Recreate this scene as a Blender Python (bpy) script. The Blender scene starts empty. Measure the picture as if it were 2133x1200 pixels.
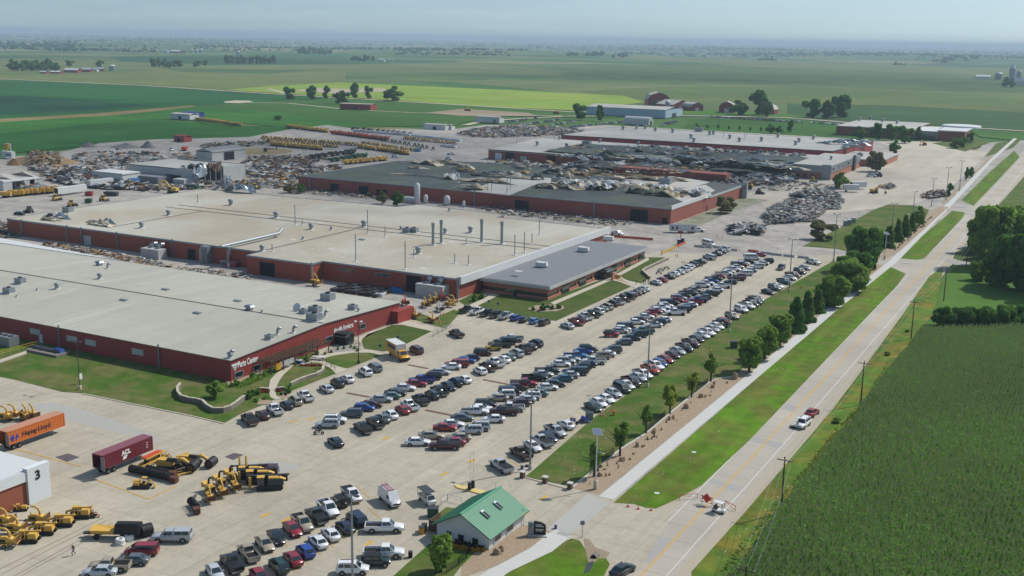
import bpy, math, random
import numpy as np
from mathutils import Vector
sc=bpy.context.scene
rnd=random.Random(7)
# ------------------------------------------------------------------ camera
F=2350.;PXC,PYC=1066.5,600.;H=78.
R=np.array([[0.87805069,-0.11656691,0.46415423],[0.47831755,0.18240769,-0.8590342],[0.01546966,0.97628868,0.21591919]])
q,_=np.linalg.qr(R.T); 
# orthonormalise (rows: world X, Y, Z in camera axes)
z_=R[2]/np.linalg.norm(R[2]); y_=R[1]-z_*np.dot(z_,R[1]); y_/=np.linalg.norm(y_); x_=np.cross(y_,z_)
R=np.array([x_,y_,z_])
cam=bpy.data.cameras.new('camera'); co=bpy.data.objects.new('camera',cam); sc.collection.objects.link(co)
from mathutils import Matrix
m=Matrix([list(R[0])+[0],list(R[1])+[0],list(R[2])+[H],[0,0,0,1]])
co.matrix_world=m
cam.sensor_width=36; cam.lens=F/2133*36; cam.clip_start=1; cam.clip_end=90000
sc.camera=co
# ------------------------------------------------------------------ sky, sun, exposure
SUN_AZ,SUN_EL=math.radians(32),math.radians(46)
world=bpy.data.worlds.new("World"); sc.world=world; world.use_nodes=True
nt=world.node_tree; bg=nt.nodes['Background']
sky=nt.nodes.new('ShaderNodeTexSky'); sky.sky_type='NISHITA'; sky.sun_disc=False
sky.sun_elevation=SUN_EL; sky.sun_rotation=SUN_AZ
sky.air_density=1.2; sky.dust_density=1.2; sky.ozone_density=2.0; sky.altitude=0
N_=nt.nodes.new; L_=nt.links.new
tc=N_('ShaderNodeTexCoord'); ad=N_('ShaderNodeVectorMath'); ad.operation='ADD'; ad.inputs[1].default_value=(0,0,.10); L_(tc.outputs['Generated'],ad.inputs[0])
nz=N_('ShaderNodeVectorMath'); nz.operation='NORMALIZE'; L_(ad.outputs[0],nz.inputs[0]); L_(nz.outputs[0],sky.inputs[0])
mp=N_('ShaderNodeMapping'); mp.inputs['Scale'].default_value=(2.2,2.2,34); L_(tc.outputs['Generated'],mp.inputs[0])
cn=N_('ShaderNodeTexNoise'); cn.inputs['Scale'].default_value=3.; cn.inputs['Detail'].default_value=6; cn.inputs['Roughness'].default_value=.55; L_(mp.outputs[0],cn.inputs['Vector'])
mr=N_('ShaderNodeMapRange'); mr.inputs[1].default_value=.42; mr.inputs[2].default_value=.75; mr.inputs[3].default_value=0; mr.inputs[4].default_value=.12; L_(cn.outputs['Fac'],mr.inputs[0])
mx=N_('ShaderNodeMix'); mx.data_type='RGBA'; L_(mr.outputs[0],mx.inputs[0]); L_(sky.outputs[0],mx.inputs[6]); mx.inputs[7].default_value=(9,9.6,10.2,1)
tint=N_('ShaderNodeMix'); tint.data_type='RGBA'; tint.blend_type='MULTIPLY'; tint.inputs[0].default_value=1; tint.inputs[7].default_value=(.93,.97,.98,1)
L_(mx.outputs[2],tint.inputs[6]); L_(tint.outputs[2],bg.inputs[0]); bg.inputs[1].default_value=0.096
sl=bpy.data.lights.new('sun','SUN'); sl.energy=3.4; sl.angle=math.radians(.6); sl.color=(1,.96,.89)
so=bpy.data.objects.new('sun',sl); sc.collection.objects.link(so)
sd=Vector((math.sin(SUN_AZ)*math.cos(SUN_EL),math.cos(SUN_AZ)*math.cos(SUN_EL),math.sin(SUN_EL)))
so.rotation_euler=sd.to_track_quat('Z','Y').to_euler(); so.location=(0,0,300)
sc.view_settings.view_transform='Standard'; sc.view_settings.look='None'; sc.view_settings.exposure=0.24; sc.view_settings.gamma=1
sc.render.engine='CYCLES'; sc.cycles.use_denoising=True; sc.cycles.max_bounces=5; sc.cycles.volume_bounces=0
sc.cycles.diffuse_bounces=2; sc.cycles.glossy_bounces=2; sc.cycles.transparent_max_bounces=6; sc.cycles.sample_clamp_indirect=4
# ------------------------------------------------------------------ helpers
def G(px,py,z=0.):
    d=R@np.array([px-PXC,-(py-PYC),-F]); t=(z-H)/d[2]; return float(d[0]*t),float(d[1]*t)
def P(x,y,z):
    c=R.T@np.array([x,y,z-H]); return PXC+F*c[0]/-c[2],PYC-F*c[1]/-c[2]
def rowy(x0,px,z=.7):
    lo,hi=60.,3000.
    for _ in range(50):
        m_=(lo+hi)/2
        if P(x0,m_,z)[0]<px: lo=m_
        else: hi=m_
    return lo
def hpx(px,py,top):
    "height in metres of a thing standing at pixel (px,py) and reaching up to pixel row top"
    x,y=G(px,py); lo,hi=0.,120.
    for _ in range(40):
        m_=(lo+hi)/2
        if P(x,y,m_)[1]>top: lo=m_
        else: hi=m_
    return lo
def wpx(px,py,w):
    x,y=G(px,py); return w*math.hypot(math.hypot(x,y),H)/F
def lin(h):
    h=h.lstrip('#'); o=[]
    for i in (0,2,4):
        v=int(h[i:i+2],16)/255; o.append(v/12.92 if v<=.04045 else ((v+.055)/1.055)**2.4)
    return (*o,1)
MATS={}
def mat(name,col,rough=.75,metal=0.,noise=None,coat=0.,lines=None,bump=0.,col2=None,objcol=False,detail=4,obj=False,spec=None,big=None,trans=0,cells=None,streak=None,spots=None):
    """col hex; noise=(scale,contrast); lines=[(axis,period,width,dark)]; col2 mixed in by noise"""
    if name in MATS: return MATS[name]
    m=bpy.data.materials.new(name); m.use_nodes=True; t=m.node_tree; b=t.nodes['Principled BSDF']
    b.inputs['Roughness'].default_value=rough; b.inputs['Metallic'].default_value=metal
    if coat: b.inputs['Coat Weight'].default_value=coat; b.inputs['Coat Roughness'].default_value=.08
    if spec is not None: b.inputs['Specular IOR Level'].default_value=spec
    N=t.nodes.new; L=t.links.new
    c=lin(col); out=None
    rgb=N('ShaderNodeRGB'); rgb.outputs[0].default_value=c; out=rgb.outputs[0]
    if objcol:
        oi=N('ShaderNodeObjectInfo'); out=oi.outputs['Color']
    pos=None
    def getpos():
        nonlocal pos
        if pos is None:
            if obj: pos=N('ShaderNodeTexCoord').outputs['Object']
            else: pos=N('ShaderNodeNewGeometry').outputs['Position']
        return pos
    def mul(o,facsock,lo,hi,a,bb):
        r=N('ShaderNodeMapRange'); r.inputs[1].default_value=lo; r.inputs[2].default_value=hi; r.inputs[3].default_value=a; r.inputs[4].default_value=bb
        L(facsock,r.inputs[0]); v=N('ShaderNodeVectorMath'); v.operation='SCALE'; L(o,v.inputs[0]); L(r.outputs[0],v.inputs['Scale']); return v.outputs[0]
    fac=None
    if noise:
        n=N('ShaderNodeTexNoise'); n.inputs['Scale'].default_value=noise[0]; n.inputs['Detail'].default_value=detail; n.inputs['Roughness'].default_value=.62
        L(getpos(),n.inputs['Vector']); fac=n.outputs['Fac']
        if col2:
            r=N('ShaderNodeMapRange'); r.inputs[1].default_value=.42; r.inputs[2].default_value=.6; L(fac,r.inputs[0])
            mx=N('ShaderNodeMix'); mx.data_type='RGBA'; L(r.outputs[0],mx.inputs[0]); L(out,mx.inputs[6]); mx.inputs[7].default_value=lin(col2); out=mx.outputs[2]
        n3=N('ShaderNodeTexNoise'); n3.inputs['Scale'].default_value=noise[0]*2.7; n3.inputs['Detail'].default_value=detail; n3.inputs['Roughness'].default_value=.7
        L(getpos(),n3.inputs['Vector']); out=mul(out,n3.outputs['Fac'],.3,.7,1-noise[1],1+noise[1])
    if big:
        n2=N('ShaderNodeTexNoise'); n2.inputs['Scale'].default_value=big[0]; n2.inputs['Detail'].default_value=3
        L(getpos(),n2.inputs['Vector']); out=mul(out,n2.outputs['Fac'],.35,.65,1-big[1],1+big[1])
    if lines:
        sp=N('ShaderNodeSeparateXYZ'); L(getpos(),sp.inputs[0])
        for ax,per,w,dk in lines:
            a=N('ShaderNodeMath'); a.operation='DIVIDE'; L(sp.outputs[ax],a.inputs[0]); a.inputs[1].default_value=per
            f=N('ShaderNodeMath'); f.operation='FRACT'; L(a.outputs[0],f.inputs[0])
            g=N('ShaderNodeMath'); g.operation='LESS_THAN'; L(f.outputs[0],g.inputs[0]); g.inputs[1].default_value=w/per
            out=mul(out,g.outputs[0],0,1,1,dk)
    if streak:
        m3=N('ShaderNodeMapping'); m3.inputs['Scale'].default_value=(streak[0],streak[1],.1); L(getpos(),m3.inputs[0]); n5=N('ShaderNodeTexNoise'); n5.inputs['Scale'].default_value=1; n5.inputs['Detail'].default_value=3; L(m3.outputs[0],n5.inputs['Vector']); out=mul(out,n5.outputs['Fac'],.35,.65,1-streak[2],1+streak[2]*.6)
    if spots:
        v3=N('ShaderNodeTexVoronoi'); v3.inputs['Scale'].default_value=spots[0]; L(getpos(),v3.inputs['Vector']); out=mul(out,v3.outputs['Distance'],spots[1]*.4,spots[1],spots[2],1)
    if cells:
        sp2=N('ShaderNodeVectorMath'); sp2.operation='DIVIDE'; L(getpos(),sp2.inputs[0]); sp2.inputs[1].default_value=(cells[0],cells[1],1e6)
        fl=N('ShaderNodeVectorMath'); fl.operation='FLOOR'; L(sp2.outputs[0],fl.inputs[0]); wn=N('ShaderNodeTexWhiteNoise'); L(fl.outputs[0],wn.inputs[0]); out=mul(out,wn.outputs[0],0,1,1-cells[2],1+cells[2])
    L(out,b.inputs['Base Color'])
    if trans:
        tr=N('ShaderNodeBsdfTranslucent'); L(out,tr.inputs[0]); ms=N('ShaderNodeMixShader'); ms.inputs[0].default_value=trans; L(b.outputs[0],ms.inputs[1]); L(tr.outputs[0],ms.inputs[2]); L(ms.outputs[0],t.nodes['Material Output'].inputs[0])
    if bump:
        n4=N('ShaderNodeTexNoise'); n4.inputs['Scale'].default_value=bump[0]; n4.inputs['Detail'].default_value=3; L(getpos(),n4.inputs['Vector'])
        bp=N('ShaderNodeBump'); bp.inputs['Strength'].default_value=bump[1]; bp.inputs['Distance'].default_value=bump[2]; L(n4.outputs['Fac'],bp.inputs['Height']); L(bp.outputs[0],b.inputs['Normal'])
    MATS[name]=m; return m
class MB:
    def __init__(s): s.v=[];s.f=[];s.m=[];s.sm=[]
    def add(s,vs,fs,mi=0,sm=False):
        o=len(s.v); s.v+= [tuple(map(float,v)) for v in vs]
        for f in fs: s.f.append([o+i for i in f]); s.m.append(mi); s.sm.append(sm)
        return s
    def box(s,cx,cy,z0,sx,sy,sz,mi=0,rz=0,tx=1,ty=1):
        hx,hy=sx/2,sy/2; c,n=math.cos(rz),math.sin(rz); vs=[]
        for k,(z,ax,ay) in enumerate(((z0,1,1),(z0+sz,tx,ty))):
            for a,b in ((-1,-1),(1,-1),(1,1),(-1,1)):
                x,y=a*hx*ax,b*hy*ay; vs.append((cx+x*c-y*n,cy+x*n+y*c,z))
        return s.add(vs,[(3,2,1,0),(4,5,6,7),(0,1,5,4),(1,2,6,5),(2,3,7,6),(3,0,4,7)],mi)
    def prism(s,poly,z0,z1,mi=0,top=None):
        n=len(poly); ar=sum(poly[i][0]*poly[(i+1)%n][1]-poly[(i+1)%n][0]*poly[i][1] for i in range(n))
        if ar<0: poly=poly[::-1]
        vs=[(x,y,z0) for x,y in poly]+[(x,y,z1) for x,y in poly]
        s.add(vs,[[n-1-i for i in range(n)]]+[(i,(i+1)%n,n+(i+1)%n,n+i) for i in range(n)],mi)
        s.add([(x,y,z1) for x,y in poly],[list(range(n))],mi if top is None else top); return s
    def tube(s,p0,p1,r,r2=None,n=8,mi=0,cap=True):
        r2=r if r2 is None else r2; a=Vector(p0);b=Vector(p1);d=(b-a).normalized(); u=d.orthogonal().normalized(); w=d.cross(u); vs=[]
        for c,rr in ((a,r),(b,r2)):
            for i in range(n):
                t=2*math.pi*i/n; vs.append(c+u*(rr*math.cos(t))+w*(rr*math.sin(t)))
        fs=[(i,(i+1)%n,n+(i+1)%n,n+i) for i in range(n)]
        s.add(vs,fs,mi,True)
        if cap: s.add(vs,[list(range(n))[::-1],[n+i for i in range(n)]],mi)
        return s
    def path(s,pts,r,n=6,mi=0):
        rr=r if isinstance(r,(list,tuple)) else [r]*len(pts)
        for i in range(len(pts)-1): s.tube(pts[i],pts[i+1],rr[i],rr[i+1],n,mi)
        return s
    def quad(s,a,b,c,d,mi=0,sm=False): return s.add([a,b,c,d],[(0,1,2,3)],mi,sm)
    def lathe(s,cx,cy,prof,n=12,mi=0,sm=True):
        vs=[];k=len(prof)
        for r,z in prof:
            for i in range(n):
                t=2*math.pi*i/n; vs.append((cx+r*math.cos(t),cy+r*math.sin(t),z))
        fs=[(j*n+i,j*n+(i+1)%n,(j+1)*n+(i+1)%n,(j+1)*n+i) for j in range(k-1) for i in range(n)]
        s.add(vs,fs,mi,sm); s.add([vs[(k-1)*n+i] for i in range(n)],[list(range(n))],mi); return s
    def mesh(s,name,mats):
        me=bpy.data.meshes.new(name); me.from_pydata(s.v,[],s.f)
        for m_ in (mats if isinstance(mats,(list,tuple)) else [mats]): me.materials.append(m_)
        me.polygons.foreach_set('material_index',s.m); me.polygons.foreach_set('use_smooth',s.sm); me.update(); return me
    def build(s,name,mats,parent=None,loc=(0,0,0),rz=0):
        return link(name,s.mesh(name,mats),parent,loc,rz)
def link(name,me,parent=None,loc=(0,0,0),rz=0):
    o=bpy.data.objects.new(name,me); sc.collection.objects.link(o); o.location=loc; o.rotation_euler=(0,0,rz)
    if parent: o.parent=parent
    return o
def tag(o,label=None,cat=None,group=None,kind=None):
    if label: o['label']=label
    if cat: o['category']=cat
    if group: o['group']=group
    if kind: o['kind']=kind
    return o
def empty(name,x,y,z=0,rz=0,label=None,cat=None,group=None):
    o=bpy.data.objects.new(name,None); sc.collection.objects.link(o); o.location=(x,y,z); o.rotation_euler=(0,0,rz); o.empty_display_size=.2
    return tag(o,label,cat,group)
def copy_tree(o,parent=None):
    c=o.copy(); sc.collection.objects.link(c); c.parent=parent
    for ch in list(o.children): copy_tree(ch,c)
    return c
def sheet(name,pts,z,m,px=True,kind='structure',label=None):
    poly=[G(*p) for p in pts] if px else pts
    b=MB(); n=len(poly); ar=sum(poly[i][0]*poly[(i+1)%n][1]-poly[(i+1)%n][0]*poly[i][1] for i in range(n))
    if ar<0: poly=poly[::-1]
    b.add([(x,y,z) for x,y in poly],[list(range(n))])
    return tag(b.build(name,m),label,None,None,kind)
def text(s,size,m,parent,loc,rot,name='lettering',bold=.0,ext=.03,sx=1,align='LEFT',fit=None):
    c=bpy.data.curves.new(name,'FONT'); c.body=s; c.size=size; c.extrude=ext; c.offset=bold; c.align_x=align; c.materials.append(m)
    t_=bpy.data.objects.new(name,c); sc.collection.objects.link(t_); bpy.context.view_layer.update()
    me=bpy.data.meshes.new_from_object(t_); bpy.data.objects.remove(t_); bpy.data.curves.remove(c)
    o=bpy.data.objects.new(name,me); sc.collection.objects.link(o); o.parent=parent; o.location=loc; o.rotation_euler=rot; o.scale=((fit/max(v.co.x for v in me.vertices)) if fit else sx,1,1)
    return o
NX=(math.pi/2,0,0)            # text on a wall facing -Y, reading towards +X
PXW=(math.pi/2,0,math.pi/2)   # text on a wall facing +X, reading towards +Y
# ------------------------------------------------------------------ materials
M=dict(
 concrete=mat('concrete','aca491',.9,noise=(.35,.07),col2='a79f8c',lines=[(0,4.6,.2,.86),(1,6.1,.2,.86)],big=(.03,.09),cells=(4.6,6.1,.04),streak=(.5,.02,.07),spots=(.33,.16,.9)),
 gravel=mat('gravel_yard','a29c92',.95,noise=(.08,.2),col2='8f8a82',big=(.012,.12)),
 road=mat('road_concrete','a8a194',.9,noise=(.5,.06),lines=[(1,6.1,.2,.8)],big=(.05,.09),cells=(40,6.1,.03)),
 patch=mat('concrete_patch','9c9a94',.9,noise=(.6,.05)),
 shoulder=mat('gravel_shoulder','a89f8c',.95,noise=(1.5,.16)),
 walk=mat('new_concrete','bcbcb6',.85,noise=(.7,.04),lines=[(1,1.8,.08,.86)]),
 path=mat('path_concrete','b5ad9a',.9,noise=(.7,.06)),
 rock=mat('rock_mulch','a08e76',.95,noise=(3.,.25),col2='8f7b62',detail=6),
 grey_rock=mat('grey_mulch','8f8b84',.95,noise=(3.,.2)),
 grass=mat('grass','456020',.95,noise=(.13,.25),col2='64653a',detail=7,bump=(6,.5,.05),spec=.1),
 verge=mat('verge_grass','55781a',.95,noise=(.11,.3),col2='646c2e',detail=9,bump=(3,1,.12),spec=.1,streak=(.22,.03,.2)),
 wild=mat('wild_grass','557328',.95,noise=(.12,.35),col2='77712f',detail=9,bump=(3,.8,.1),spec=.1,streak=(.3,.03,.2)),
 lawn2=mat('mown_grass','435824',.95,noise=(.1,.2),col2='525a2c',detail=7,bump=(6,.4,.04),spec=.1),
 soil=mat('soil','4a3d2a',.95,noise=(.5,.2)),
 dirt=mat('brown_dirt','8b7a60',.95,noise=(.2,.2),detail=6),
 yline=mat('yellow_paint','c79a2e',.8,noise=(2.,.2)), wline=mat('white_paint_line','c9c7bd',.8,noise=(2,.12)),
 red=mat('red_metal_siding','93362f',.6,noise=(.2,.05),lines=[(1,.6,.1,.8),(0,.6,.1,.8)]),
 brick=mat('red_brick','905042',.9,noise=(1.2,.1),big=(.04,.1),lines=[(2,1.3,.05,.9)]),
 brick2=mat('orange_brick','a86e58',.9,noise=(1.2,.08)),
 rust=mat('rust_red_siding','964c36',.75,noise=(.25,.08),lines=[(0,.9,.1,.85),(1,.9,.1,.85)]),
 roof1=mat('tan_metal_roof','aeac9b',.55,noise=(.1,.05),lines=[(0,.62,.1,.87),(1,9,.15,.94)],big=(.02,.06),streak=(.25,.015,.05)),
 roof2=mat('tan_roof_sheet','b2ae9d',.6,noise=(.02,.04),lines=[(0,.62,.08,.93),(1,12,.15,.93)],col2='a79c86',big=(.012,.07),streak=(.3,.02,.04)),
 roofg=mat('grey_roof','73767a',.7,noise=(.2,.06),lines=[(0,.9,.1,.93)]),
 roofd=mat('dark_roof_felt','3a4446',.85,noise=(.05,.25),col2='47503f',big=(.02,.2),streak=(.1,.02,.15)),
 roofw=mat('pale_roof_membrane','a9a79e',.7,noise=(.05,.08),big=(.02,.12),lines=[(1,9,.3,.92)]),
 white=mat('white_paint','c9cbc9',.6,noise=(.4,.04)), offwhite=mat('offwhite_panel','aeb0ac',.7,noise=(.2,.08)),
 trim=mat('grey_trim','7d858a',.5,metal=.2), dtrim=mat('dark_trim','34383c',.6), galv=mat('galvanised_metal','8a9297',.45,metal=.5,noise=(1,.1)),
 dark=mat('dark_opening','0c0d0e',.9), glass=mat('dark_glass','1c2a2e',.06,spec=1.), black=mat('black_plastic','101112',.6),
 tyre=mat('tyre','0b0b0b',.85), rim=mat('wheel_rim','7c8083',.35,metal=.6), chrome=mat('chrome','a5a8aa',.25,metal=.8),
 lamp=mat('lamp_glass','d8dce0',.15), tail=mat('tail_lamp','6a0f0d',.3),
 paint=mat('car_paint','ffffff',.28,objcol=True,coat=.6), mpaint=mat('machine_paint','ffffff',.5,objcol=True),
 yellow=mat('machine_yellow','c08a18',.45,noise=(3,.06)), orange=mat('orange_paint','c4441c',.5), blue=mat('blue_paint','1e3f8c',.5),
 rusty=mat('rusty_steel','5a3626',.85,noise=(2,.25)), wood=mat('weathered_wood','5f4a38',.85,noise=(2,.15)), timber=mat('raw_timber','9c8158',.85,noise=(2,.2)),
 stone=mat('field_stone','9a8369',.9,noise=(2.5,.25),obj=True), block=mat('retaining_block','77726a',.9,noise=(3,.25)),
 signw=mat('sign_white','e6e6e2',.5), green=mat('green_paint','1f4a33',.5), greenroof=mat('green_metal_roof','558e6e',.5,noise=(.6,.04)),
 cont_o=mat('orange_container','c86a28',.55,noise=(1,.08),obj=True), cont_or=mat('container_roof','b88468',.6,noise=(1,.06),obj=True), cont_m=mat('maroon_container','6e222b',.55,noise=(1,.08),obj=True), cont_mr=mat('maroon_roof','7f4a54',.6,obj=True),
 leaf=mat('leaves','6c9234',.8,noise=(1.1,.4),col2='869f44',trans=.5,obj=False,spec=.2), leafd=mat('dark_leaves','4a762a',.8,noise=(1.1,.4),col2='628a38',trans=.5,spec=.2),
 leafy=mat('yellow_green_leaves','94a636',.7,noise=(.4,.3),col2='9fac48',trans=.5,spec=.2), leafb=mat('olive_leaves','76784a',.8,noise=(.4,.3),col2='868256',trans=.5,spec=.2), leafo=mat('orange_leaves','b08030',.7,noise=(.5,.25),spec=.2),
 bark=mat('bark','3f3328',.9,noise=(3,.2)), flower=mat('yellow_flowers','c0950e',.8,noise=(4,.3)), redfl=mat('red_flowers','8f3a1c',.8,noise=(4,.3)),
 corn=mat('corn_leaves','8ab650',.85,noise=(.9,.28),col2='6c983e',spec=.08,trans=.45,big=(.03,.14)), tassel=mat('corn_tassel','aaa876',.8),
 membrane=mat('torn_membrane','cbc3ae',.8,noise=(.3,.15),col2='b59f78'), sheetm=mat('silver_sheet','8e989e',.35,metal=.5,noise=(.4,.25)),
 skin=mat('skin','a87a5c',.7), denim=mat('dark_denim','1d2a40',.9), hivis=mat('hi_vis','a8c41e',.7),
)
def deb_mats(): return [mat('debris_grey','7e7e7b',.8,noise=(.8,.2)),mat('debris_pale','aaa8a2',.7,noise=(.8,.15)),mat('debris_dark','2f3132',.8),mat('debris_tan','8d7450',.85,noise=(.8,.2)),M['rusty'],mat('debris_blue','4c606c',.6)]
# ------------------------------------------------------------------ ground, fields
def hill(x,y):
    d=math.hypot(x,y); k=min(1,max(0,(d-3300)/3500)); k=k*k*(3-2*k)
    h=14*math.sin(x*.00071+1.3)*math.sin(y*.00093+.4)+9*math.sin(x*.0019+y*.0013)+6*math.sin(y*.0027-x*.0011+2)
    return k*(h-6)+k*min(1,d/30000)*6
gm=bpy.data.materials.new('farmland'); gm.use_nodes=True; t=gm.node_tree; N=t.nodes.new; L=t.links.new; b=t.nodes['Principled BSDF']; b.inputs['Roughness'].default_value=.95; b.inputs['Specular IOR Level'].default_value=.1
geo=N('ShaderNodeNewGeometry'); mpg=N('ShaderNodeMapping'); mpg.inputs['Scale'].default_value=(1/520.,1/330.,0); mpg.inputs['Rotation'].default_value=(0,0,.0); L(geo.outputs['Position'],mpg.inputs[0])
vo=N('ShaderNodeTexVoronoi'); vo.distance='CHEBYCHEV'; vo.inputs['Scale'].default_value=1; vo.inputs['Randomness'].default_value=.85; L(mpg.outputs[0],vo.inputs['Vector'])
sx=N('ShaderNodeSeparateXYZ'); L(vo.outputs['Color'],sx.inputs[0])
cr=N('ShaderNodeValToRGB'); cr.color_ramp.interpolation='CONSTANT'; e=cr.color_ramp.elements
for p,c in ((0,'4a6a34'),(.22,'5f7040'),(.42,'3d6430'),(.6,'6b7644'),(.74,'35562c'),(.86,'85855a'),(.93,'4c7238')):
    el=e[0] if p==0 else e.new(p); el.color=lin(c); el.position=p
e[-1].position=.99; e[-1].color=lin('7b7b52')
L(sx.outputs[0],cr.inputs[0])
ng=N('ShaderNodeTexNoise'); ng.inputs['Scale'].default_value=.004; ng.inputs['Detail'].default_value=8; L(geo.outputs['Position'],ng.inputs['Vector'])
mg=N('ShaderNodeMapRange'); mg.inputs[1].default_value=.35; mg.inputs[2].default_value=.68; mg.inputs[3].default_value=.72; mg.inputs[4].default_value=1.18; L(ng.outputs['Fac'],mg.inputs[0])
vm=N('ShaderNodeVectorMath'); vm.operation='SCALE'; L(cr.outputs[0],vm.inputs[0]); L(mg.outputs[0],vm.inputs['Scale']); L(vm.outputs[0],b.inputs['Base Color'])
gb=MB(); rs=[0]+[60*1.075**i for i in range(92)]; rs=[r for r in rs if r<42000]+[42000]; na=120; a0,a1=math.radians(-100),math.radians(55)
vs=[]
for r in rs:
    for k in range(na+1):
        a=a0+(a1-a0)*k/na; x,y=r*math.sin(a),r*math.cos(a)-150; vs.append((x,y,-.06+hill(x,y)))
fs=[(i*(na+1)+k,i*(na+1)+k+1,(i+1)*(na+1)+k+1,(i+1)*(na+1)+k)[::-1] for i in range(len(rs)-1) for k in range(na)]
gb.add(vs,fs,0,True); tag(gb.build('ground',gm),kind='structure')
# nearer fields, one sheet each
FM={}
def fmat(c,c2,s=.006,k=.08):
    if (c,c2) not in FM: FM[(c,c2)]=mat('field_'+c,c,.95,noise=(s,k*1.5),col2=c2,detail=9,big=(.0035,.1),spec=.1,streak=(.004,.05,.1))
    return FM[(c,c2)]
fields=[
 ('6a7444','5f6f40',[(-60,152),(300,146),(720,158),(1000,176),(1330,208),(1640,215),(2200,272),(2200,150),(1500,120),(700,118),(-60,122)]),
 ('67733f','6b7342',[(-60,158),(240,150),(420,140),(720,150),(720,172),(560,188),(300,176),(-60,166)]),
 ('3c6238','345c36',[(230,118),(560,112),(1000,118),(1200,126),(700,134),(430,136),(250,128)]),
 ('4f6438','46602f',[(330,141),(640,146),(720,141),(560,154),(380,150)]),
 ('59703c','3f5e33',[(720,150),(1000,152),(1500,170),(1420,176),(1150,168),(720,164)]),
 ('566a3c','4c6636',[(1020,134),(1420,134),(2200,162),(2200,198),(1700,180),(1300,168),(1150,160),(1190,148)]),
 ('5d6c35','4e6834',[(1420,180),(1700,182),(2200,205),(2200,228),(1750,212),(1500,204),(1300,205),(1200,190)]),
 ('6a7038','59693a',[(1640,206),(1900,210),(2200,228),(2200,236),(1860,222),(1640,216)]),
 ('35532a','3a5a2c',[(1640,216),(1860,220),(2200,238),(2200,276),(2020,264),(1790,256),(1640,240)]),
 ('2c5f2b','285a2c',[(-60,168),(60,167),(300,180),(560,197),(700,203),(560,214),(400,222),(200,238),(-60,254)]),
 ('245030','214a30',[(-60,199),(80,202),(240,213),(320,220),(180,232),(-60,244)]),
 ('8a7a52','6f7040',[(-60,252),(200,237),(400,220),(420,224),(250,242),(20,254),(-60,258)]),
 ('33661f','3b6d26',[(-60,258),(20,254),(250,240),(410,223),(620,232),(760,240),(900,250),(960,262),(620,268),(500,258),(420,252),(340,250),(300,250),(300,262),(340,290),(150,306),(-60,326)]),
 ('2f6120','2a5a22',[(300,250),(500,262),(620,266),(600,272),(520,290),(330,296),(150,308),(-60,328),(-60,285)]),
 ('3e6124','41642a',[(400,222),(560,212),(700,205),(860,214),(1190,234),(1300,245),(1190,246),(1040,240),(940,262),(760,262),(620,240),(520,230)]),
 ('7c9638','889c3e',[(470,188),(560,180),(711,172),(900,181),(1100,190),(1300,200),(1342,214),(1195,231),(1000,222),(830,210),(711,203),(590,196)]),
 ('3b6420','35591f',[(1440,250),(1640,247),(1800,262),(1790,290),(1640,284),(1420,270)]),
 ('446c20','4b7026',[(1420,228),(1640,238),(1720,250),(1600,246),(1420,240)]),
 ('416a22','3b6220',[(2020,272),(2200,282),(2200,300),(2105,293),(2040,286)]),
]
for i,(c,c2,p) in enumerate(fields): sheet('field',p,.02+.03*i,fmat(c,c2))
zf=.02+.03*len(fields)
def ribbon(name,pts,w,z,m,px=True):
    P_=[Vector((*G(*p),0)) if px else Vector((*p,0)) for p in pts]; l=[];r=[]
    for i,p in enumerate(P_):
        d=(P_[min(i+1,len(P_)-1)]-P_[max(i-1,0)]).normalized(); n=Vector((-d.y,d.x,0)); l.append(p+n*w/2); r.append(p-n*w/2)
    b=MB()
    for i in range(len(P_)-1): b.quad((r[i].x,r[i].y,z),(r[i+1].x,r[i+1].y,z),(l[i+1].x,l[i+1].y,z),(l[i].x,l[i].y,z))
    o=b.build(name,m); me=o.data; me.update()
    if me.polygons and me.polygons[0].normal.z<0: me.flip_normals()
    return tag(o,kind='structure')
gr=mat('gravel_road','b5ab92',.95,noise=(.05,.1))
ribbon('gravel_road',[(-60,162),(60,168),(300,179),(560,196),(711,205),(1000,222),(1190,234),(1420,236)],9,zf+.03,gr)
ribbon('gravel_road',[(490,214),(600,216),(720,229),(860,236),(1180,243)],5,zf+.06,gr)
ribbon('gravel_road',[(970,262),(1000,255),(1060,250),(1180,243),(1240,243)],7,zf+.06,gr)
sheet('gravel_pad',[(465,213),(490,210.5),(520,211),(528,214),(500,216),(470,215.5)],zf+.09,gr)
sheet('gravel_pad',[(610,190),(660,184),(720,186),(790,184),(830,190),(700,196)],zf+.04,mat('bare_lot','a59a80',.95,noise=(.03,.15)))
sheet('dirt_patch',[(890,236),(960,228),(1100,236),(1120,243),(960,243)],zf+.04,M['dirt'])
ribbon('highway',[(1420,242),(1640,246),(1760,256),(1820,262),(2030,268),(2200,278)],11,zf+.08,M['road'])
ribbon('gravel_road',[(560,186),(590,194),(610,197)],8,zf+.05,gr)
for p in ([(980,97),(1020,94),(1075,92)],[(1040,107),(1130,106),(1240,104)],): ribbon('gravel_road',p,12,25,gr)
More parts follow.
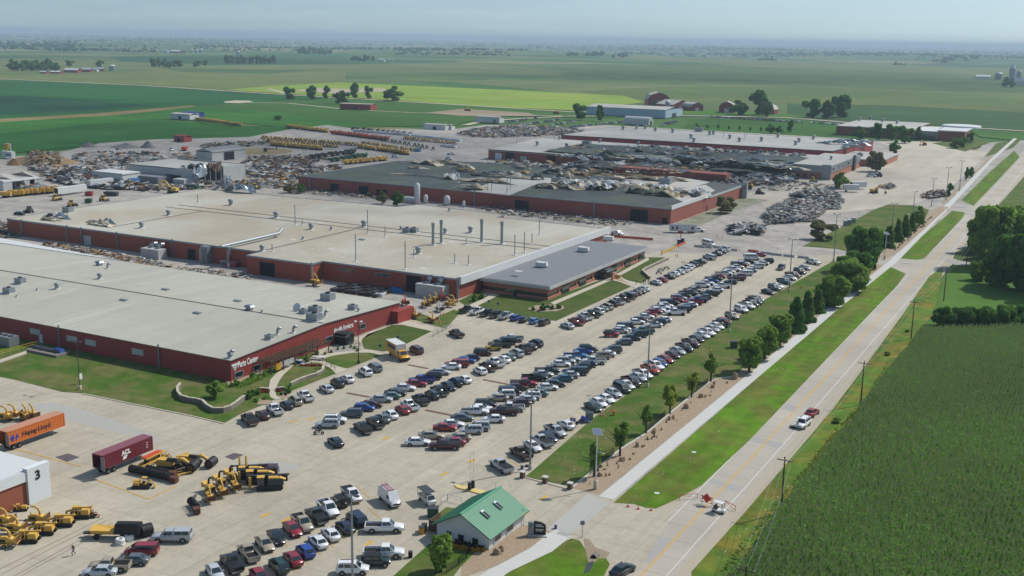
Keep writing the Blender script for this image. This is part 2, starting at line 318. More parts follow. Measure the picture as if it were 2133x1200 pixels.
# yard and lots
YZ=zf+.12
def LZ(k): return YZ+.008*k
sheet('gravel_yard',[(-120,345),(0,332),(140,316),(210,300),(330,292),(420,290),(520,287),(545,282),(600,272),(680,262),(760,272),(950,270),(1010,262),(1100,262),(1180,268),(1260,262),(1800,292),(2000,300),(2033,318),(2050,300),(2160,292),(2155,332),(2110,376),(2060,434),(1990,505),(1890,600),(1740,760),(1480,1060),(1400,1300),(200,1300),(-300,1250)],YZ,M['gravel'])
CZ=LZ(1)
sheet('concrete_lot',[(-320,60),(-61,60),(-61,172),(-78,170),(-78,414),(-69,420),(-69,430),(-90,425),(-120,400),(-150,392),(-172,300),(-172,186),(-320,160)],CZ,M['concrete'],px=False)
sheet('north_lot',[(1560,405),(1800,350),(1870,305),(2060,318),(2035,345),(1975,398),(1900,430),(1800,440),(1700,450),(1600,440)],LZ(2),mat('north_lot','ada595',.95,noise=(.04,.08),big=(.015,.12),streak=(.15,.02,.08)))
sheet('north_lot_row',[(1830,297),(1990,297),(2040,305),(2010,318),(1860,310)],LZ(3),M['path'])
# asphalt-like stains and patches
for p in ([(115,960),(142,952),(167,960),(140,970)],[(468,959),(488,951),(508,955),(486,966)],[(1152,1048),(1164,1042),(1171,1045),(1160,1051)]): sheet('steel_plate',p,LZ(3),mat('steel_plate','5a4f50',.6,noise=(2,.1)))
sheet('pavement_patch',[(575,968),(620,975),(632,982),(560,998),(470,985),(500,972)],LZ(2),mat('worn_concrete','a3a198',.9,noise=(.5,.08)))
sheet('pavement_patch',[(60,850),(110,845),(180,862),(330,915),(330,930),(130,880)],LZ(2),mat('worn_concrete','a3a198',.9,noise=(.5,.08)))
# road with verges
def xy(ps): return [G(*p) for p in ps]
sheet('east_field',[(1290,1300),(1560,1060),(1900,600),(1985,545),(2022,500),(2030,460),(2100,380),(2145,330),(2600,330),(2600,1300)],LZ(1),mat('east_grass','486a24',.95,noise=(.07,.25),col2='566a30',detail=8,spec=.1))
cl=[(1342-140,1350),(1342,1200),(1575,950),(1733,777),(1802,700),(1882,613),(1932,558),(2000,485),(2040,445),(2080,402),(2110,367),(2140,330),(2170,300)]
ribbon('gravel_shoulder',cl,14.5,LZ(2),M['shoulder'])
ribbon('road',cl,8.6,LZ(3),M['road'])
def off(pts,d):
    P_=[Vector((*G(*p),0)) for p in pts]; o=[]
    for i,p in enumerate(P_):
        dd=(P_[min(i+1,len(P_)-1)]-P_[max(i-1,0)]).normalized(); o.append((p.x-dd.y*d,p.y+dd.x*d))
    return o
for d in (-3.35,3.35): ribbon('road_marking',off(cl,d),.16,LZ(4),M['wline'],px=False)
ribbon('road_marking',off(cl,.14),.14,LZ(4),M['yline'],px=False)
ribbon('road_marking',off(cl,-.14),.14,LZ(4),M['yline'],px=False)
for p in ([(1322,1172),(1362,1122),(1388,1130),(1405,1137),(1356,1183),(1345,1180)],[(1627,858),(1640,846),(1667,856),(1655,866)],[(1553,924),(1566,916),(1635,931),(1624,943)],[(1470,1012),(1484,1005),(1546,1024),(1536,1033)]): sheet('pavement_patch',p,LZ(3)+.002,M['patch'])
# verge between walk and road
sheet('verge',[(1277,1056),(1742,650),(1848,560),(1880,559),(1888,572),(1870,598),(1733,742),(1560,925),(1460,1020),(1410,1048),(1366,1068),(1345,1066),(1320,1058)],LZ(5),M['verge'])
sheet('verge',[(1862,545),(1985,441),(2010,446),(2005,457),(1925,543),(1912,545)],LZ(5),M['verge'])
sheet('verge',[(2002,420),(2060,362),(2112,316),(2124,329),(2089,367),(2054,404),(2027,432)],LZ(5),M['verge'])
sheet('verge',[(1060,1195),(1190,1131),(1207,1135),(1218,1152),(1222,1160),(1245,1172),(1262,1172),(1270,1185),(1255,1215),(1235,1300),(900,1300)],LZ(5),M['verge'])
mat('worn_verge','616c34',.95,noise=(.15,.2),col2='586c2c',detail=8)
sheet('ditch',[(1216,1130),(1228,1133),(1240,1150),(1270,1160),(1262,1173),(1245,1172),(1240,1180),(1225,1180),(1220,1160)],LZ(6),mat('mud','8d7d66',.9,noise=(1,.2)))
# walk
ribbon('sidewalk',[(1262,1046),(1704,675),(1733,650),(1860,549),(1990,416),(2060,340),(2115,290)],2.8,LZ(6),M['walk'])
sheet('sidewalk',[(1013,1200),(1106,1150),(1120,1138),(1145,1118),(1158,1112),(1190,1126),(1178,1135),(1150,1158),(1062,1200),(1000,1245),(940,1245)],LZ(6),M['walk'])
sheet('steel_plate',[(1158,1121),(1166,1114),(1190,1123),(1182,1128)],LZ(7),M['patch'])
# driveways
sheet('driveway',[(1060,1010),(1190,1028),(1240,1037),(1268,1052),(1320,1062),(1366,1070),(1400,1080),(1330,1200),(1275,1180),(1240,1150),(1210,1128),(1190,1120),(1150,1110),(1090,1096)],LZ(4)+.002,M['concrete'])
sheet('driveway',[(1820,545),(1850,541),(1905,545),(1930,545),(1900,580),(1880,572),(1850,558),(1822,553)],LZ(5)+.002,M['road'])
sheet('driveway',[(1960,436),(1985,437),(2035,435),(2062,436),(2030,455),(2005,445),(1975,441)],LZ(9),M['road'])
sheet('driveway',[(1965,545),(1975,543),(2030,552),(2030,558),(1990,556)],LZ(5),M['patch'])
sheet('lawn',[(1985,543),(1990,530),(2010,520),(2035,524),(2035,548)],LZ(6),M['lawn2'])
sheet('driveway_slab',[(1225,1036),(1270,1056),(1190,1121),(1138,1113)],LZ(5)+.003,mat('new_slab','a7a69f',.9,noise=(.5,.05),lines=[(0,4.2,.15,.88)]))
# rock bed between lawn and walk
sheet('rock_bed',[(1192,1024),(1293,944),(1345,911),(1395,869),(1440,832),(1479,802),(1495,796),(1532,791),(1550,772),(1590,747),(1622,719),(1700,652),(1760,610),(1815,560),(1850,542),(1848,552),(1735,642),(1700,671),(1245,1040),(1215,1030)],LZ(5),M['rock'])
sheet('rock_bed',[(1822,543),(1852,516),(1935,447),(1952,434),(1976,434),(1872,529),(1850,540)],LZ(7),M['rock'])
sheet('rock_bed',[(1960,425),(2010,380),(2060,330),(2075,322),(2050,347),(1990,405),(1965,430)],LZ(8),M['rock'])
sheet('rock_bed',[(1010,1152),(1082,1100),(1120,1108),(1160,1112),(1150,1120),(1110,1148),(1040,1185),(960,1215),(965,1160)],LZ(5),M['rock'])
# lawns
lawn=[
 [(-120,640),(-120,768),(30,797),(130,823),(172,826),(400,873),(467,889),(500,870),(551,849),(610,820),(701,784),(705,770),(640,730),(500,700),(300,700)],
 [(727,773),(760,760),(801,743),(798,742),(770,737),(735,741),(690,748),(670,755),(690,765),(712,773)],
 [(845,723),(900,696),(880,690),(838,682),(815,683),(775,697),(752,712),(760,732),(800,738),(820,733)],
 [(929,690),(905,684),(845,666),(850,650),(905,668),(945,650),(960,655)],
 [(1094,1001),(1110,988),(1235,878),(1565,645),(1735,548),(1800,545),(1820,560),(1700,650),(1622,717),(1590,745),(1550,770),(1532,789),(1495,794),(1479,800),(1440,830),(1395,867),(1345,909),(1293,942),(1192,1022)],
 [(1671,517),(1705,500),(1770,468),(1820,440),(1850,429),(1905,431),(1935,440),(1925,462),(1850,520),(1820,540),(1740,522)],
 [(985,641),(1005,622),(1066,615),(1151,625),(1261,584),(1285,590),(1318,600),(1158,674),(1100,665),(1010,650)],
 [(955,632),(975,622),(1000,610),(1010,622),(985,640),(970,642)],
 [(1283,572),(1340,540),(1391,541),(1338,568),(1353,583),(1332,598),(1300,585)],
 [(830,1200),(893,1143),(930,1135),(1000,1150),(960,1190),(930,1230),(800,1230)],
 [(900,1088),(930,1065),(952,1068),(910,1095)],
 [(2066,445),(2106,401),(2140,362),(2200,330),(2200,470),(2060,462)],
 [(1400,472),(1545,415),(1600,420),(1520,445),(1455,476),(1420,478)],
]
for i,p in enumerate(lawn): sheet('lawn',p,LZ(7+(i%3)),mat('dusty_grass','6b7152',.95,noise=(.15,.25),col2='8a8878',detail=7) if i==12 else (M['lawn2'] if i in (6,7,8,2) else M['grass']))
sheet('lawn',[(1940,300),(2030,290),(2060,300),(2010,318)],LZ(4),M['grass'])
sheet('lawn',[(2075,300),(2130,290),(2110,310),(2050,330)],LZ(4),M['grass'])
# paths by the parts building
sheet('path',[(575,840),(563,834),(560,815),(563,798),(575,785),(590,775),(602,765),(612,768),(592,786),(582,800),(575,815),(575,830),(588,838)],LZ(11),M['path'])
sheet('path',[(625,768),(650,762),(665,762),(690,775),(701,786),(727,776),(712,772),(690,765),(668,755),(642,755),(622,762)],LZ(11),M['path'])
sheet('path',[(642,753),(677,741),(735,737),(776,736),(801,744),(798,747),(770,741),(735,741),(690,748),(665,757)],LZ(12),M['path'])
sheet('path',[(740,712),(800,690),(838,672),(905,688),(900,696),(836,682),(812,683),(772,697),(755,712),(752,722),(735,722)],LZ(13),M['path'])
sheet('path',[(1146,636),(1265,586),(1350,540),(1352,546),(1275,588),(1155,640)],LZ(13),M['path'])
sheet('path',[(1261,585),(1285,580),(1310,590),(1345,598),(1325,606),(1290,592)],LZ(14),M['path'])
sheet('path',[(962,655),(975,642),(1010,626),(1025,618),(1040,620),(1000,640),(985,650)],LZ(13),M['path'])
for p in ([(678,742),(735,737),(752,735),(735,724),(700,728),(680,735)],): sheet('rock_bed',p,LZ(14),M['grey_rock'])
for p in ([(470,800),(500,790),(545,775),(552,790),(505,800),(480,815)],[(540,838),(565,842),(572,850),(535,850)],[(580,832),(600,822),(610,822),(600,832),(590,840)],[(1100,648),(1115,642),(1150,640),(1172,642),(1176,648),(1160,654),(1120,655),(1103,653)],[(1265,584),(1285,576),(1300,590),(1320,600),(1290,590)]): sheet('rock_bed',p,LZ(15),M['rock'])
# kerbs along the lawn edges
def kerb(pts,px=True,w=.35,h=.14,m='path'):
    P_=[G(*p) for p in pts] if px else pts; b=MB()
    for (x0,y0),(x1,y1) in zip(P_,P_[1:]):
        d=math.hypot(x1-x0,y1-y0); b.box((x0+x1)/2,(y0+y1)/2,YZ,d+.02,w,h,rz=math.atan2(y1-y0,x1-x0))
    return tag(b.build('kerb',M[m]),kind='structure')
kerb([(1095,1003),(1190,1029)]); kerb([(1192,1023),(1293,943),(1345,910),(1395,868),(1440,831),(1479,801),(1495,795),(1532,790)],m='walk')
kerb([(172,827),(400,874),(467,890)]); kerb([(929,691),(900,697),(845,725),(801,745)])
# markings in the lots
def marks(name,segs,w,m,px=False,z=None):
    b=MB()
    for a,c in segs:
        (x0,y0),(x1,y1)=(G(*a),G(*c)) if px else (a,c); dx,dy=x1-x0,y1-y0; l=math.hypot(dx,dy); nx,ny=-dy/l*w/2,dx/l*w/2; zz=z or LZ(5)
        b.quad((x0-nx,y0-ny,zz),(x1-nx,y1-ny,zz),(x1+nx,y1+ny,zz),(x0+nx,y0+ny,zz))
    return tag(b.build(name,m),kind='structure')
sg=[]; pitch=3.12
for x,s,y0,y1 in ((-109.5,-1,112,150),(-102.8,-1,112,150),(-93.8,-1,172,212)):
    y=y0
    while y<y1:
        dx,dy=2.9*.857,2.9*.515; sg.append(((x-dx,y+dy),(x+dx,y-dy))); y+=pitch
marks('stall_lines',sg,.12,M['yline'])
ar=[]
for px,py in ((613,885),(650,880),(556,1082),(598,1092),(806,921),(985,968),(927,996),(883,1025),(1135,1046),(1097,1079),(770,1142)):
    x,y=G(px,py); ar.append(((x-.2,y-1.1),(x-.2,y+1.1)))
marks('arrow_marking',ar,.55,M['yline'])
marks('yellow_line',[((195,1005),(310,1048)),((310,1048),(368,1020)),((60,950),(170,980)),((0,935),(60,950))],.25,M['yline'],px=True)
marks('white_line',[((1800,352),(1860,335)),((1850,348),(1905,312))],.3,M['wline'],px=True)
marks('drain_grate',[((722,825),(770,834)),((850,766),(892,774)),((886,861),(940,872)),((1006,797),(1057,807))],.9,mat('rust_grate','6e5040',.8,lines=[(0,.35,.12,.5)]),px=True)
marks('tire_strips',[((0,1195),(215,1088)),((5,1205),(222,1093)),((30,1210),(232,1098)),((36,1214),(240,1102))],.12,mat('joint','7d715f',.9),px=True)
sheet('water',[(0,0)]*0 or [(1222,1183),(1236,1178),(1236,1186),(1228,1200),(1215,1205)],LZ(8),mat('ditch_water','3c4038',.1))
# ------------------------------------------------------------------ buildings
ORD=['%d%s'%(i,'th' if 10<i%100<14 else {1:'st',2:'nd',3:'rd'}.get(i%10,'th')) for i in range(0,60)]
Z0=YZ-.02
def wallbox(b,x0,x1,y0,y1,z0,z1,mi=0): b.prism([(x0,y0),(x1,y0),(x1,y1),(x0,y1)],z0,z1,mi)
def parapet(name,x0,x1,y0,y1,z,m,parent,w=.35,h=.35,o=.06):
    b=MB(); x0-=o;x1+=o;y0-=o;y1+=o
    b.box((x0+x1)/2,y0+w/2,z,x1-x0,w,h); b.box((x0+x1)/2,y1-w/2,z,x1-x0,w,h); b.box(x0+w/2,(y0+y1)/2,z,w,y1-y0-2*w,h); b.box(x1-w/2,(y0+y1)/2,z,w,y1-y0-2*w,h)
    return b.build(name,m,parent)
def vent(parent,x,y,z,k=1.,kind='cap'):
    b=MB()
    if kind=='cap': b.box(x,y,z,1.5*k,1.5*k,.25,1); b.lathe(x,y,[(.5*k,z+.2),(.45*k,z+.9*k),(.68*k,z+1.05*k),(.68*k,z+1.5*k),(.5*k,z+1.6*k)],12)
    elif kind=='unit': b.box(x,y,z,2.6*k,2*k,.2,1); b.box(x,y,z+.2,2.3*k,1.7*k,1.2*k); b.lathe(x,y,[(.45*k,z+1.4*k),(.45*k,z+1.6*k)],10,2)
    elif kind=='stack': b.box(x,y,z,1.4,1.4,.2,1); b.tube((x,y,z),(x,y,z+k),.16,n=8)
    elif kind=='bigstack': b.box(x,y,z,2.2,2.2,.25,1); b.tube((x,y,z),(x,y,z+k*.85),.5,n=12); b.tube((x,y,z+k*.84),(x,y,z+k),.62,n=12)
    elif kind=='flat': b.box(x,y,z,2.3,1.1,.4,0); 
    elif kind=='goose': b.box(x,y,z,1.2,1.2,.2,1); b.path([(x,y,z),(x,y,z+1.2),(x+.2,y+.3,z+1.6),(x+.3,y+.8,z+1.5)],[.3,.3,.34,.4],8)
    elif kind=='hood': b.box(x,y,z,1.3*k,1.3*k,.9); b.box(x,y,z+.9,2.2*k,1.7*k,.5,0,0,.7,.7)
    return b.build({'unit':'rooftop_unit','stack':'exhaust_pipe','bigstack':'exhaust_stack'}.get(kind,'roof_vent'),[M['galv'],M['white'],M['black']],parent)
def gable(parent,x0,x1,y0,y1,z,rise,m,axis='x',over=.4,name='roof',trim=None):
    b=MB(); x0-=over;x1+=over;y0-=over;y1+=over; t_=.16
    if axis=='x':
        yc=(y0+y1)/2; b.add([(x0,y0,z),(x1,y0,z),(x1,yc,z+rise),(x0,yc,z+rise),(x1,y1,z),(x0,y1,z)]+[(x0,y0,z-t_),(x1,y0,z-t_),(x1,yc,z+rise-t_),(x0,yc,z+rise-t_),(x1,y1,z-t_),(x0,y1,z-t_)],[(0,1,2,3),(3,2,4,5)]); 
        b.add(b.v[:12],[(6,7,1,0),(4,10,11,5),(1,7,8,2),(2,8,10,4),(0,3,9,6),(3,5,11,9),(9,8,7,6),(11,10,8,9)],1)
    else:
        xc=(x0+x1)/2; b.add([(x0,y1,z),(x0,y0,z),(xc,y0,z+rise),(xc,y1,z+rise),(x1,y0,z),(x1,y1,z)]+[(x0,y1,z-t_),(x0,y0,z-t_),(xc,y0,z+rise-t_),(xc,y1,z+rise-t_),(x1,y0,z-t_),(x1,y1,z-t_)],[(0,1,2,3),(3,2,4,5)])
        b.add(b.v[:12],[(6,7,1,0),(4,10,11,5),(1,7,8,2),(2,8,10,4),(0,3,9,6),(3,5,11,9),(9,8,7,6),(11,10,8,9)],1)
    return b.build(name,[m,trim or M['trim']],parent)
def opening(parent,face,x,y,z,w,h,name='window',m='glass',fr='trim',d=.1,fw=.18):
    "face 'y': on a wall facing -Y; face 'x': on a wall facing +X"
    b=MB()
    if face=='y': b.box(x,y-d/2,z,w,d,h,0); 
    else: b.box(x+d/2,y,z,d,w,h,0)
    if face=='y':
        for zz,hh in ((z-fw,fw),(z+h,fw)): b.box(x,y-d*.75,zz,w+2*fw,d*1.5,hh,1)
        for s in (-1,1): b.box(x+s*(w/2+fw/2),y-d*.75,z,fw,d*1.5,h,1)
    else:
        for zz,hh in ((z-fw,fw),(z+h,fw)): b.box(x+d*.75,y,zz,d*1.5,w+2*fw,hh,1)
        for s in (-1,1): b.box(x+d*.75,y+s*(w/2+fw/2),z,d*1.5,fw,h,1)
    return b.build(name,[M[m],M[fr]],parent)
def gz(px,py,z): return G(px,py,z)
# --- parts building (near left)
B1=empty('warehouse',-173,186,0,0,'large dark red metal warehouse with tan roof and white Parts Center lettering','building')
B1.location=(0,0,0)
bx0,bx1,by0,by1,bh,br=-385,-172.8,186.2,254,5.7,1.3
b=MB(); wallbox(b,bx0,bx1,by0,by1,Z0,bh)
b.add([(bx1,by0,bh),(bx1,by1,bh),(bx1,(by0+by1)/2,bh+br-.1)],[(0,1,2)]); b.add([(bx0,by0,bh),(bx0,by1,bh),(bx0,(by0+by1)/2,bh+br-.1)],[(2,1,0)]); b.build('wall',M['red'],B1)
gable(B1,bx0,bx1,by0,by1,bh+.16,br,M['roof1'],'x',.35,trim=M['galv'])
b=MB(); b.box(-278.5,220.1,bh+br+.1,211,.5,.12); b.build('ridge_cap',M['dtrim'],B1)
for x in (-305,-263.5,-229,-195): MB().box(x,by0-.2,Z0,.35,.3,bh).build('downspout',M['trim'],B1)
b=MB(); b.prism([(-284,254.4),(-385,254.4),(-385,264),(-284,254.6)],bh-.5,bh+.35); b.build('white_fascia',M['white'],B1)
b=MB(); wallbox(b,-172.8,-170.6,250,258,Z0,4.2); b.build('side_annex',M['red'],B1)
for px,py in ((75,713),(150,716),(189,722),(288,743)):
    x,y=G(px,py,2.6)
    lo=-400;
    # find x on the front wall at this pixel column
    x=min(np.arange(-384,-173,.5),key=lambda xx:abs(P(xx,by0,3)[0]-px)); opening(B1,'y',x,by0,2.9,3.4,1.1,m='offwhite',fr='offwhite')
x=min(np.arange(-384,-173,.5),key=lambda xx:abs(P(xx,by0,1)[0]-85)); opening(B1,'y',x,by0,.9,1,2.1,'door','white','offwhite')
for px,w,z in ((497,2.6,1.3),(536,2.6,1.3),(685,2.6,2.0),(755,2.2,2.2),(647,2,1.6)):
    y=rowy(bx1,px,z+.5); opening(B1,'x',bx1,y,z,w,1.1,'window','glass','trim')
y=rowy(bx1,484,4); text('Parts Center',2.0,M['signw'],B1,(bx1+.08,rowy(bx1,495,4.2),3.5),PXW,'sign_lettering',.05,fit=rowy(bx1,537,4.2)-rowy(bx1,495,4.2))
b=MB(); y=rowy(bx1,489,3.6); xx=bx1+.1
for s_,r_ in ((1,1.0),(-1,.62)): pass
b.add([(xx,y-.85,4.2),(xx,y+.85,4.2),(xx,y,2.9)],[(0,1,2)],0); b.add([(xx+.02,y-.55,4.05),(xx+.02,y+.55,4.05),(xx+.02,y,3.2)],[(0,1,2)],1); b.add([(xx+.03,y-.3,3.92),(xx+.03,y+.3,3.92),(xx+.03,y,3.45)],[(0,1,2)],0); b.box(xx,y,4.32,.06,2.2,.35,0)
b.build('logo',[M['signw'],M['dtrim']],B1)
text('Health Services',1.75,M['signw'],B1,(bx1+.08,rowy(bx1,695,4.2),3.6),PXW,'sign_lettering',.05,fit=rowy(bx1,735,4.2)-rowy(bx1,695,4.2))
for px,py,kd,k in ((19,612,'unit',1.2),(43,594,'unit',1.2),(119,606,'cap',1.1),(207,552,'hood',1.1),(208,585,'cap',1.1),(224,560,'goose',.8),(345,608,'flat',1),(258,630,'flat',1),(411,657,'flat',1),(495,632,'flat',1),(520,652,'hood',1.1),(546,658,'cap',.5),(683,625,'unit',1.5),(578,700,'goose',1),(611,697,'goose',1),(655,674,'unit',1.5),(657,655,'unit',1.3),(677,665,'goose',1),(735,646,'unit',1.),(747,650,'cap',.6),(632,658,'unit',.9),(561,708,'unit',.8),(479,745,'goose',.8),(479,750,'hood',.6),(35,620,'cap',.4),(78,608,'cap',.4)):
    x,y=gz(px,py,6.3); x=min(x,bx1-1.2); y=min(max(y,by0+1.2),by1-1); zz=bh+.16+br*(1-abs(y-220.1)/34.2)-.05; vent(B1,x,y,zz,k,kd)
x,y=gz(620,652,6.3); b=MB(); b.box(x,y,6.4,2.6,1.4,.15,1); b.tube((x,y,6.4),(x,y,7.6),.08,n=6,mi=1); b.lathe(0,0,[(.05,0),(.7,.12),(1.15,.4),(1.2,.45)],16)
nn=len(b.v); # tilt the dish
for i in range(nn-16*5,nn): 
    vx,vy,vz=b.v[i]; a=1.05; b.v[i]=(x+vx,y+vy*math.cos(a)-vz*math.sin(a),7.7+vy*math.sin(a)+vz*math.cos(a))
b.build('satellite_dish',[M['white'],M['dtrim']],B1)
st=MB()
for px,py,dx,L in ((135,552,0,22),(150,545,0,14),(215,590,0,24),(120,614,0,14),(180,655,0,26),(196,655,0,26),(495,630,0,10),(620,640,0,12),(640,636,0,14),(590,620,0,12),(560,612,0,12),(35,690,0,10),(545,600,0,8),(115,683,0,5)):
    st=MB(); x,y=gz(px,py,6.5); y=min(max(y,190),250)
    for j in range(3): yy=y-L/2+j*L/3; y0_,y1_=max(yy,187),min(yy+L/3,253); z_=lambda q_: bh+.17+br*(1-abs(q_-220.1)/34.25)+.005; st.quad((x,y0_,z_(y0_)),(x+.5,y0_,z_(y0_)),(x+.5,y1_,z_(y1_)),(x,y1_,z_(y1_)))
    st.build('roof_patch',mat('pale_sealant','c3c2b6',.6),B1)
# pergola
pg=empty('pergola',0,0,0,0,'weathered wooden pergola along the red wall of the parts building','pergola')
ya,yb=rowy(-170,552,3.6),rowy(-170,678,3.6)
b=MB()
for s in (-172,-168.6): b.box(s,(ya+yb)/2,3.4,.15,yb-ya,.3)
b.build('beam',M['wood'],pg); b=MB()
y=ya
while y<yb: b.box(-170.3,y,3.7,4.6,.09,.2); y+=1.3
b.build('rafter',M['wood'],pg); b=MB()
for i in range(6): b.box(-172.3+i*.8,(ya+yb)/2,3.93,.1,yb-ya,.07)
b.build('slat',M['wood'],pg)
for i in range(6):
    for s in (-168.6,-172): MB().box(s,ya+.6+(yb-ya-1.2)*i/5,Z0,.22,.22,3.45).build('post',M['wood'],pg)
bn=tag(MB().box(-168.7,rowy(-168.6,600,2.4),1.7,.05,5.2,1.3).box(-168.68,rowy(-168.6,581,2.),1.3,.05,1.6,1.6,1).build('banner',[M['offwhite'],M['yellow']]),'yellow and pale picture banner hung under the pergola','banner')
# porch
pc=empty('entrance_porch',0,0,0,0,'dark gabled entrance porch below the Health Services lettering','porch')
x,y=G(728,723); x=-170.9
b=MB(); b.box(-170.9,y,Z0,3.6,3.4,3); b.build('wall',M['black'],pc); gable(pc,-172.7,-169,y-1.9,y+1.9,3.1,.9,M['dtrim'],'x',.3)
opening(pc,'x',-169.1,y,Z0+.1,1.6,2.2,'door','glass','dtrim')
# --- second building (middle)
B2=empty('factory_building',0,0,0,0,'very large rust red factory with flat tan roof, tall exhaust stacks and a silver duct','building')
h2=6.6
foot=[(-378,287),(-251,287),(-251,280),(-224,280),(-224,285.5),(-172.5,285.5),(-172.5,396),(-222,397),(-223,405),(-268,409),(-272,398),(-378,394)]
MB().prism(foot,Z0,h2).build('wall',M['rust'],B2)
def ring(poly,z,w,h,m,parent,name='roof_edge'):
    n=len(poly); b=MB(); 
    for i in range(n):
        (x0,y0),(x1,y1)=poly[i],poly[(i+1)%n]; d=math.hypot(x1-x0,y1-y0); b.box((x0+x1)/2,(y0+y1)/2,z+.003*i,d+w*.9,w,h,rz=math.atan2(y1-y0,x1-x0))
    return b.build(name,m,parent)
cx,cy=-275,340
MB().prism(foot,h2,h2+.2).build('roof',M['roof2'],B2); ring(foot,h2-.25,.4,.55,M['galv'],B2)
b=MB(); b.box(-262,343,h2+.2,178,.35,.12); b.box(-262,350,h2+.2,178,.35,.12); b.box(-252,312,h2+.2,.35,58,.12); b.box(-330,318,h2+.2,.3,50,.12); b.build('expansion_joint',M['dtrim'],B2)
# right side raised white wall toward the office
b=MB(); b.prism([(-172.4,285.3),(-171.6,285.3),(-171.6,397),(-172.4,397)],h2-1.4,h2+1.0); b.build('upper_wall',M['white'],B2)
for px,py,kd,k in ((615,470,'stack',8),(766,488,'stack',9),(902,512,'bigstack',8),(919,508,'bigstack',8.4),(1003,506,'bigstack',8.4),(1045,510,'bigstack',8.2),(741,546,'stack',9),(844,562,'stack',9),(412,424,'stack',4),(802,495,'stack',4),(630,470,'stack',2),(567,525,'stack',2.5),(862,538,'stack',3),(947,550,'stack',3.2),(976,553,'stack',3.2),(971,511,'stack',2.6),(1072,533,'stack',7),(1092,527,'stack',7),(1108,510,'stack',4),(1123,492,'stack',6),(1238,475,'stack',2),
  (295,476,'cap',1.4),(351,450,'cap',1.4),(481,429,'cap',1.7),(575,455,'cap',1.6),(648,479,'cap',1.4),(758,474,'cap',1.6),(871,530,'cap',1.5),(927,487,'cap',1.2),(980,486,'cap',1.5),(142,443,'unit',1.6),(546,524,'cap',1.3),(848,485,'unit',1.3),(863,485,'unit',1.3),(631,500,'cap',.7),(690,480,'cap',.8),(835,479,'cap',.8),(936,441,'cap',.8),(754,501,'flat',1)):
    x,y=gz(px,py,h2); vent(B2,x,y,h2+.15,k,kd)
for i in range(46): x,y=rnd.uniform(-250,-175),rnd.uniform(288,340); MB().box(x,y,h2+.2,rnd.uniform(.5,1.3),rnd.uniform(.4,.9),.02).build('roof_patch',mat('pale_patch','c8c6bb',.6),B2)
for px,py in ((755,500),(690,520),(610,500),(880,560),(1080,566),(940,505)): x,y=gz(px,py,h2); MB().box(x,y,h2+.2,2.4,1.6,.03).build('roof_patch',mat('pale_patch','c8c6bb',.6),B2)
# silver duct over the roof edge
b=MB(); p0=gz(587,481,h2+2); p1=gz(460,514,h2+1.5)
b.path([(p0[0],p0[1],h2+2.6),(p0[0]+1,p0[1]-3,h2+1.6),(p1[0],p1[1],h2+1.5),(p1[0],285.4,h2+.8),(p1[0],285,2.4),(p1[0]-3,284.6,2.2)],.55,10); b.build('duct',M['galv'],B2)
for px,w,h,mm,z in ((399,3.2,3.6,'dark',.2),(183,4,3.6,'offwhite',.2),(558,6,4.4,'dark',.2),(862,5.2,5,'dark',.1)):
    yw={399:287,183:287,558:280,862:285.5}[px]; x=min(np.arange(-378,-173,.4),key=lambda xx:abs(P(xx,yw,2)[0]-px)); opening(B2,'y',x,yw,Z0+.1,w,h,'door',mm,'dtrim')
for px in (716,730,790,804):
    x=min(np.arange(-230,-173,.3),key=lambda xx:abs(P(xx,285.5,5)[0]-px)); opening(B2,'y',x,285.5,4.6,2.4,.8,fr='trim')
b=MB()
for px in (46,141,171,245,359,476): x=min(np.arange(-378.5,-251,.4),key=lambda xx:abs(P(xx,287,3)[0]-px)); MB().box(x,286.8,Z0,.5,.3,h2).build('downspout',M['trim'],B2)
MB().box(-172.7,285.2,Z0,.7,.5,h2).build('downspout',M['trim'],B2); MB().box(-224,279.8,Z0,.5,.4,h2).build('downspout',M['trim'],B2)
# torn roof corner and loose sheeting
def crumple(name,cxy,z,sx,sy,amp,m,parent=None,seed=1,rz=0,n=14):
    r=random.Random(seed); b=MB(); vs=[]; ph=[r.uniform(0,6) for _ in range(6)]
    for i in range(n+1):
        for j in range(n+1):
            u,v=i/n-.5,j/n-.5; e=.75+.35*math.sin(ph[0]+5*u)*math.cos(ph[1]+4*v)
            x=u*sx*e; y=v*sy*(.8+.3*math.sin(ph[2]+6*u)); zz=amp*(abs(math.sin(ph[3]+7*u+3*v))+.6*abs(math.sin(ph[4]+11*v-4*u))+r.uniform(0,.25))*(1-(2*abs(u))**3)
            c,s=math.cos(rz),math.sin(rz); vs.append((cxy[0]+x*c-y*s,cxy[1]+x*s+y*c,z+.05+zz))
    b.add(vs,[(i*(n+1)+j,(i+1)*(n+1)+j,(i+1)*(n+1)+j+1,i*(n+1)+j+1) for i in range(n) for j in range(n)],0,False)
    return b.build(name,m,parent)
x,y=gz(120,455,h2); crumple('torn_roof_sheet',(x,y),h2+.2,16,5,1.2,M['sheetm'],B2,3); x,y=gz(105,460,h2); crumple('torn_roof_sheet',(x,y),h2+.2,14,3,.8,M['membrane'],B2,4)
x,y=gz(207,470,h2); crumple('torn_roof_sheet',(x,y),h2+.2,18,4,1,M['membrane'],B2,5); x,y=gz(222,467,h2); crumple('torn_roof_sheet',(x,y),h2+.2,9,3,1.2,M['sheetm'],B2,6)
x,y=gz(500,401,h2); o=crumple('torn_metal_sheet',(x,y),h2+.2,22,7,2.2,M['sheetm'],None,8); tag(o,'crumpled silver roof sheeting lying on the back of the tan roof','metal sheet')
o=crumple('torn_metal_sheet',(x-11,y+3),h2+.2,5,4,4,M['sheetm'],None,9); tag(o,'upturned peak of silver sheeting at the left end of the crumpled roof sheet','metal sheet')
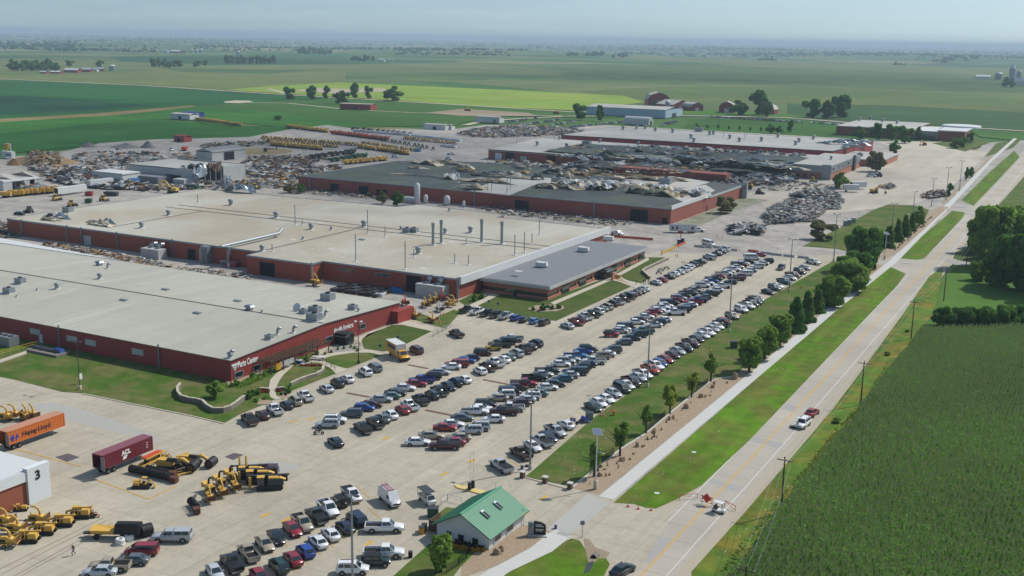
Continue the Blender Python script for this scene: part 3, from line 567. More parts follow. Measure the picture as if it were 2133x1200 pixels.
# office annex
BO=empty('office_annex',0,0,0,0,'low orange brick office wing with slate grey roof and three white rooftop units','building')
b=MB(); wallbox(b,-171.2,-148.6,298,375.6,Z0,1.6); wallbox(b,-171.2,-148.6,298,375.6,2.7,4.2); b.build('wall',M['brick2'],BO)
b=MB(); wallbox(b,-171,-148.9,298.3,375.3,1.6,2.7); b.build('window_band',M['glass'],BO)
for k in range(6): 
    y=306+k*12.5
    MB().box(-148.9,y,1.6,.5,1.2,1.1).build('window_pier',M['brick2'],BO)
    MB().box(-148.55,y+4,Z0,.2,5.,2.65).build('tall_window',M['glass'],BO)
MB().box(-160,298,Z0,1.2,.3,2.6).build('door',M['glass'],BO)
b=MB(); b.prism([(-172.0,297.2),(-147.6,297.2),(-147.6,376.6),(-172.0,376.6)],4.2,5.15); b.build('fascia',M['offwhite'],BO)
MB().prism([(-171.9,297.5),(-147.9,297.5),(-147.9,376.3),(-171.9,376.3)],5.15,5.3).build('roof',M['roofg'],BO)
for px,py in ((1127,557),(1214,525),(1266,502)):
    x,y=gz(px,py,5.2); b=MB(); b.box(x,y,5.3,3.4,2.4,.2,1); b.box(x,y,5.5,3.1,2.1,1.5,0); b.box(x+1.8,y+.2,5.9,.8,1.5,1.2,0,0,.5,1); b.build('rooftop_unit',[M['white'],M['dtrim']],BO)
b=MB(); y=rowy(-148.5,1255,2.5); b.box(-147.6,y,Z0,3.4,4.6,3.2,0); b.box(-147.4,y,3.2,4,5.2,.25,1); b.build('entrance',[M['glass'],M['galv']],BO)
tag(MB().box(-144,rowy(-144,1277,1),Z0,.5,1.8,2.6,0).box(-144,rowy(-144,1277,1),2.6,.7,2,.15,0).build('sign_slab',M['brick2']),'rust brown upright sign slab by the office wing entrance','sign')
# HVAC/filter boxes against second building
def ductbox(px,py,lab,k=1.):
    x,y=G(px,py); t=empty('dust_collector',x,y,0,0,lab,'dust collector'); MB().box(0,0,Z0,8.5*k,4*k,3.4*k).build('housing',M['offwhite'],t)
    for s in (-1.6,1.8): MB().path([(s*k,0,3.3*k),(s*k,.3,4.6*k),(s*k+.3,1.2,5.3*k),(s*k+.5,2.6*k,5.3*k)],[.8*k,.85*k,.85*k,.8*k],10).build('duct_elbow',M['galv'],t)
    MB().box(-4.5*k,-.2,1.,.7,1.2,1.6).build('control_box',M['galv'],t)
ductbox(321,541,'pale grey dust collector with two curved ducts by the long rust wall'); ductbox(902,622,'grey dust collector with one big elbow duct near the corner of the rust red factory',1.15)
x,y=G(432,552); t=empty('air_filter_tower',x,y,0,0,'tall galvanised filter tower beside an open factory door','filter unit'); MB().box(0,0,Z0,3.2,3,6).build('housing',M['galv'],t); MB().box(-1.9,0,Z0,.6,2.8,5,0).build('side_panel',M['offwhite'],t)
for k in range(3): MB().tube((1.2-k*.9,-1.6,.3),(1.2-k*.9,-1.6,5.6),.3,n=8).build('filter_pipe',M['galv'],t)
x,y=G(488,559); t=empty('guard_hut',x,y,0,0,'small red hut with sloping grey roof against the factory wall','hut'); MB().box(0,0,Z0,4.6,3.4,2.3).build('wall',M['red'],t); MB().box(0,0,2.3,5.4,4.2,.2).build('roof',M['trim'],t); opening(t,'y',-1,-1.7,.1,.9,1.9,'door','white','white')
# --- third building, brick with torn dark roof
B3=empty('brick_factory',0,0,0,0,'long red brick factory with dark torn roof felt and ragged tan membrane','building'); h3=7.2
f3=[(-372,455.5),(-169,455.5),(-169,557),(-218,557),(-250,562),(-330,568),(-372,545)]
MB().prism(f3,Z0,h3).build('wall',M['brick'],B3); MB().prism(f3,h3,h3+.15).build('roof',M['roofd'],B3); ring(f3,h3-.1,.35,.4,M['trim'],B3)
b=MB(); b.box(-169.1,481,h3-.2,.6,50,1.7); b.build('white_parapet',M['white'],B3)
b=MB(); b.box(-169.0,531,h3-.8,.5,50,.9); b.build('broken_parapet',M['offwhite'],B3)
MB().box(-167.5,556.5,Z0,2.6,1.2,h3+1.2).build('white_pylon',M['offwhite'],B3); text('6',2.6,M['dtrim'],B3,(-168.1,555.8,5.6),NX,'number')
def onroof(px,py,z): return gz(px,py,z)
for i,(a,m_) in enumerate([
  ([(977,399),(1060,366),(1148,372),(1060,408)],'roofw'),([(1148,372),(1240,376),(1280,388),(1180,390),(1110,388)],'roofw'),([(1240,376),(1400,368),(1480,380),(1440,392),(1300,392)],'roofw'),([(1395,398),(1470,386),(1490,398),(1424,422),(1400,412)],'roofw')]):
    p=[onroof(*q_,h3) for q_ in a]; MB().prism(p,h3+.16,h3+.22+.01*i).build('roof_membrane',M[m_],B3)
for i,(px,py,sx_,sy_,am,m_,rz) in enumerate(((868,352,14,4,1.2,'membrane',0),(895,343,26,9,2.4,'membrane',-.3),(930,341,30,5,2.,'membrane',-.2),(905,370,70,3,.8,'membrane',0),(985,395,20,8,2.6,'membrane',.2),(1015,380,34,8,2.,'membrane',.1),(1075,372,34,5,1.6,'membrane',0),(965,353,16,8,3,'membrane',.4),(1135,392,18,7,2.4,'membrane',0),(1180,394,22,6,2.4,'membrane',0),(1235,388,26,9,3.,'offwhite',0),(1290,395,26,8,3.4,'membrane',0),(1330,402,24,9,4.,'membrane',.2),(1370,408,26,7,3.,'membrane',0),(1400,408,20,6,2.2,'membrane',0),(1270,380,30,10,3.2,'roofw',.2),(1345,376,30,5,2.2,'membrane',0),(1410,372,30,5,1.6,'membrane',0),(1310,368,40,6,2.,'timber',0),(1255,372,26,5,2.2,'timber',.1),(1430,366,24,4,2.,'membrane',0))):
    x,y=onroof(px,py,h3); y=min(max(y,460),553); crumple('torn_membrane',(x,y),h3+.2,sx_,sy_,am*.55,M[m_],B3,20+i,rz)
for i in range(16):
    px=940+i*30; py=366+rnd.uniform(-10,8)+i*.6; x,y=onroof(px,py,h3); y=min(max(y,462),550); x=min(x,-176)
    crumple('torn_membrane',(x,y),h3+.2,rnd.uniform(6,20),rnd.uniform(3,9),rnd.uniform(.5,1.8),M[rnd.choice(['membrane','membrane','offwhite','roofw','timber','roofd'])],B3,160+i,rnd.uniform(-.6,.6))
for i in range(26):
    f=i/25; px=1175+f*300; py=386+f*22+4*math.sin(f*9); x,y=onroof(px,py,h3); x=min(x,-174); crumple('peeled_membrane',(x,y),h3+.2,rnd.uniform(12,17),rnd.uniform(7,12),rnd.uniform(1.2,2.3),M['white' if i%3 else 'membrane'],B3,260+i,rnd.uniform(-.3,.3))
for px,py,kd,k in ((1163,384,'unit',2.6),(1387,384,'unit',2.4),(1320,400,'unit',1.8),(954,381,'stack',7),(1016,399,'stack',4),(1024,401,'stack',4.5),(1056,404,'stack',10),(1063,395,'stack',5.),(1226,376,'cap',1.2)):
    x,y=onroof(px,py,h3); y=min(max(y,458),553); vent(B3,x,y,h3+.15,k,kd)
for px,w,h in ((697,5,5),(758,5.5,5.4),(795,6,4),(1087,7,5.2),(1331,8,6),(1385,2,3)):
    x=min(np.arange(-372,-169,.4),key=lambda xx:abs(P(xx,455.5,2)[0]-px)); opening(B3,'y',x,455.5,Z0+.1,w,h*.85,'door','dark','dtrim')
opening(B3,'x',-169,rowy(-169,1472,1),Z0+.1,1.4,2.4,'door','rusty','rusty')
b=MB()
for px in (990,1238,646): x=min(np.arange(-373,-169,.4),key=lambda xx:abs(P(xx,455.5,4)[0]-px)); MB().box(x,455.2,Z0,.6,.3,h3).build('downspout',M['trim'],B3)

# --- fourth building
B4=empty('collapsed_factory',0,0,0,0,'brick factory with pale roof at the back and collapsed dark roof in front','building'); h4=7
f4=[(-366,642),(-262,642),(-250,660),(-172,660),(-172,742),(-380,742)]
MB().prism(f4,Z0,h4-.8).build('wall',M['brick'],B4); MB().prism(f4,h4-.8,h4).build('roof',M['roofw'],B4)
ring(f4[:2],h4-.3,.5,.5,M['trim'],B4)
def colr(x0,x1,y0,y1,zh,zl,m,seed,name='collapsed_roof',n=26):
    r=random.Random(seed); b=MB(); vs=[]
    for i in range(n+1):
        for j in range(n//2+1):
            u,v=i/n,j/(n//2); z=zl+(zh-zl)*v**.7+r.uniform(-.35,.35)+.8*math.sin(9*u+seed)*(1-v)
            vs.append((x0+(x1-x0)*u+r.uniform(-.8,.8),y0+(y1-y0)*v+r.uniform(-1,1),z))
    k=n//2+1; b.add(vs,[(i*k+j,(i+1)*k+j,(i+1)*k+j+1,i*k+j+1) for i in range(n) for j in range(n//2)]); return b.build(name,m,B4)
colr(-262,-172,640,706,h4+1.2,3.8,M['roofd'],2); colr(-300,-215,616,662,6.0,3.2,M['roofd'],5); colr(-330,-172,648,712,h4+1.0,h4+.2,M['roofd'],7,n=30)
for i in range(34):
    px=1180+i*14.6; py=326+rnd.uniform(-3,12)+i*.5; x,y=gz(px,py,h4); y=min(y,735)
    crumple('torn_membrane',(x,y),h4+.1,rnd.uniform(10,26),rnd.uniform(3,8),rnd.uniform(.7,2.),M[rnd.choice(['membrane','roofd','roofd','white','sheetm','offwhite'])],B4,60+i,rnd.uniform(-.3,.3))
MB().box(-228,612,Z0,68,10,5.2).build('broken_wing',M['brick'],B4); colr(-262,-194,606,620,5.6,5.2,M['roofd'],9,n=12)
for px,w,h,mm in ((1038,5,4.4,'white'),(1062,6,5,'dark'),(1090,4.5,3.4,'offwhite'),(1148,6,5,'dark')):
    x=min(np.arange(-366,-262,.4),key=lambda xx:abs(P(xx,642,2)[0]-px)); opening(B4,'y',x,642,Z0+.1,w,h,'door',mm,'dtrim')
for px,py,kd,k in ((1076,300,'stack',4),(1119,303,'cap',1.8),(1180,307,'cap',1.8),(1155,293,'stack',12),(1222,303,'unit',2.4),(1178,289,'cap',1.6),(1250,297,'cap',1.6),(1330,302,'cap',1.5)):
    x,y=gz(px,py,h4); vent(B4,x,min(max(y,646),738),h4-.05,k,kd)
B4o=empty('front_office',0,0,0,0,'two storey grey and brick office block beside the collapsed factory','building')
b=MB(); wallbox(b,-171.5,-149,662,740,Z0,4.6); b.build('lower_wall',M['brick2'],B4o); b=MB(); wallbox(b,-171.8,-148.7,661.7,740.3,4.6,8.6); b.build('upper_wall',M['galv'],B4o)
b=MB(); wallbox(b,-171.4,-149.1,662.1,739.9,8.6,8.8); b.build('roof',M['roofw'],B4o); vent(B4o,-158,700,8.8,1.4,'cap')
MB().box(-148.4,722,Z0,1.0,5,9.5).build('stair_tower',M['dtrim'],B4o); MB().box(-151.5,661.5,Z0,5.2,.4,8.7).build('corner_panel',M['galv'],B4o)
for k in range(5): opening(B4o,'x',-148.7,667+k*13,6,3,1.4)
for k in range(3): opening(B4o,'y',-168+k*4.3,661.9,1,1.8,2,'window','glass','dtrim')
# --- fifth, long low one behind, with silver sheeting
B5=empty('long_warehouse',0,0,0,0,'long low maroon sided warehouse with pale grey roof full of vents','building')
f5=[(-374,766),(-172,766),(-166,868),(-376,864)]
MB().prism(f5,Z0,7.6).build('wall',M['red'],B5); MB().prism(f5,7.6,7.9).build('roof',M['roofw'],B5); ring(f5,7.4,.5,.6,M['dtrim'],B5)
for px,py in ((1298,270),(1326,269),(1365,273),(1354,267),(1439,288),(1401,276),(1520,289),(1586,294),(1664,296),(1694,290),(1620,286),(1478,281),(1486,280),(1445,296),(1540,295),(1657,302)):
    x,y=gz(px,py,8); vent(B5,x,min(max(y,770),862),7.85,2.,'cap')
for px,py,k in ((1507,288,5),(1550,291,5),(1402,280,5),(1555,284,4)): x,y=gz(px,py,8); vent(B5,x,y,7.8,k,'stack')
x,y=gz(1456,274,8); vent(B5,x,y,7.8,2.6,'unit')
for i,(px,py,a,c_) in enumerate(((1740,300,26,8),(1760,297,24,7),(1785,303,20,6),(1775,308,20,7),(1800,298,12,10))):
    x,y=gz(px,py,8); crumple('torn_metal_sheet',(x,y),8,a,c_,1.6,M['sheetm'],B5,90+i,.5)
B5o=empty('side_office',0,0,0,0,'single storey brick office with pale roof at the end of the long warehouse','building'); b=MB(); wallbox(b,-166,-137,752,806,Z0,4.6); b.build('wall',M['brick2'],B5o); b=MB(); wallbox(b,-166.4,-136.6,751.6,806.4,4.6,5.2); b.build('roof',M['roofw'],B5o); vent(B5o,-155,770,5.2,1.6,'unit'); vent(B5o,-148,785,5.2,1.4,'cap')
# --- far right headquarters
B6=empty('headquarters_building',0,0,0,0,'red brick and grey headquarters with white roofs beyond the north lot','building')
def blk(x0,x1,y0,y1,h,wm,rm,par,rh=.5):
    b=MB(); wallbox(b,x0,x1,y0,y1,Z0,h); b.build('wall',M[wm],par); b=MB(); wallbox(b,x0-.6,x1+.6,y0-.6,y1+.6,h,h+rh); b.build('roof',M[rm],par)
blk(-224,-161,1003,1095,8,'brick','roofw',B6); blk(-160.5,-140,1006,1060,7,'offwhite','white',B6); blk(-139,-118,995,1040,8.6,'brick','white',B6,.9)
MB().lathe(-128,1050,[(16,8.6),(16,10.6),(15,10.8)],24).build('round_roof',M['white'],B6); MB().box(-150,1005.5,Z0,14,.6,4).build('window_wall',M['glass'],B6); MB().box(-117.5,1018,Z0,1,20,6).build('window_wall',M['glass'],B6)
for px,py in ((1790,253),(1812,250),(1838,255),(1868,259)): x,y=gz(px,py,8); vent(B6,x,max(y,1008),8.4,2,'cap')
# --- white warehouse, quonset, barns
B7=empty('white_warehouse',0,0,0,0,'long pale blue white metal warehouse in front of the red barns','building')
b=MB(); wallbox(b,-508,-419,1100,1150,Z0,9); b.build('wall',mat('pale_blue_siding','9fb4c4',.6,noise=(.3,.05)),B7); gable(B7,-508,-419,1100,1150,9.1,2,M['roofw'],'x',.5); MB().box(-418.6,1125,Z0,.5,10,4).build('door',M['dtrim'],B7)
QB=empty('quonset_hut',0,0,0,0,'white arched hut in front of the pale warehouse','hut'); x0,y0=G(1300,260); x1,_=G(1370,260); b=MB(); n=10; vs=[]
for xx in (x0,x1):
    for i in range(n+1): a=math.pi*i/n; vs.append((xx,y0+6*math.cos(a)+4,Z0+7.5*math.sin(a)))
b.add(vs,[(i,i+1,n+2+i,n+1+i) for i in range(n)],0,True); b.add(vs,[list(range(n+1))[::-1],[n+1+i for i in range(n+1)]],0); b.build('shell',M['offwhite'],QB); MB().box(x1+.2,y0+4,Z0,.3,4,4).build('door',M['dtrim'],QB)
def barn(px,py,w,d,h,lab,roof='roofw',rz=0,gam=True,wall='red'):
    x,y=G(px,py); t=empty('barn',x,y,0,rz,lab,'barn'); b=MB(); hw=w/2
    prof=[(-hw,0),(-hw,h*.5),(-hw*.72,h*.8),(0,h),(hw*.72,h*.8),(hw,h*.5),(hw,0)] if gam else [(-hw,0),(-hw,h*.55),(0,h),(hw,h*.55),(hw,0)]
    vs=[(a,yy,z) for yy in (0,d) for a,z in prof]; n=len(prof)
    b.add(vs,[list(range(n)),[n+i for i in range(n)][::-1],(0,n,n+1,1),(n-1,n-2,2*n-2,2*n-1)],0); b.build('wall',M[wall],t)
    r=MB(); o=.4; P2=[(a*1.04,z+.12) for a,z in prof[1:-1]]; vs=[(a,yy,z) for yy in (-o,d+o) for a,z in P2]; n=len(P2)
    r.add(vs,[(i,n+i,n+i+1,i+1) for i in range(n-1)],0); r.build('roof',M[roof],t); MB().box(0,-.06,0,w*.3,.1,h*.4).build('door',M['white'],t)
    return t
barn(1372,222,26,34,17,'big red gambrel barn with grey roof behind the white warehouse',rz=.5); barn(1420,229,30,26,11,'long red barn with pale roof beside the silver silo',rz=1.2,gam=False)
barn(1452,232,16,22,10,'red round roofed barn right of the long barn',rz=.9); barn(1513,236,17,14,13,'red gambrel barn half hidden by a tree on its right',rz=.2); barn(1600,239,13,16,11,'small red barn behind the tall tree')
def silo(px,py,top,wp,lab,m='galv',dome='white'):
    x,y=G(px,py); h=hpx(px,py,top); r=wpx(px,py,wp)/2; t=empty('silo',x,y,0,0,lab,'silo'); MB().lathe(0,0,[(r,0),(r,h*.8)],14).build('wall',M[m],t); MB().lathe(0,0,[(r*1.05,h*.8),(r*.7,h*.93),(r*.15,h)],14).build('dome',M[dome],t)
silo(1390,232,208,10,'silver silo with white cone between the red barns')
def shed(name,px,py,w,d,h,lab,wall='white',roof='roofw',rz=0,rise=1.2,cat='shed',door=None,axis='x'):
    x,y=G(px,py); t=empty(name,x,y,0,rz,lab,cat); MB().box(0,d/2,Z0,w,d,h).build('wall',M[wall],t); 
    b=MB(); b.add([(-w/2,0,h),(-w/2,d,h),(-w/2,d/2,h+rise-.1),(w/2,0,h),(w/2,d,h),(w/2,d/2,h+rise-.1)],[(0,2,1),(3,4,5)]) if axis=='x' else b.add([(-w/2,0,h),(w/2,0,h),(0,0,h+rise-.1),(-w/2,d,h),(w/2,d,h),(0,d,h+rise-.1)],[(0,1,2),(3,5,4)])
    b.build('gable_wall',M[wall],t); gable(t,-w/2,w/2,0,d,h+.1,rise,M[roof],axis,.4)
    for dx,dw,dh,dm in (door or [(0,3,2.6,'dark')]): opening(t,'y',dx,0,Z0+.1,dw,dh,'door',dm,'trim')
    return t
shed('shed',740,230,36,16,6,'isolated red shed with grey roof beside the gravel drive',wall='red',rz=.2)
shed('shed',375,250,24,12,5,'white arched shed at the edge of the left green field'); shed('shed',1015,257,26,9,5.5,'pale box shed below the dirt yard',door=[(8,3,3,'trim')])
shed('shed',395,248,18,10,5.5,'blue shed behind the white arched shed',wall='blue',roof='blue')
shed('shed',373,298,10,8,4.5,'maroon shed with pink roof on the gravel beside the field',wall='red',roof='red'); shed('shed',905,272,22,8,4.5,'white site office by the equipment yard'); shed('shed',930,272,10,6,4.,'small cream trailer office beside the white one')
def yshed(name,a,b_,w,h,lab,wall='offwhite',roof='roofw',rise=1.5,doors=(),rooffrac=(0,1),cat='shed'):
    (xa,y0),(xb,y1)=G(*a),G(*b_); x1=(xa+xb)/2; x0=x1-w; t=empty(name,x1,y0,0,0,lab,cat); D=y1-y0
    b=MB(); b.box(-w/2,D/2,Z0,w,D,h); b.build('wall',M[wall],t)
    b=MB(); b.add([(-w,0,h),(0,0,h),(-w/2,0,h+rise-.12),(-w,D,h),(0,D,h),(-w/2,D,h+rise-.12)],[(0,1,2),(3,5,4)]); b.build('gable_wall',M[wall],t)
    for f0,f1 in ([rooffrac] if not isinstance(rooffrac[0],tuple) else rooffrac): gable(t,-w,0,f0*D,f1*D,h+.1,rise,M[roof],'y',.35)
    for f,dw,dh,mm in doors: opening(t,'x',0,f*D,Z0+.1,dw,dh,'door',mm,'trim')
    return t,D
t,D=yshed('shed',(445,340),(509,331),13,6.5,'blue grey shed with torn left end near the ring road',roof='roofg',rise=2.2,doors=[(.5,9,5,'dark')])
(xa,y0),(xb,y1)=G(415,388),G(510,373); xl=G(265,374)[0]; hh=hpx(415,388,357); x1=(xa+xb)/2
t=empty('damaged_warehouse',x1,y0,0,0,'largest white damaged warehouse with half its roof gone','building'); D=y1-y0; w=x1-xl
b=MB(); b.box(-w/2,.2,Z0,w,.4,hh); b.box(-w+.2,D/2,Z0,.4,D-.8,hh); b.box(-w/2,D-.2,Z0,w,.4,hh); b.box(-.2,D*.76,Z0,.4,D*.47,hh); b.box(-w*.35,D*.5,Z0,.4,D-.9,hh*.9); b.build('wall',M['offwhite'],t)
b=MB(); b.box(-w*.66,D*.45,hh+.1,w*.66,D*.9,.3); b.build('roof',M['roofw'],t); MB().box(-w*.17,D*.8,hh+.1,w*.3,D*.38,.3).build('roof',M['roofw'],t)
for i in range(5): MB().box(-.3,D*(.04+.11*i),Z0,.4,.4,hh*(.95-.08*(i%3))).build('bare_column',M['trim'],t)
for i,(fx,fy,sx_,sy_,a_) in enumerate(((-.28,.3,14,12,2.5),(-.15,.15,12,9,3),(-.3,.6,16,12,2.2),(-.08,.45,8,9,3),(-.42,.5,10,16,1.6),(-.2,.5,12,8,2))): crumple('torn_roof_sheet',(w*fx,D*fy),hh*.75,sx_,sy_,a_,M[('sheetm','roofd','offwhite','wood','roofd','sheetm')[i]],t,300+i)
crumple('hanging_sheet',(-.5,D*.05),hh*.6,5,9,3,M['sheetm'],t,311); opening(t,'y',-w*.35,-.02,Z0+.1,w*.22,hh*.5,'door','dark','trim')
MB().box(-w*.62,-5,Z0,w*.5,9.4,hh*.45).build('lean_to',M['roofg'],t); MB().box(-w*.12,-4,Z0,w*.16,7.6,hh*.42).build('side_box',M['offwhite'],t)
(xa,y0),(xb,_)=G(193,380),G(268,385); t=empty('cream_annex',xb,y0,0,0,'low cream flat roofed annex left of the largest white warehouse','building'); w=xb-xa; MB().box(-w/2,6,Z0,w,12,5.5).build('wall',M['white'],t); MB().box(-w/2,6,5.5,w+.6,12.6,.25).build('roof',M['roofw'],t); opening(t,'y',-w*.88,0,Z0+.1,3,3.4,'door','trim','offwhite')
t,D=yshed('garage_building',(10,402),(85,392),22,5,'white garage row with loading doors and partly stripped roof',wall='white',roof='roofw',rise=2.6,cat='building',rooffrac=((.3,.5),(.93,1.)),doors=[(.13,6.5,4,'offwhite'),(.38,6.5,4.2,'dark'),(.52,1.6,3,'dark'),(.66,7,4,'offwhite'),(.86,7,4,'offwhite')])
b=MB()
for i in range(26): 
    if not(7<i<13): yy=D*(i+.5)/26; b.add([(-22,yy-.12,5),(-22,yy+.12,5),(-11,yy+.12,7.5),(-11,yy-.12,7.5),(0,yy-.12,5),(0,yy+.12,5)],[(0,1,2,3),(3,2,5,4)])
b.build('bare_rafters',M['wood'],t); MB().box(-11,D/2,3.4,21,D-1,.1).build('ceiling',M['dtrim'],t)
x,y=G(280,388); t=empty('loading_box',x,y,0,0,'bright blue cargo box beside the damaged white warehouse','cargo box'); MB().box(0,0,Z0,4.6,4,3.4).build('body',mat('bright_blue','2f6a9c',.5),t); MB().box(0,-2.1,Z0+.3,1.8,.12,2.6,1).build('door',M['trim'],t)
# --- building 3 in the near left corner
B8=empty('workshop',0,0,0,0,'corner of a workshop with ribbed white siding, brown door wall and a black numeral 3','building')
b=MB(); wallbox(b,-200,-154.4,90,120.8,Z0,6.2); b.build('wall',mat('brown_siding','8a4c36',.8,noise=(.3,.08),lines=[(1,.5,.05,.9)]),B8)
sid=mat('ribbed_white_siding','d8dddd',.5,lines=[(2,.32,.12,.72)])
b=MB(); wallbox(b,-155,-153.9,116.7,121.1,Z0,7.); wallbox(b,-154.9,-154.1,90,116.7,4.9,6.5); b.build('siding',sid,B8)
b=MB(); wallbox(b,-200,-155,90,121,6.2,6.45); b.build('roof',M['white'],B8); text('3',2.2,M['black'],B8,(-153.84,118.1,4.7),PXW,'number',.06)
B8.location.z=0
# --- guard house
gx0,gy0=G(1018,1155); GH=empty('guardhouse',0,0,0,0,'white guardhouse with green ribbed metal roof and two skylights by the gate','building')
ax0,ax1,ay0,ay1=-93.5,-79.3,139.3,152.4; gh=3.0
a_,b_=G(1018,1155),G(1082,1106)
ax1=(a_[0]+b_[0])/2; ay0,ay1=a_[1],b_[1]+1.5; ax0=ax1-9.5; xm=(ax0+ax1)/2
b=MB(); wallbox(b,ax0,ax1,ay0,ay1,Z0,gh); b.build('wall',M['white'],GH)
b=MB(); b.add([(ax0,ay0,gh),(ax1,ay0,gh),(xm,ay0,gh+2.6)],[(0,1,2)]); b.add([(ax0,ay1,gh),(ax1,ay1,gh),(xm,ay1,gh+2.6)],[(0,2,1)]); b.build('gable_wall',M['white'],GH)
gable(GH,ax0,ax1,ay0,ay1,gh-.1,3.0,M['greenroof'],'y',.7,trim=M['green'])
rb=MB(); n_=int((ay1-ay0+1.4)/.42); W_=(ax1-ax0)/2+.7
for i in range(n_+1):
    yy=ay0-.7+i*.42
    for s_ in (-1,1): rb.add([(xm,yy-.03,gh+2.9),(xm,yy+.03,gh+2.9),(xm,yy+.03,gh+2.97),(xm,yy-.03,gh+2.97),(xm+s_*W_,yy-.03,gh-.1),(xm+s_*W_,yy+.03,gh-.1),(xm+s_*W_,yy+.03,gh-.03),(xm+s_*W_,yy-.03,gh-.03)],[(3,2,6,7),(2,1,5,6),(0,3,7,4)])
rb.box(xm,(ay0+ay1)/2,gh+2.86,.4,ay1-ay0+1.44,.14); rb.build('roof_ribs',mat('green_rib','5aa07c',.5),GH)
for yy in (ay0+3.2,ay0+7.3):
    xx=xm+2.2; zz=gh+2.95-2.2*.5; o=MB().box(0,0,0,1.7,.75,.16,0).box(.2,0,.16,1.4,.55,.05,1).build('skylight',[M['galv'],M['glass']],GH,(xx,yy,zz+.02)); o.rotation_euler=(0,math.atan2(3.0,(ax1-ax0)/2+.7),0)
for i,yy in enumerate((ay0+2.6,ay0+6.6,ay0+10.6)): 
    if yy<ay1-1: opening(GH,'x',ax1,yy,1.3,2.1,.9,'window','glass','white',fw=.1)
for xx in (ax1-2.4,ax1-5): opening(GH,'y',xx,ay0,1.1,1.1,1.1,'window','glass','white',fw=.12)
opening(GH,'y',ax1-7.2,ay0,.25,.95,2.0,'door','glass','white',fw=.1)
MB().box(ax1+.25,ay1-.4,Z0,.12,.12,3.1).build('downspout',M['white'],GH); MB().tube((xm,ay1-1,gh+2.7),(xm,ay1-1,gh+4.2),.05,n=6).build('vent_pipe',M['white'],GH)
o=tag(MB().box(ax0-.6,ay0+1.3,Z0,3.4,.12,1.9).box(ax0-2.3,ay0+3.,Z0,.12,3.4,1.9).build('wooden_screen',M['wood']),'brown board screen wall at the back corner of the guardhouse','fence')
# --- far farmsteads
fr=random.Random(5); FC=[0]
def farm(px,py,items,where):
    for i,(dx,dy,k,w,h) in enumerate(items):
        X=px+dx; Y=py+dy; x,y=G(X,Y); W=wpx(X,Y,w); Hh=wpx(X,Y,h); zz=hill(x,y); side='left' if dx<0 else 'right'
        if k=='s':
            t=empty('silo',x,y,zz,0,None,'silo'); MB().lathe(0,0,[(W/2,0),(W/2,Hh*.8)],8).build('wall',M['galv'],t); MB().lathe(0,0,[(W/2,Hh*.8),(W*.3,Hh)],8).build('dome',M['white'],t); t['label']='pale round silo, %s %s, item %s from its left'%('number' if 0 else 'in the',where,'abcdefgh'[i]) 
            t['label']='pale round silo of the %s, %s from its left'%(where,['first','second','third','fourth','fifth','sixth','seventh'][i])
        else:
            wl={'r':'red','w':'white','g':'offwhite'}[k]; t=empty('farm_building',x,y,zz,fr.uniform(-.3,.3),None,'farm building'); MB().box(0,0,0,W,W*.45,Hh*.6).build('wall',M[wl],t); gable(t,-W/2,W/2,-W*.22,W*.22,Hh*.6,Hh*.4,M['white'],'x',.5)
            t['label']='%s farm building of the %s, %s from its left'%({'r':'red walled','w':'white','g':'grey'}[k],where,['first','second','third','fourth','fifth','sixth','seventh'][i])
farm(190,150,[(-98,3,'r',16,5),(-72,3,'r',24,5),(-38,1,'r',30,8),(-8,0,'r',18,8),(8,-1,'w',14,7),(20,-2,'r',14,7),(44,-3,'s',12,11)],'farm at the upper left')
farm(395,112,[(-25,-2,'r',34,6),(4,-3,'s',7,7),(14,-3,'s',7,7),(24,-3,'s',7,8)],'distant red farm left of centre')
farm(345,108,[(-20,-4,'w',8,4),(0,0,'w',10,6)],'white farmhouse left of the red farm')
farm(795,128,[(0,0,'w',14,6),(14,0,'s',5,5),(22,0,'s',5,5)],'white farm near upper centre')
farm(500,132,[(0,-2,'g',10,6),(-4,-14,'s',6,12),(32,-4,'w',8,5),(66,-3,'w',10,5)],'wooded farm above the left field')
farm(1300,118,[(-132,-2,'w',10,4),(-8,-4,'w',8,4),(-18,2,'w',8,5),(-3,0,'s',5,12),(6,0,'s',5,12),(86,-4,'w',14,6)],'farm at upper centre right')
farm(1630,126,[(-8,-3,'w',9,4),(40,0,'w',14,5)],'pair of distant white sheds')
farm(2085,168,[(-38,-4,'w',26,7),(-6,-2,'s',14,14),(22,0,'s',11,28),(36,0,'s',9,20),(38,10,'w',18,14)],'farm at the right edge')
farm(70,98,[(-10,0,'w',14,4),(10,-3,'w',8,4),(25,-5,'w',8,5)],'far farm at the upper left corner')
farm(720,103,[(-6,0,'w',8,4),(6,-1,'w',6,4)],'far farm above the grove')
for i in range(58):
    px,py=-20+i*37.5+rnd.uniform(-8,8),rnd.uniform(4,26); py+=65+px*.0158
    x,y=G(px,py); W=wpx(px,py,rnd.uniform(4,9)); zz=hill(x,y); t=tag(MB().box(0,0,0,W,W*.5,W*.25,0).add([(-W/2,-W*.25,W*.25),(W/2,-W*.25,W*.25),(W/2,0,W*.42),(-W/2,0,W*.42),(W/2,W*.25,W*.25),(-W/2,W*.25,W*.25)],[(0,1,2,3),(3,2,4,5),(1,4,2),(0,3,5)],0).build('distant_farmhouse',M['white'],None,(x,y,zz)),'tiny pale farm building in the far haze, %s from the left edge'%ORD[i+1],'farm building','distant farm buildings near the horizon')
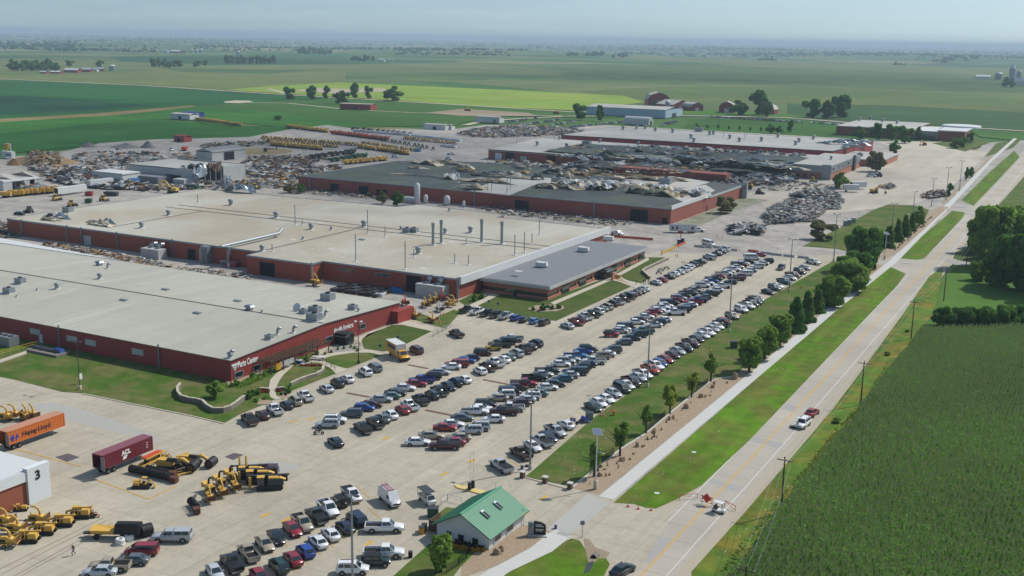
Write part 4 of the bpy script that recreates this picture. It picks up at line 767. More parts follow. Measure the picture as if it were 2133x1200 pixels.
# ------------------------------------------------------------------ vehicles
PC=dict(W=('white','dfe0e0'),S=('silver','adb2b6'),G=('grey','5c6166'),D=('dark grey','2c3033'),K=('black','0e1013'),R=('red','8c1820'),M=('maroon','421019'),N=('navy','151c30'),B=('blue','1a3f90'),L=('light blue','3f78a8'),
 T=('tan','9f9480'),E=('dark green','143028'),e=('pale green','56706a'),Y=('yellow','d0b41c'),O=('orange','a83c18'),Q=('teal','195560'),P=('brown','45322a'),H=('charcoal','24262b'))
TN=dict(s='sedan',u='SUV',p='pickup',c='capped pickup',v='minivan',h='hatchback',j='jeep',V='passenger van')
def loft(b,st,mi=0):
    vs=[]
    for y,w,zb,zt in st:
        zm=zb+(zt-zb)*.35; vs+=[(-w*.9,y,zb),(-w,y,zm),(-w*.97,y,zt-.12),(-w*.86,y,zt),(w*.86,y,zt),(w*.97,y,zt-.12),(w,y,zm),(w*.9,y,zb)]
    n=len(st); fs=[(i*8+k,(i+1)*8+k,(i+1)*8+(k+1)%8,i*8+(k+1)%8) for i in range(n-1) for k in range(8)]
    b.add(vs,fs,mi,True); b.add(vs,[list(range(8)),[(n-1)*8+k for k in range(8)][::-1]],mi)
def cabin(b,g,y0,y1,w0,z0,r0,r1,w1,z1,mi=0,split=(),rear=True,front=True):
    B_=[(-w0,y0,z0),(w0,y0,z0),(w0,y1,z0),(-w0,y1,z0)]; T_=[(-w1,r0,z1),(w1,r0,z1),(w1,r1,z1),(-w1,r1,z1)]
    b.add(B_+T_,[(4,5,6,7),(0,1,5,4),(1,2,6,5),(2,3,7,6),(3,0,4,7)],mi)
    def panel(a,bb,c,d,iu,iv):
        a,bb,c,d=map(Vector,(a,bb,c,d)); nn=(bb-a).cross(d-a).normalized()*.015
        def at(u,v): return tuple((a*(1-u)+bb*u)*(1-v)+(d*(1-u)+c*u)*v+nn)
        g.quad(at(iu[0],iv[0]),at(iu[1],iv[0]),at(iu[1],iv[1]),at(iu[0],iv[1]))
    if rear: panel(B_[0],B_[1],T_[1],T_[0],(.08,.92),(.15,.9))
    if front: panel(B_[2],B_[3],T_[3],T_[2],(.06,.94),(.05,.93))
    sp=[.06]+list(split)+[.94]
    for i in range(len(sp)-1):
        u0,u1=sp[i]+.015,sp[i+1]-.015
        panel(B_[1],B_[2],T_[2],T_[1],(u0,u1),(.18,.88)); panel(B_[3],B_[0],T_[0],T_[3],(1-u1,1-u0),(.18,.88))
def carparts(ty):
    b,g=MB(),MB(); L=4.75; wb=(-1.42,1.42); r=.33; W=.92
    if ty=='s':
        loft(b,[(-2.38,.72,.45,.8),(-2.25,.84,.32,.96),(-1.5,.9,.24,1.0),(0,.92,.22,.98),(1.1,.91,.22,.95),(1.7,.89,.24,.86),(2.2,.83,.3,.72),(2.4,.66,.4,.62)]); cabin(b,g,-1.85,1.15,.82,.93,-1.15,.25,.62,1.43,0,(.5,))
    elif ty=='h':
        L=4.3; wb=(-1.3,1.3); loft(b,[(-2.12,.76,.4,.85),(-2.0,.86,.3,1.0),(-1,.9,.22,1.02),(.8,.9,.22,.98),(1.5,.87,.24,.88),(2.0,.8,.3,.72),(2.15,.64,.4,.62)]); cabin(b,g,-2.05,1.2,.82,.96,-1.6,.3,.64,1.5,0,(.35,.65))
    elif ty=='u':
        L=4.7; r=.37; loft(b,[(-2.35,.8,.45,.95),(-2.25,.9,.36,1.1),(-1,.93,.3,1.12),(.9,.93,.3,1.1),(1.6,.9,.32,1.02),(2.15,.84,.38,.88),(2.35,.68,.45,.75)]); cabin(b,g,-2.28,1.2,.85,1.06,-2.0,.45,.7,1.74,0,(.33,.66))
        b.box(-.6,-.8,1.76,.06,2,.05,1); b.box(.6,-.8,1.76,.06,2,.05,1)
    elif ty=='v':
        L=5.0; wb=(-1.5,1.55); loft(b,[(-2.5,.82,.4,.95),(-2.4,.93,.3,1.08),(-1,.97,.24,1.1),(1.2,.96,.24,1.05),(1.9,.92,.28,.94),(2.4,.84,.34,.78),(2.52,.68,.42,.68)]); cabin(b,g,-2.45,1.85,.9,1.03,-2.2,.8,.74,1.74,0,(.33,.66))
    elif ty=='V':
        L=5.8; wb=(-1.75,1.75); W=1.; loft(b,[(-2.9,.96,.4,1.2),(-2.8,1.0,.35,1.3),(1.6,1.,.3,1.3),(2.2,.97,.35,1.2),(2.8,.9,.4,.95),(2.9,.8,.45,.85)]); cabin(b,g,-2.85,2.2,.96,1.25,-2.75,1.4,.86,2.2,0,(.22,.4,.58,.76))
    elif ty=='j':
        L=3.9; wb=(-1.2,1.2); r=.38; loft(b,[(-1.9,.82,.5,1.0),(-1.8,.84,.4,1.08),(.7,.84,.4,1.06),(1.7,.8,.42,1.0),(1.9,.72,.48,.9)]); cabin(b,g,-1.8,.75,.78,1.04,-1.7,.35,.68,1.72,1,(.5,)); b.box(0,-2.0,.8,.6,.2,.6,1); b.box(0,0.05,1.72,1.3,.1,.04,0)
    else:
        L=5.8; wb=(-1.8,1.75); r=.41; W=.98
        loft(b,[(-2.9,.86,.5,.78),(-2.8,.95,.42,.8),(-.5,.97,.38,.8),(-.4,.97,.38,1.15),(1.5,.96,.38,1.14),(2.3,.92,.4,1.06),(2.8,.86,.45,.94),(2.92,.74,.5,.8)])
        b.box(-.93,-1.65,.78,.08,2.5,.42); b.box(.93,-1.65,.78,.08,2.5,.42); b.box(0,-2.84,.7,1.86,.09,.5); b.box(0,-1.65,.83,1.74,2.4,.02,2)
        if ty=='p': cabin(b,g,-.45,1.5,.88,1.12,-.3,.75,.7,1.82,0,(.48,))
        elif ty=='t': cabin(b,g,-.45,1.5,.88,1.12,-.3,.75,.7,1.82,0,(.48,)); b.box(0,-1.65,1.2,1.9,2.45,.05,1)
        else: cabin(b,g,-.45,1.5,.88,1.12,-.3,.75,.7,1.82,0,(.48,)); cabin(b,g,-2.86,-.4,.92,1.18,-2.75,-.46,.78,1.84,0,(.5,),front=False)
        b.box(0,2.93,.5,1.7,.12,.22,3); b.box(0,-2.95,.5,1.7,.12,.18,3)
    zf_=.62 if ty in 'shv' else .78
    fr=L/2; 
    b.box(0,fr-.03,zf_-.2,.9,.12,.2,1)           # grille
    for s in (-1,1):
        for yy in wb:
            n=14; vs=[(s*(W+.004),yy+(r+.07)*math.cos(2*math.pi*i/n),max(.2,r+(r+.07)*math.sin(2*math.pi*i/n))) for i in range(n)]
            b.add(vs,[list(range(n)) if s>0 else list(range(n))[::-1]],1)
        b.box(s*(W*.86+.14),1.0 if ty!='V' else 1.7,1.02 if ty in'sh' else 1.18,.2,.1,.14,0)   # mirrors
    wh=[(s*(W-.08),yy) for s in (-1,1) for yy in wb]
    return b,g,wh,r,fr,zf_,W
def wheelmesh(r):
    b=MB(); b.tube((-.12,0,0),(.12,0,0),r,n=14,mi=0); b.tube((-.128,0,0),(.128,0,0),r*.6,n=10,mi=1); return b
CARS={}
BM=[M['paint'],M['black'],MATS['dark_opening'],M['chrome']]
def carproto(ty):
    if ty in CARS: return CARS[ty]
    b,g,wh,r,fr,zf_,W=carparts(ty)
    body=b.mesh('body',BM); gl=g.mesh('window_glass',M['glass']); wm=wheelmesh(r).mesh('wheel',[M['tyre'],M['rim']])
    hl=MB().box(0,0,-.07,.34,.1,.15).mesh('headlight',M['lamp']); tl=MB().box(0,0,-.09,.26,.1,.2).mesh('tail_light',M['tail'])
    # one mesh for cars too far to show parts
    f=MB(); f.v=list(b.v);f.f=list(b.f);f.m=list(b.m);f.sm=list(b.sm); o=len(f.v)
    f.v+=g.v; f.f+=[[o+i for i in q_] for q_ in g.f]; f.m+=[4]*len(g.f); f.sm+=g.sm
    for x,y in wh: f.tube((x-.1,y,r),(x+.1,y,r),r,n=10,mi=5)
    for s in (-1,1): f.box(s*W*.66,fr-.12,zf_-.05,.3,.14,.13,6); f.box(s*W*.74,-fr+.1,zf_+.08,.22,.14,.18,7)
    far=f.mesh('car_body',BM+[M['glass'],M['tyre'],M['lamp'],M['tail']])
    CARS[ty]=(body,gl,wm,hl,tl,wh,r,fr,zf_,W,far); return CARS[ty]
ONAME=dict(s='sedan_car',u='suv_car',p='pickup_truck',t='pickup_truck',c='pickup_truck',v='minivan',h='hatchback_car',j='open_jeep',V='passenger_van')
def car(x,y,th,ty,col,label,group,near,z=0.):
    body,gl,wm,hl,tl,wh,r,fr,zf_,W,far=carproto(ty); c=lin(PC[col][1]); k=rnd.uniform(.88,1.1); c=(c[0]*k,c[1]*k,c[2]*k,1)
    z=YZ+.03+z; cat={'p':'pickup','t':'pickup','c':'pickup','u':'SUV','v':'van','V':'van'}.get(ty,'car'); sc_=rnd.uniform(1.02,1.08)
    if not near:
        o=link(ONAME[ty],far,None,(x,y,z),-th); o.color=c; o.scale=(sc_,)*3; return tag(o,label,cat,group)
    t=empty(ONAME[ty],x,y,z,-th,label,cat,group); t.scale=(sc_,)*3
    o=link('body',body,t); o.color=c; link('window_glass',gl,t)
    for wx,wy in wh: link('wheel',wm,t,(wx,wy,r))
    for s in (-1,1): link('headlight',hl,t,(s*W*.68,fr-.1,zf_)); link('tail_light',tl,t,(s*W*.76,-fr+.09,zf_+.17))
    return t
D1,D2=math.radians(121),math.radians(59)
HD={'A':D1,'a':D1+math.pi,'B':D2,'b':D2+math.pi,'N':0.,'n':math.pi}
ORD=['%d%s'%(i,'th' if 10<i%100<14 else {1:'st',2:'nd',3:'rd'}.get(i%10,'th')) for i in range(0,60)]
def row(x0,where,data,near=True):
    it=[]
    for w in data.split():
        px,rest=w[:-3],w[-3:]; it.append([rowy(x0,float(px)),rest[0],rest[1],rest[2]])
    it.sort()
    for i in range(1,len(it)):
        if it[i][0]-it[i-1][0]<2.55: it[i][0]=it[i-1][0]+2.55
    for i,(y,c,ty,h) in enumerate(it):
        nb=[]
        for j in (i-1,i+1):
            if 0<=j<len(it) and abs(it[j][0]-y)<5: nb.append('%s %s'%(PC[it[j][1]][0],TN[it[j][2]]))
        me_='%s %s'%(PC[c][0],TN[ty])
        lab='%s, %s from near end of %s'%(me_,ORD[i+1],where)
        if nb: lab2=lab+', beside %s'%nb[-1]; lab=lab2 if len(lab2.split())<=16 else lab
        yj=y+rnd.uniform(-.12,.12); ty2=ty
        if ty=='p' and (i*7+int(x0))%3==0: ty2='t'
        car(x0+rnd.uniform(-.25,.25),yj,HD[h]+rnd.uniform(-.03,.03),ty2,c,lab,'cars parked in the factory lot',near and y<300)
row(-150.3,'garden edge row','522Mpa 547Msa 572Wpa 596Kha 615Tua 638Wpa 679Ssa 703Hua 725Wsa 760Wua 781Gva 868Mva 950Mpa')
row(-135.3,'first double row left side','682Sub 700WuB 730Gub 757BhB 772MsB 796SsB 808esb 823KsB 846WsB 866RsB 879Bpb 897Hub 917SsB 940Wsb 950Rcb 970BsB 979Dsb 1004MuB 1027Yjb 1041Dpb 1053Ncb 1066Wpb')
row(-127.7,'first double row right side','699Nsa 757Kpa 780Dpa 799Gsa 815Wsa 837Rsa 853Wpa 877Kpa 898Dua 915Epa 936NsA 951Kua 966Wsa 1001Wha 1017Mpa 1034Wpa 1050Wsa 1062esa 1075Sua 1092Mpa 1106Ksa 1117Nua')
row(-114.,'second double row left side','871WsB 897TsB 927RsB 931WsB 964GsB 987WpB 997WsB 1011KuB 1039Tsb 1042Wub 1060KvB 1080MsB 1093RpB 1115KpB 1131SsB 1142EpB 1169WsB 1174SuB 1186SsB 1199LpB 1216BsB 1224KuB')
row(-108.4,'second double row right side','927Mpb 937Rsb 956Tsb 982Sub 994Sub 1025Wsb 1052Mpb 1061Wpb 1084Msb 1090Ssb 1103Wub 1117esb 1141WsB 1154HsB 1172Qsb 1185Ssb 1197Ncb 1212Dub 1224Nsb 1235Wpb 1253Tub 1262Wsb 1275Gub')
row(-114.8,'third double row left side','1274RjB 1289SsB 1296WhB 1304DvB 1324WsB 1331MsB 1344WsB 1351RsB 1362RsB 1367WsB 1376WpB 1384WuB 1396HcB 1407RsB 1412SuB 1425EsB 1433GpB 1442TpB 1450NsB 1463WuB 1470WpB 1481BsB 1488DpB 1498RsB 1507WpB 1516WsB 1523WpB 1535WsB 1541McB 1548WsB 1554DpB 1567WVB 1581RsB')
row(-108.9,'third double row right side','1300Ghb 1316NsB 1328Eub 1340Qpb 1363Wsb 1370Nub 1382Wsb 1408Wpb 1418Dcb 1429Nhb 1436Wsb 1445Rpb 1454Bpb 1466Gsb 1477Epb 1491Wsb 1505Wpb 1520Nsb 1533Mpb 1541Rhb 1551Wvb 1563Ssb 1576Wub 1588Wsb 1596Dub')
row(-129.,'office lawn row','1182Ssa 1199Rpa 1213Gsa 1221Wpa 1232Kpa 1244Wua 1255esa 1262Tua 1276Mua 1286Wpa 1299Mpa 1309Dca 1316Rsa 1325Nsa 1332Dsa 1341Ssa 1368Ssa 1379Rha 1394Ksa 1405Wsa 1414Ssa 1423Wua 1431Wua 1438Gsa 1444Dua 1451Npa 1460Ksa 1476Sca 1493Ksa 1502Nsa 1511Wua')
row(-93.8,'grass edge row','1046Spa 1087Ppa 1110WsA 1127Spa 1140NsA 1157SpA 1180Wsa 1235EsA 1249WsA 1262WsA 1280SsA 1294EvA 1300WpA 1315KpA 1330SsA 1337WpA 1354OpA 1365WpA 1375BhA 1387RsA 1401MsA 1413SsA 1424NpA 1438MpA 1452DsA 1463WsA 1472WpA 1484SsA 1492WsA 1501Kpa 1509RsA 1523TuA 1544WuA 1556WpA 1563KpA 1570NpA 1577GpA 1601KsA 1613GuA 1620WsA 1634QpA 1646WsA 1653MpA 1665HuA 1678SsA 1695WpA')
row(-109.5,'bottom lot left row','450SsA 480Kpa 519Tpa 554TsA 578KsA 609RsA 628TpA 657Dpa 682WpA 707Kja 733WpA')
row(-102.9,'bottom lot right row','544RsA 582Eua 609Rsa 634Bha 666Wsa 692Wsa 716Nsa 742Nva')
# row at the top, backs to the camera, fronts away
for i,(px,c,ty) in enumerate(((972,'N','p'),(995,'W','p'),(1015,'K','p'),(1035,'D','p'),(1054,'S','p'),(1075,'B','h'),(1093,'K','s'),(1114,'L','h'),(1134,'P','u'))):
    py=650+(px-972)*.165; x,y=G(px,py,.7); car(x,y,.02,ty,c,'%s %s, %s from left in the row facing the office lawn'%(PC[c][0],TN[ty],ORD[i+1]),'cars facing the office lawn',True)
def one(px,py,hd,ty,c,lab,group=None,near=True):
    x,y=G(px,py,.7); return car(x,y,math.radians(hd) if not isinstance(hd,str) else HD[hd],ty,c,lab,group,near)
one(801,1107,59,'p','W','white pickup alone in the bottom lot aisle, nose to the right'); one(800,1160,59,'p','W','white crew pickup parked near the guardhouse lawn'); one(785,1178,59,'j','E','dark green jeep below the white crew pickup'); one(735,1194,59,'u','W','white SUV cut by the bottom edge under the tall lamp')
one(358,1127,239,'c','S','silver capped pickup beside the white hose coils'); one(296,1155,239,'v','R','red minivan below the silver capped pickup'); one(276,1175,239,'s','G','grey sedan below the red minivan'); one(229,1188,239,'p','T','tan pickup at the bottom left, below the grey sedan'); one(208,1199,239,'s','S','silver car cut by the bottom edge at left')
one(545,990,239,'c','M','maroon pickup with black cap behind the drilling rigs')
one(1691,865,6,'s','R','red sedan stopped on the road shoulder'); one(1672,889,186,'u','W','white SUV with raised tailgate behind the red sedan'); one(1297,1195,12,'s','H','dark sedan at the bottom edge of the driveway')
one(1627,561,176,'p','N','dark blue pickup driving in the aisle toward the camera'); one(1286,490,110,'p','W','white pickup behind the orange barrier fence',near=False); one(1738,0+510,0,'s','K','x') if False else None
one(1476,512,119,'V','W','white van parked beside the concrete barriers',near=False); one(1815,369,75,'p','W','white pickup in the north lot, nearer of two',near=False); one(1818,364,75,'p','S','silver pickup behind the white one in the north lot',near=False)
one(41,448,75,'s','K','black sedan on the gravel beside the long tan roof',near=False); one(823,328,80,'u','W','white SUV among the machinery rows left',near=False); one(940,323,80,'p','W','white pickup among the machinery rows right',near=False); one(935,333,80,'u','W','white SUV behind the torn dark roof',near=False); one(1000-60,300+8,80,'v','W','white van beside the white wrapped machines',near=False)
# far lots
cols='WSGDKRNBTW'
def farrow(p0,p1,n,hd,where):
    a,b_=G(*p0),G(*p1)
    for i in range(n):
        if rnd.random()<.06: continue
        k=i/(n-1); c=rnd.choice(cols); ty=rnd.choice('sssuuphv'); o=car(a[0]+(b_[0]-a[0])*k+rnd.uniform(-.4,.4),a[1]+(b_[1]-a[1])*k,math.radians(hd),ty,c,None,'cars parked '+where[1],False); o['label']='%s %s, %s from the left, parked %s'%(PC[c][0],TN[ty],ORD[i+1],where[0])
for k,(p0,p1,n,w) in enumerate((((1062,257),(1116,249),9,'in the far lot, back left row'),((1084,262),(1126,258),8,'in the far lot, front left row'),((1137,256),(1163,252),6,'in the far lot, small middle row'),((1138,266),(1196,256),11,'in the far lot, long middle row'),((1178,269),(1300,257),20,'in the far lot, front right row'),((1380,263),(1408,256),8,'beside the grass by the pale warehouse'))):
    farrow(p0,p1,n,115 if k<5 else 90,(w,'in the far lot'))
farrow((1477,246),(1670,257),40,5,('along the highway beside the far lawn','along the highway')); farrow((1690,258),(1760,262),12,5,('on the highway shoulder near the headquarters','on the highway shoulder'))
# special vehicles ---------------------------------------------------
def wheels(t,wh,r,w=.26):
    for wx,wy in wh: link('wheel',MB().tube((-w/2,0,0),(w/2,0,0),r,n=14).tube((-w/2-.01,0,0),(w/2+.01,0,0),r*.55,n=10,mi=1).mesh('wheel',[M['tyre'],M['rim']]),t,(wx,wy,r))
x,y=G(831,752,.0); t=empty('box_truck',x,y,YZ+.03,-math.radians(121),'yellow rental box truck with white roof by the garden','truck'); t.scale=(1.12,1.18,1.08)
yt=mat('truck_yellow','d89a1c',.4); MB().box(0,-1.5,.95,2.4,5.0,2.5,0).build('cargo_box',yt,t); MB().box(0,-1.5,3.45,2.44,5.04,.1).build('box_roof',M['white'],t); MB().box(0,1.02,.95,2.44,.08,2.56).build('box_frame',M['white'],t)
b=MB(); loft(b,[(1.1,1.0,.5,1.5),(2.0,1.0,.45,1.45),(2.6,.98,.45,1.3),(3.3,.92,.45,1.1),(3.4,.85,.5,1.0)]); g=MB(); cabin(b,g,1.1,2.5,.95,1.42,1.1,1.9,.8,2.2); b.build('cab',yt,t); g.build('window_glass',M['glass'],t); MB().box(0,3.42,.45,2,.15,.5).build('bumper',M['black'],t)
wheels(t,[(-.95,2.5),(.95,2.5),(-.95,-2.4),(.95,-2.4)],.42); MB().box(1.22,-1.2,2.2,.03,3.6,.8).box(-1.22,-1.2,2.2,.03,3.6,.8).build('blue_stripe',mat('truck_blue','2b2a66',.5),t)
text('RENTAL' if 0 else '',1,M['signw'],t,(0,0,0),NX) if 0 else None
x,y=G(812,1056); t=empty('cargo_van',x,y,YZ+.03,-math.radians(121),'white cargo van with red ladders on its roof','van'); b,g=MB(),MB()
loft(b,[(-2.9,.98,.4,1.3),(1.5,1.0,.35,1.3),(2.2,.97,.35,1.25),(2.75,.9,.4,1.0),(2.9,.8,.5,.9)]); cabin(b,g,-2.88,2.15,.96,1.25,-2.8,1.2,.84,2.45,0,(.7,.72)); b.build('body',mat('van_white','c9cbcc',.3,coat=.5),t); 
g=MB(); g.quad((.9,2.03,1.4),(-.9,2.03,1.4),(-.8,1.35,2.25),(.8,1.35,2.25)); g.build('windscreen',M['glass'],t); g=MB(); 
for s in (-1,1): g.box(s*.955,1.15,1.4,.05,.8,.55,0,0,.9,.8)
g.build('side_window',M['glass'],t); MB().box(0,2.9,.7,1.2,.1,.25).build('grille',M['black'],t); wheels(t,[(s*.9,yy) for s in (-1,1) for yy in (-1.8,1.8)],.38)
for s in (-1,1): link('headlight',MB().box(0,0,-.1,.3,.1,.25).mesh('headlight',M['lamp']),t,(s*.72,2.83,.95))
ld=MB()
for s in (-.45,-.1,.25,.6): ld.box(s,-.7,2.6,.06,3.4,.08)
for k in range(9): ld.box(-.28,-2.3+k*.4,2.62,.36,.05,.05); ld.box(.42,-2.3+k*.4,2.62,.36,.05,.05)
ld.box(0,-2,2.5,1.6,.06,.08,1); ld.box(0,.6,2.5,1.6,.06,.08,1); tag(ld.build('roof_ladder',[mat('ladder_red','a33a3a',.6),M['galv']],None,(x,y,YZ+.03),-math.radians(121)),'red and silver ladders strapped on the white cargo van','ladder')
x,y=G(890,1056); t=empty('flatbed_truck',x,y,YZ+.03,-math.radians(121),'small white flatbed truck with a raised dark rack roof','truck'); b,g=MB(),MB(); loft(b,[(.3,.8,.45,1.2),(1.6,.8,.4,1.15),(2.0,.75,.45,.95)]); cabin(b,g,.3,1.7,.78,1.12,.35,1.2,.66,1.8); b.build('cab',M['white'],t); g.build('window_glass',M['glass'],t)
MB().box(0,-.9,.7,1.6,2.6,.15).box(-.78,-.9,.85,.06,2.6,.35).box(.78,-.9,.85,.06,2.6,.35).box(0,-2.2,.85,1.6,.06,.35).build('flatbed',M['white'],t); MB().box(0,-.9,.86,1.4,2.3,.1).build('bed_floor',M['wood'],t)
b=MB(); b.box(0,-.5,2.25,1.8,3.4,.08)
for k in range(6): b.box(0,-2.1+k*.62,2.33,1.8,.06,.04,1)
b.build('rack_roof',[M['dtrim'],M['galv']],t); 
for s in (-.8,.8):
    for yy in (-2.1,.2): MB().box(s,yy,1.1,.07,.07,1.2).build('rack_post',M['white'],t)
wheels(t,[(s*.68,yy) for s in (-1,1) for yy in (-1.5,1.3)],.3,.2)
# trailer and pickup in the yard
x,y=G(1422,488); t=empty('office_trailer',x,y,YZ,math.radians(27),'long white office trailer hitched behind a white pickup','trailer'); MB().box(0,0,.7,11,2.6,2.6).build('body',M['white'],t); MB().box(0,0,3.3,11.1,2.7,.12).build('roof',M['roofg'],t)
for dx in (-4.4,-2.6,3.8): opening(t,'y',dx,-1.3,1.5,.9,1.2,'window','glass','offwhite',fw=.08)
for s in (-1,1):
    for dx in (-.6,.6): link('wheel',MB().tube((0,-.13,0),(0,.13,0),.4,n=12).mesh('wheel',M['tyre']),t,(dx-1,s*1.15,.4))
one(1452,483,63,'p','W','white pickup hitched to the long office trailer',near=False)
# containers on chassis
def container(x,y0,L,side,roof,name,lab,txt,logo=None,doors='open'):
    t=empty(name,x,y0,YZ,0,lab,'shipping container'); h0=1.3; w=2.44; H_=2.6
    b=MB(); b.box(-w/2+.04,L/2,h0,.08,L,H_); n=int(L/.28)
    for i in range(n): b.box(w/2-.06+(.04 if i%2 else 0),(i+.5)*L/n,h0+.12,.1,L/n+.002,H_-.24)
    b.box(0,L-.04,h0,w-.1,.08,H_); b.build('side_wall',side,t); MB().box(0,L/2,h0,w-.05,L,.1).build('floor',M['wood'],t); MB().box(0,L/2,h0+H_,w,L,.08).build('roof',roof,t)
    MB().box(w/2,L/2,h0,.12,L,.13).box(w/2,L/2,h0+H_-.13,.12,L,.13).box(w/2,.06,h0,.14,.14,H_).box(w/2,L-.06,h0,.14,.14,H_).box(-w/2,.06,h0,.14,.14,H_).box(0,.05,h0+H_-.12,w,.12,.12).build('frame_rail',side,t)
    o=MB().box(w/2+.55,-.12,h0+.05,1.15,.06,H_-.15,0,0).box(w/2+.55,-.17,h0+.4,.9,.03,.08,1).box(w/2+.55,-.17,h0+1.2,.9,.03,.08,1).box(w/2+.55,-.17,h0+1.9,.9,.03,.08,1).build('container_door',[M['trim'],M['galv']],t); o.rotation_euler=(0,0,math.radians(-8))
    ch=MB(); ch.box(-.45,L/2,h0-.35,.15,L-.4,.3); ch.box(.45,L/2,h0-.35,.15,L-.4,.3); ch.build('chassis',M['dtrim'],t)
    for s in (-1,1):
        for yy in (1.4,2.7): link('wheel',MB().tube((-.15,0,0),(.15,0,0),.5,n=14).tube((-.16,0,0),(.16,0,0),.25,n=8,mi=1).mesh('wheel',[M['tyre'],M['rim']]),t,(s*.95,yy,.5))
        MB().box(s*.8,L-2.6,0,.14,.14,h0-.3).build('landing_leg',M['galv'],t); 
    return t,w/2+.03,h0,L
x0,ya_=G(215,987,1.3); _,yb_=G(313,946,1.3); t,wx,h0,L_=container(x0-1.25,ya_,yb_-ya_+.6,M['cont_m'],M['cont_mr'],'shipping_container','maroon shipping container on a chassis with ACL lettering',None)
text('ACL',1.15,M['signw'],t,(wx+.02,4.4,h0+1.25),PXW,'lettering',.05,sx=.95); text('SVS' if 0 else '//',.7,M['signw'],t,(wx+.02,4.7,h0+.5),PXW,'lettering',.08,sx=2)
for k in range(3): MB().box(wx,L_-1.4,h0+.9+.45*k,.03,.35,.12).build('marking',M['signw'],t)
x0,ya_=G(17,936,1.3); _,yb_=G(124,894,1.3); t,wx,h0,L_=container(x0-1.25,ya_,yb_-ya_+.6,M['cont_o'],M['cont_or'],'shipping_container','orange shipping container with dark Hapag-Lloyd lettering',None)
text('Hapag-Lloyd',1.3,mat('ink','10182a',.6),t,(wx+.02,3.2,h0+.85),PXW,'lettering',.0,sx=1.)
b=MB()
for k in range(2):
    o_=.9+k*.85; b.add([(wx+.02,o_,h0+.5),(wx+.02,o_+.3,h0+.5),(wx+.02,o_+.6,h0+1.7),(wx+.02,o_+.3,h0+1.7)],[(0,1,2,3)]); b.add([(wx+.02,o_+.25,h0+1.0),(wx+.02,o_+.8,h0+1.0),(wx+.02,o_+.85,h0+1.2),(wx+.02,o_+.3,h0+1.2)],[(0,1,2,3)])
b.add([(wx+.018,.55,h0+1.1),(wx+.018,1.1,h0+.45),(wx+.018,1.3,h0+.45),(wx+.018,1.3,h0+1.75),(wx+.018,1.1,h0+1.75)],[(0,1,2,3,4)]); b.build('logo',mat('logo_blue','1d3a9a',.5),t)
# yard trailers
def boxtrailer(px,py,hd,L,lab,open_=True):
    x,y=G(px,py); t=empty('semi_trailer',x,y,YZ,-math.radians(hd),lab,'trailer'); MB().box(0,L/2,1.2,2.6,L,2.8).build('body',M['white'],t)
    if open_: MB().box(0,-.04,1.3,2.3,.1,2.5).build('open_doorway',M['dark'],t)
    for s in (-1,1): link('wheel',MB().tube((-.2,0,0),(.2,0,0),.5,n=10).mesh('wheel',M['tyre']),t,(s,1.5,.5))
boxtrailer(118,412,0,G(177,402)[1]-G(125,411)[1],'white semi trailer with open rear beside the garage row'); boxtrailer(1756,402,70,8,'short white open container by the round tree in the north yard'); boxtrailer(1772,397,45,9,'white box trailer behind the open container in the north yard'); boxtrailer(186,395,4,14,'dusty white trailer parked below the low cream annex',False)
# golf cart
x,y=G(1497,1076); t=empty('golf_cart',x,y,YZ+.04,-math.radians(100),'white golf cart with roof on the road by the orange sign','golf cart')
b=MB(); loft(b,[(-1.15,.5,.3,.75),(-.9,.56,.25,.8),(-.2,.58,.22,.45),(.5,.58,.22,.42),(.8,.56,.25,.8),(1.15,.45,.3,.65)]); b.build('body',M['white'],t); MB().box(0,-.1,1.8,1.1,1.7,.06).build('roof',M['white'],t); MB().box(0,-.45,.7,1.0,.45,.18).box(0,-.7,.85,1.0,.12,.4).build('seat',M['black'],t)
for s in (-1,1):
    for yy in (-.85,.65): MB().box(s*.5,yy,.6,.05,.05,1.2).build('roof_post',M['galv'],t)
wheels(t,[(s*.48,yy) for s in (-1,1) for yy in (-.8,.8)],.22,.16)
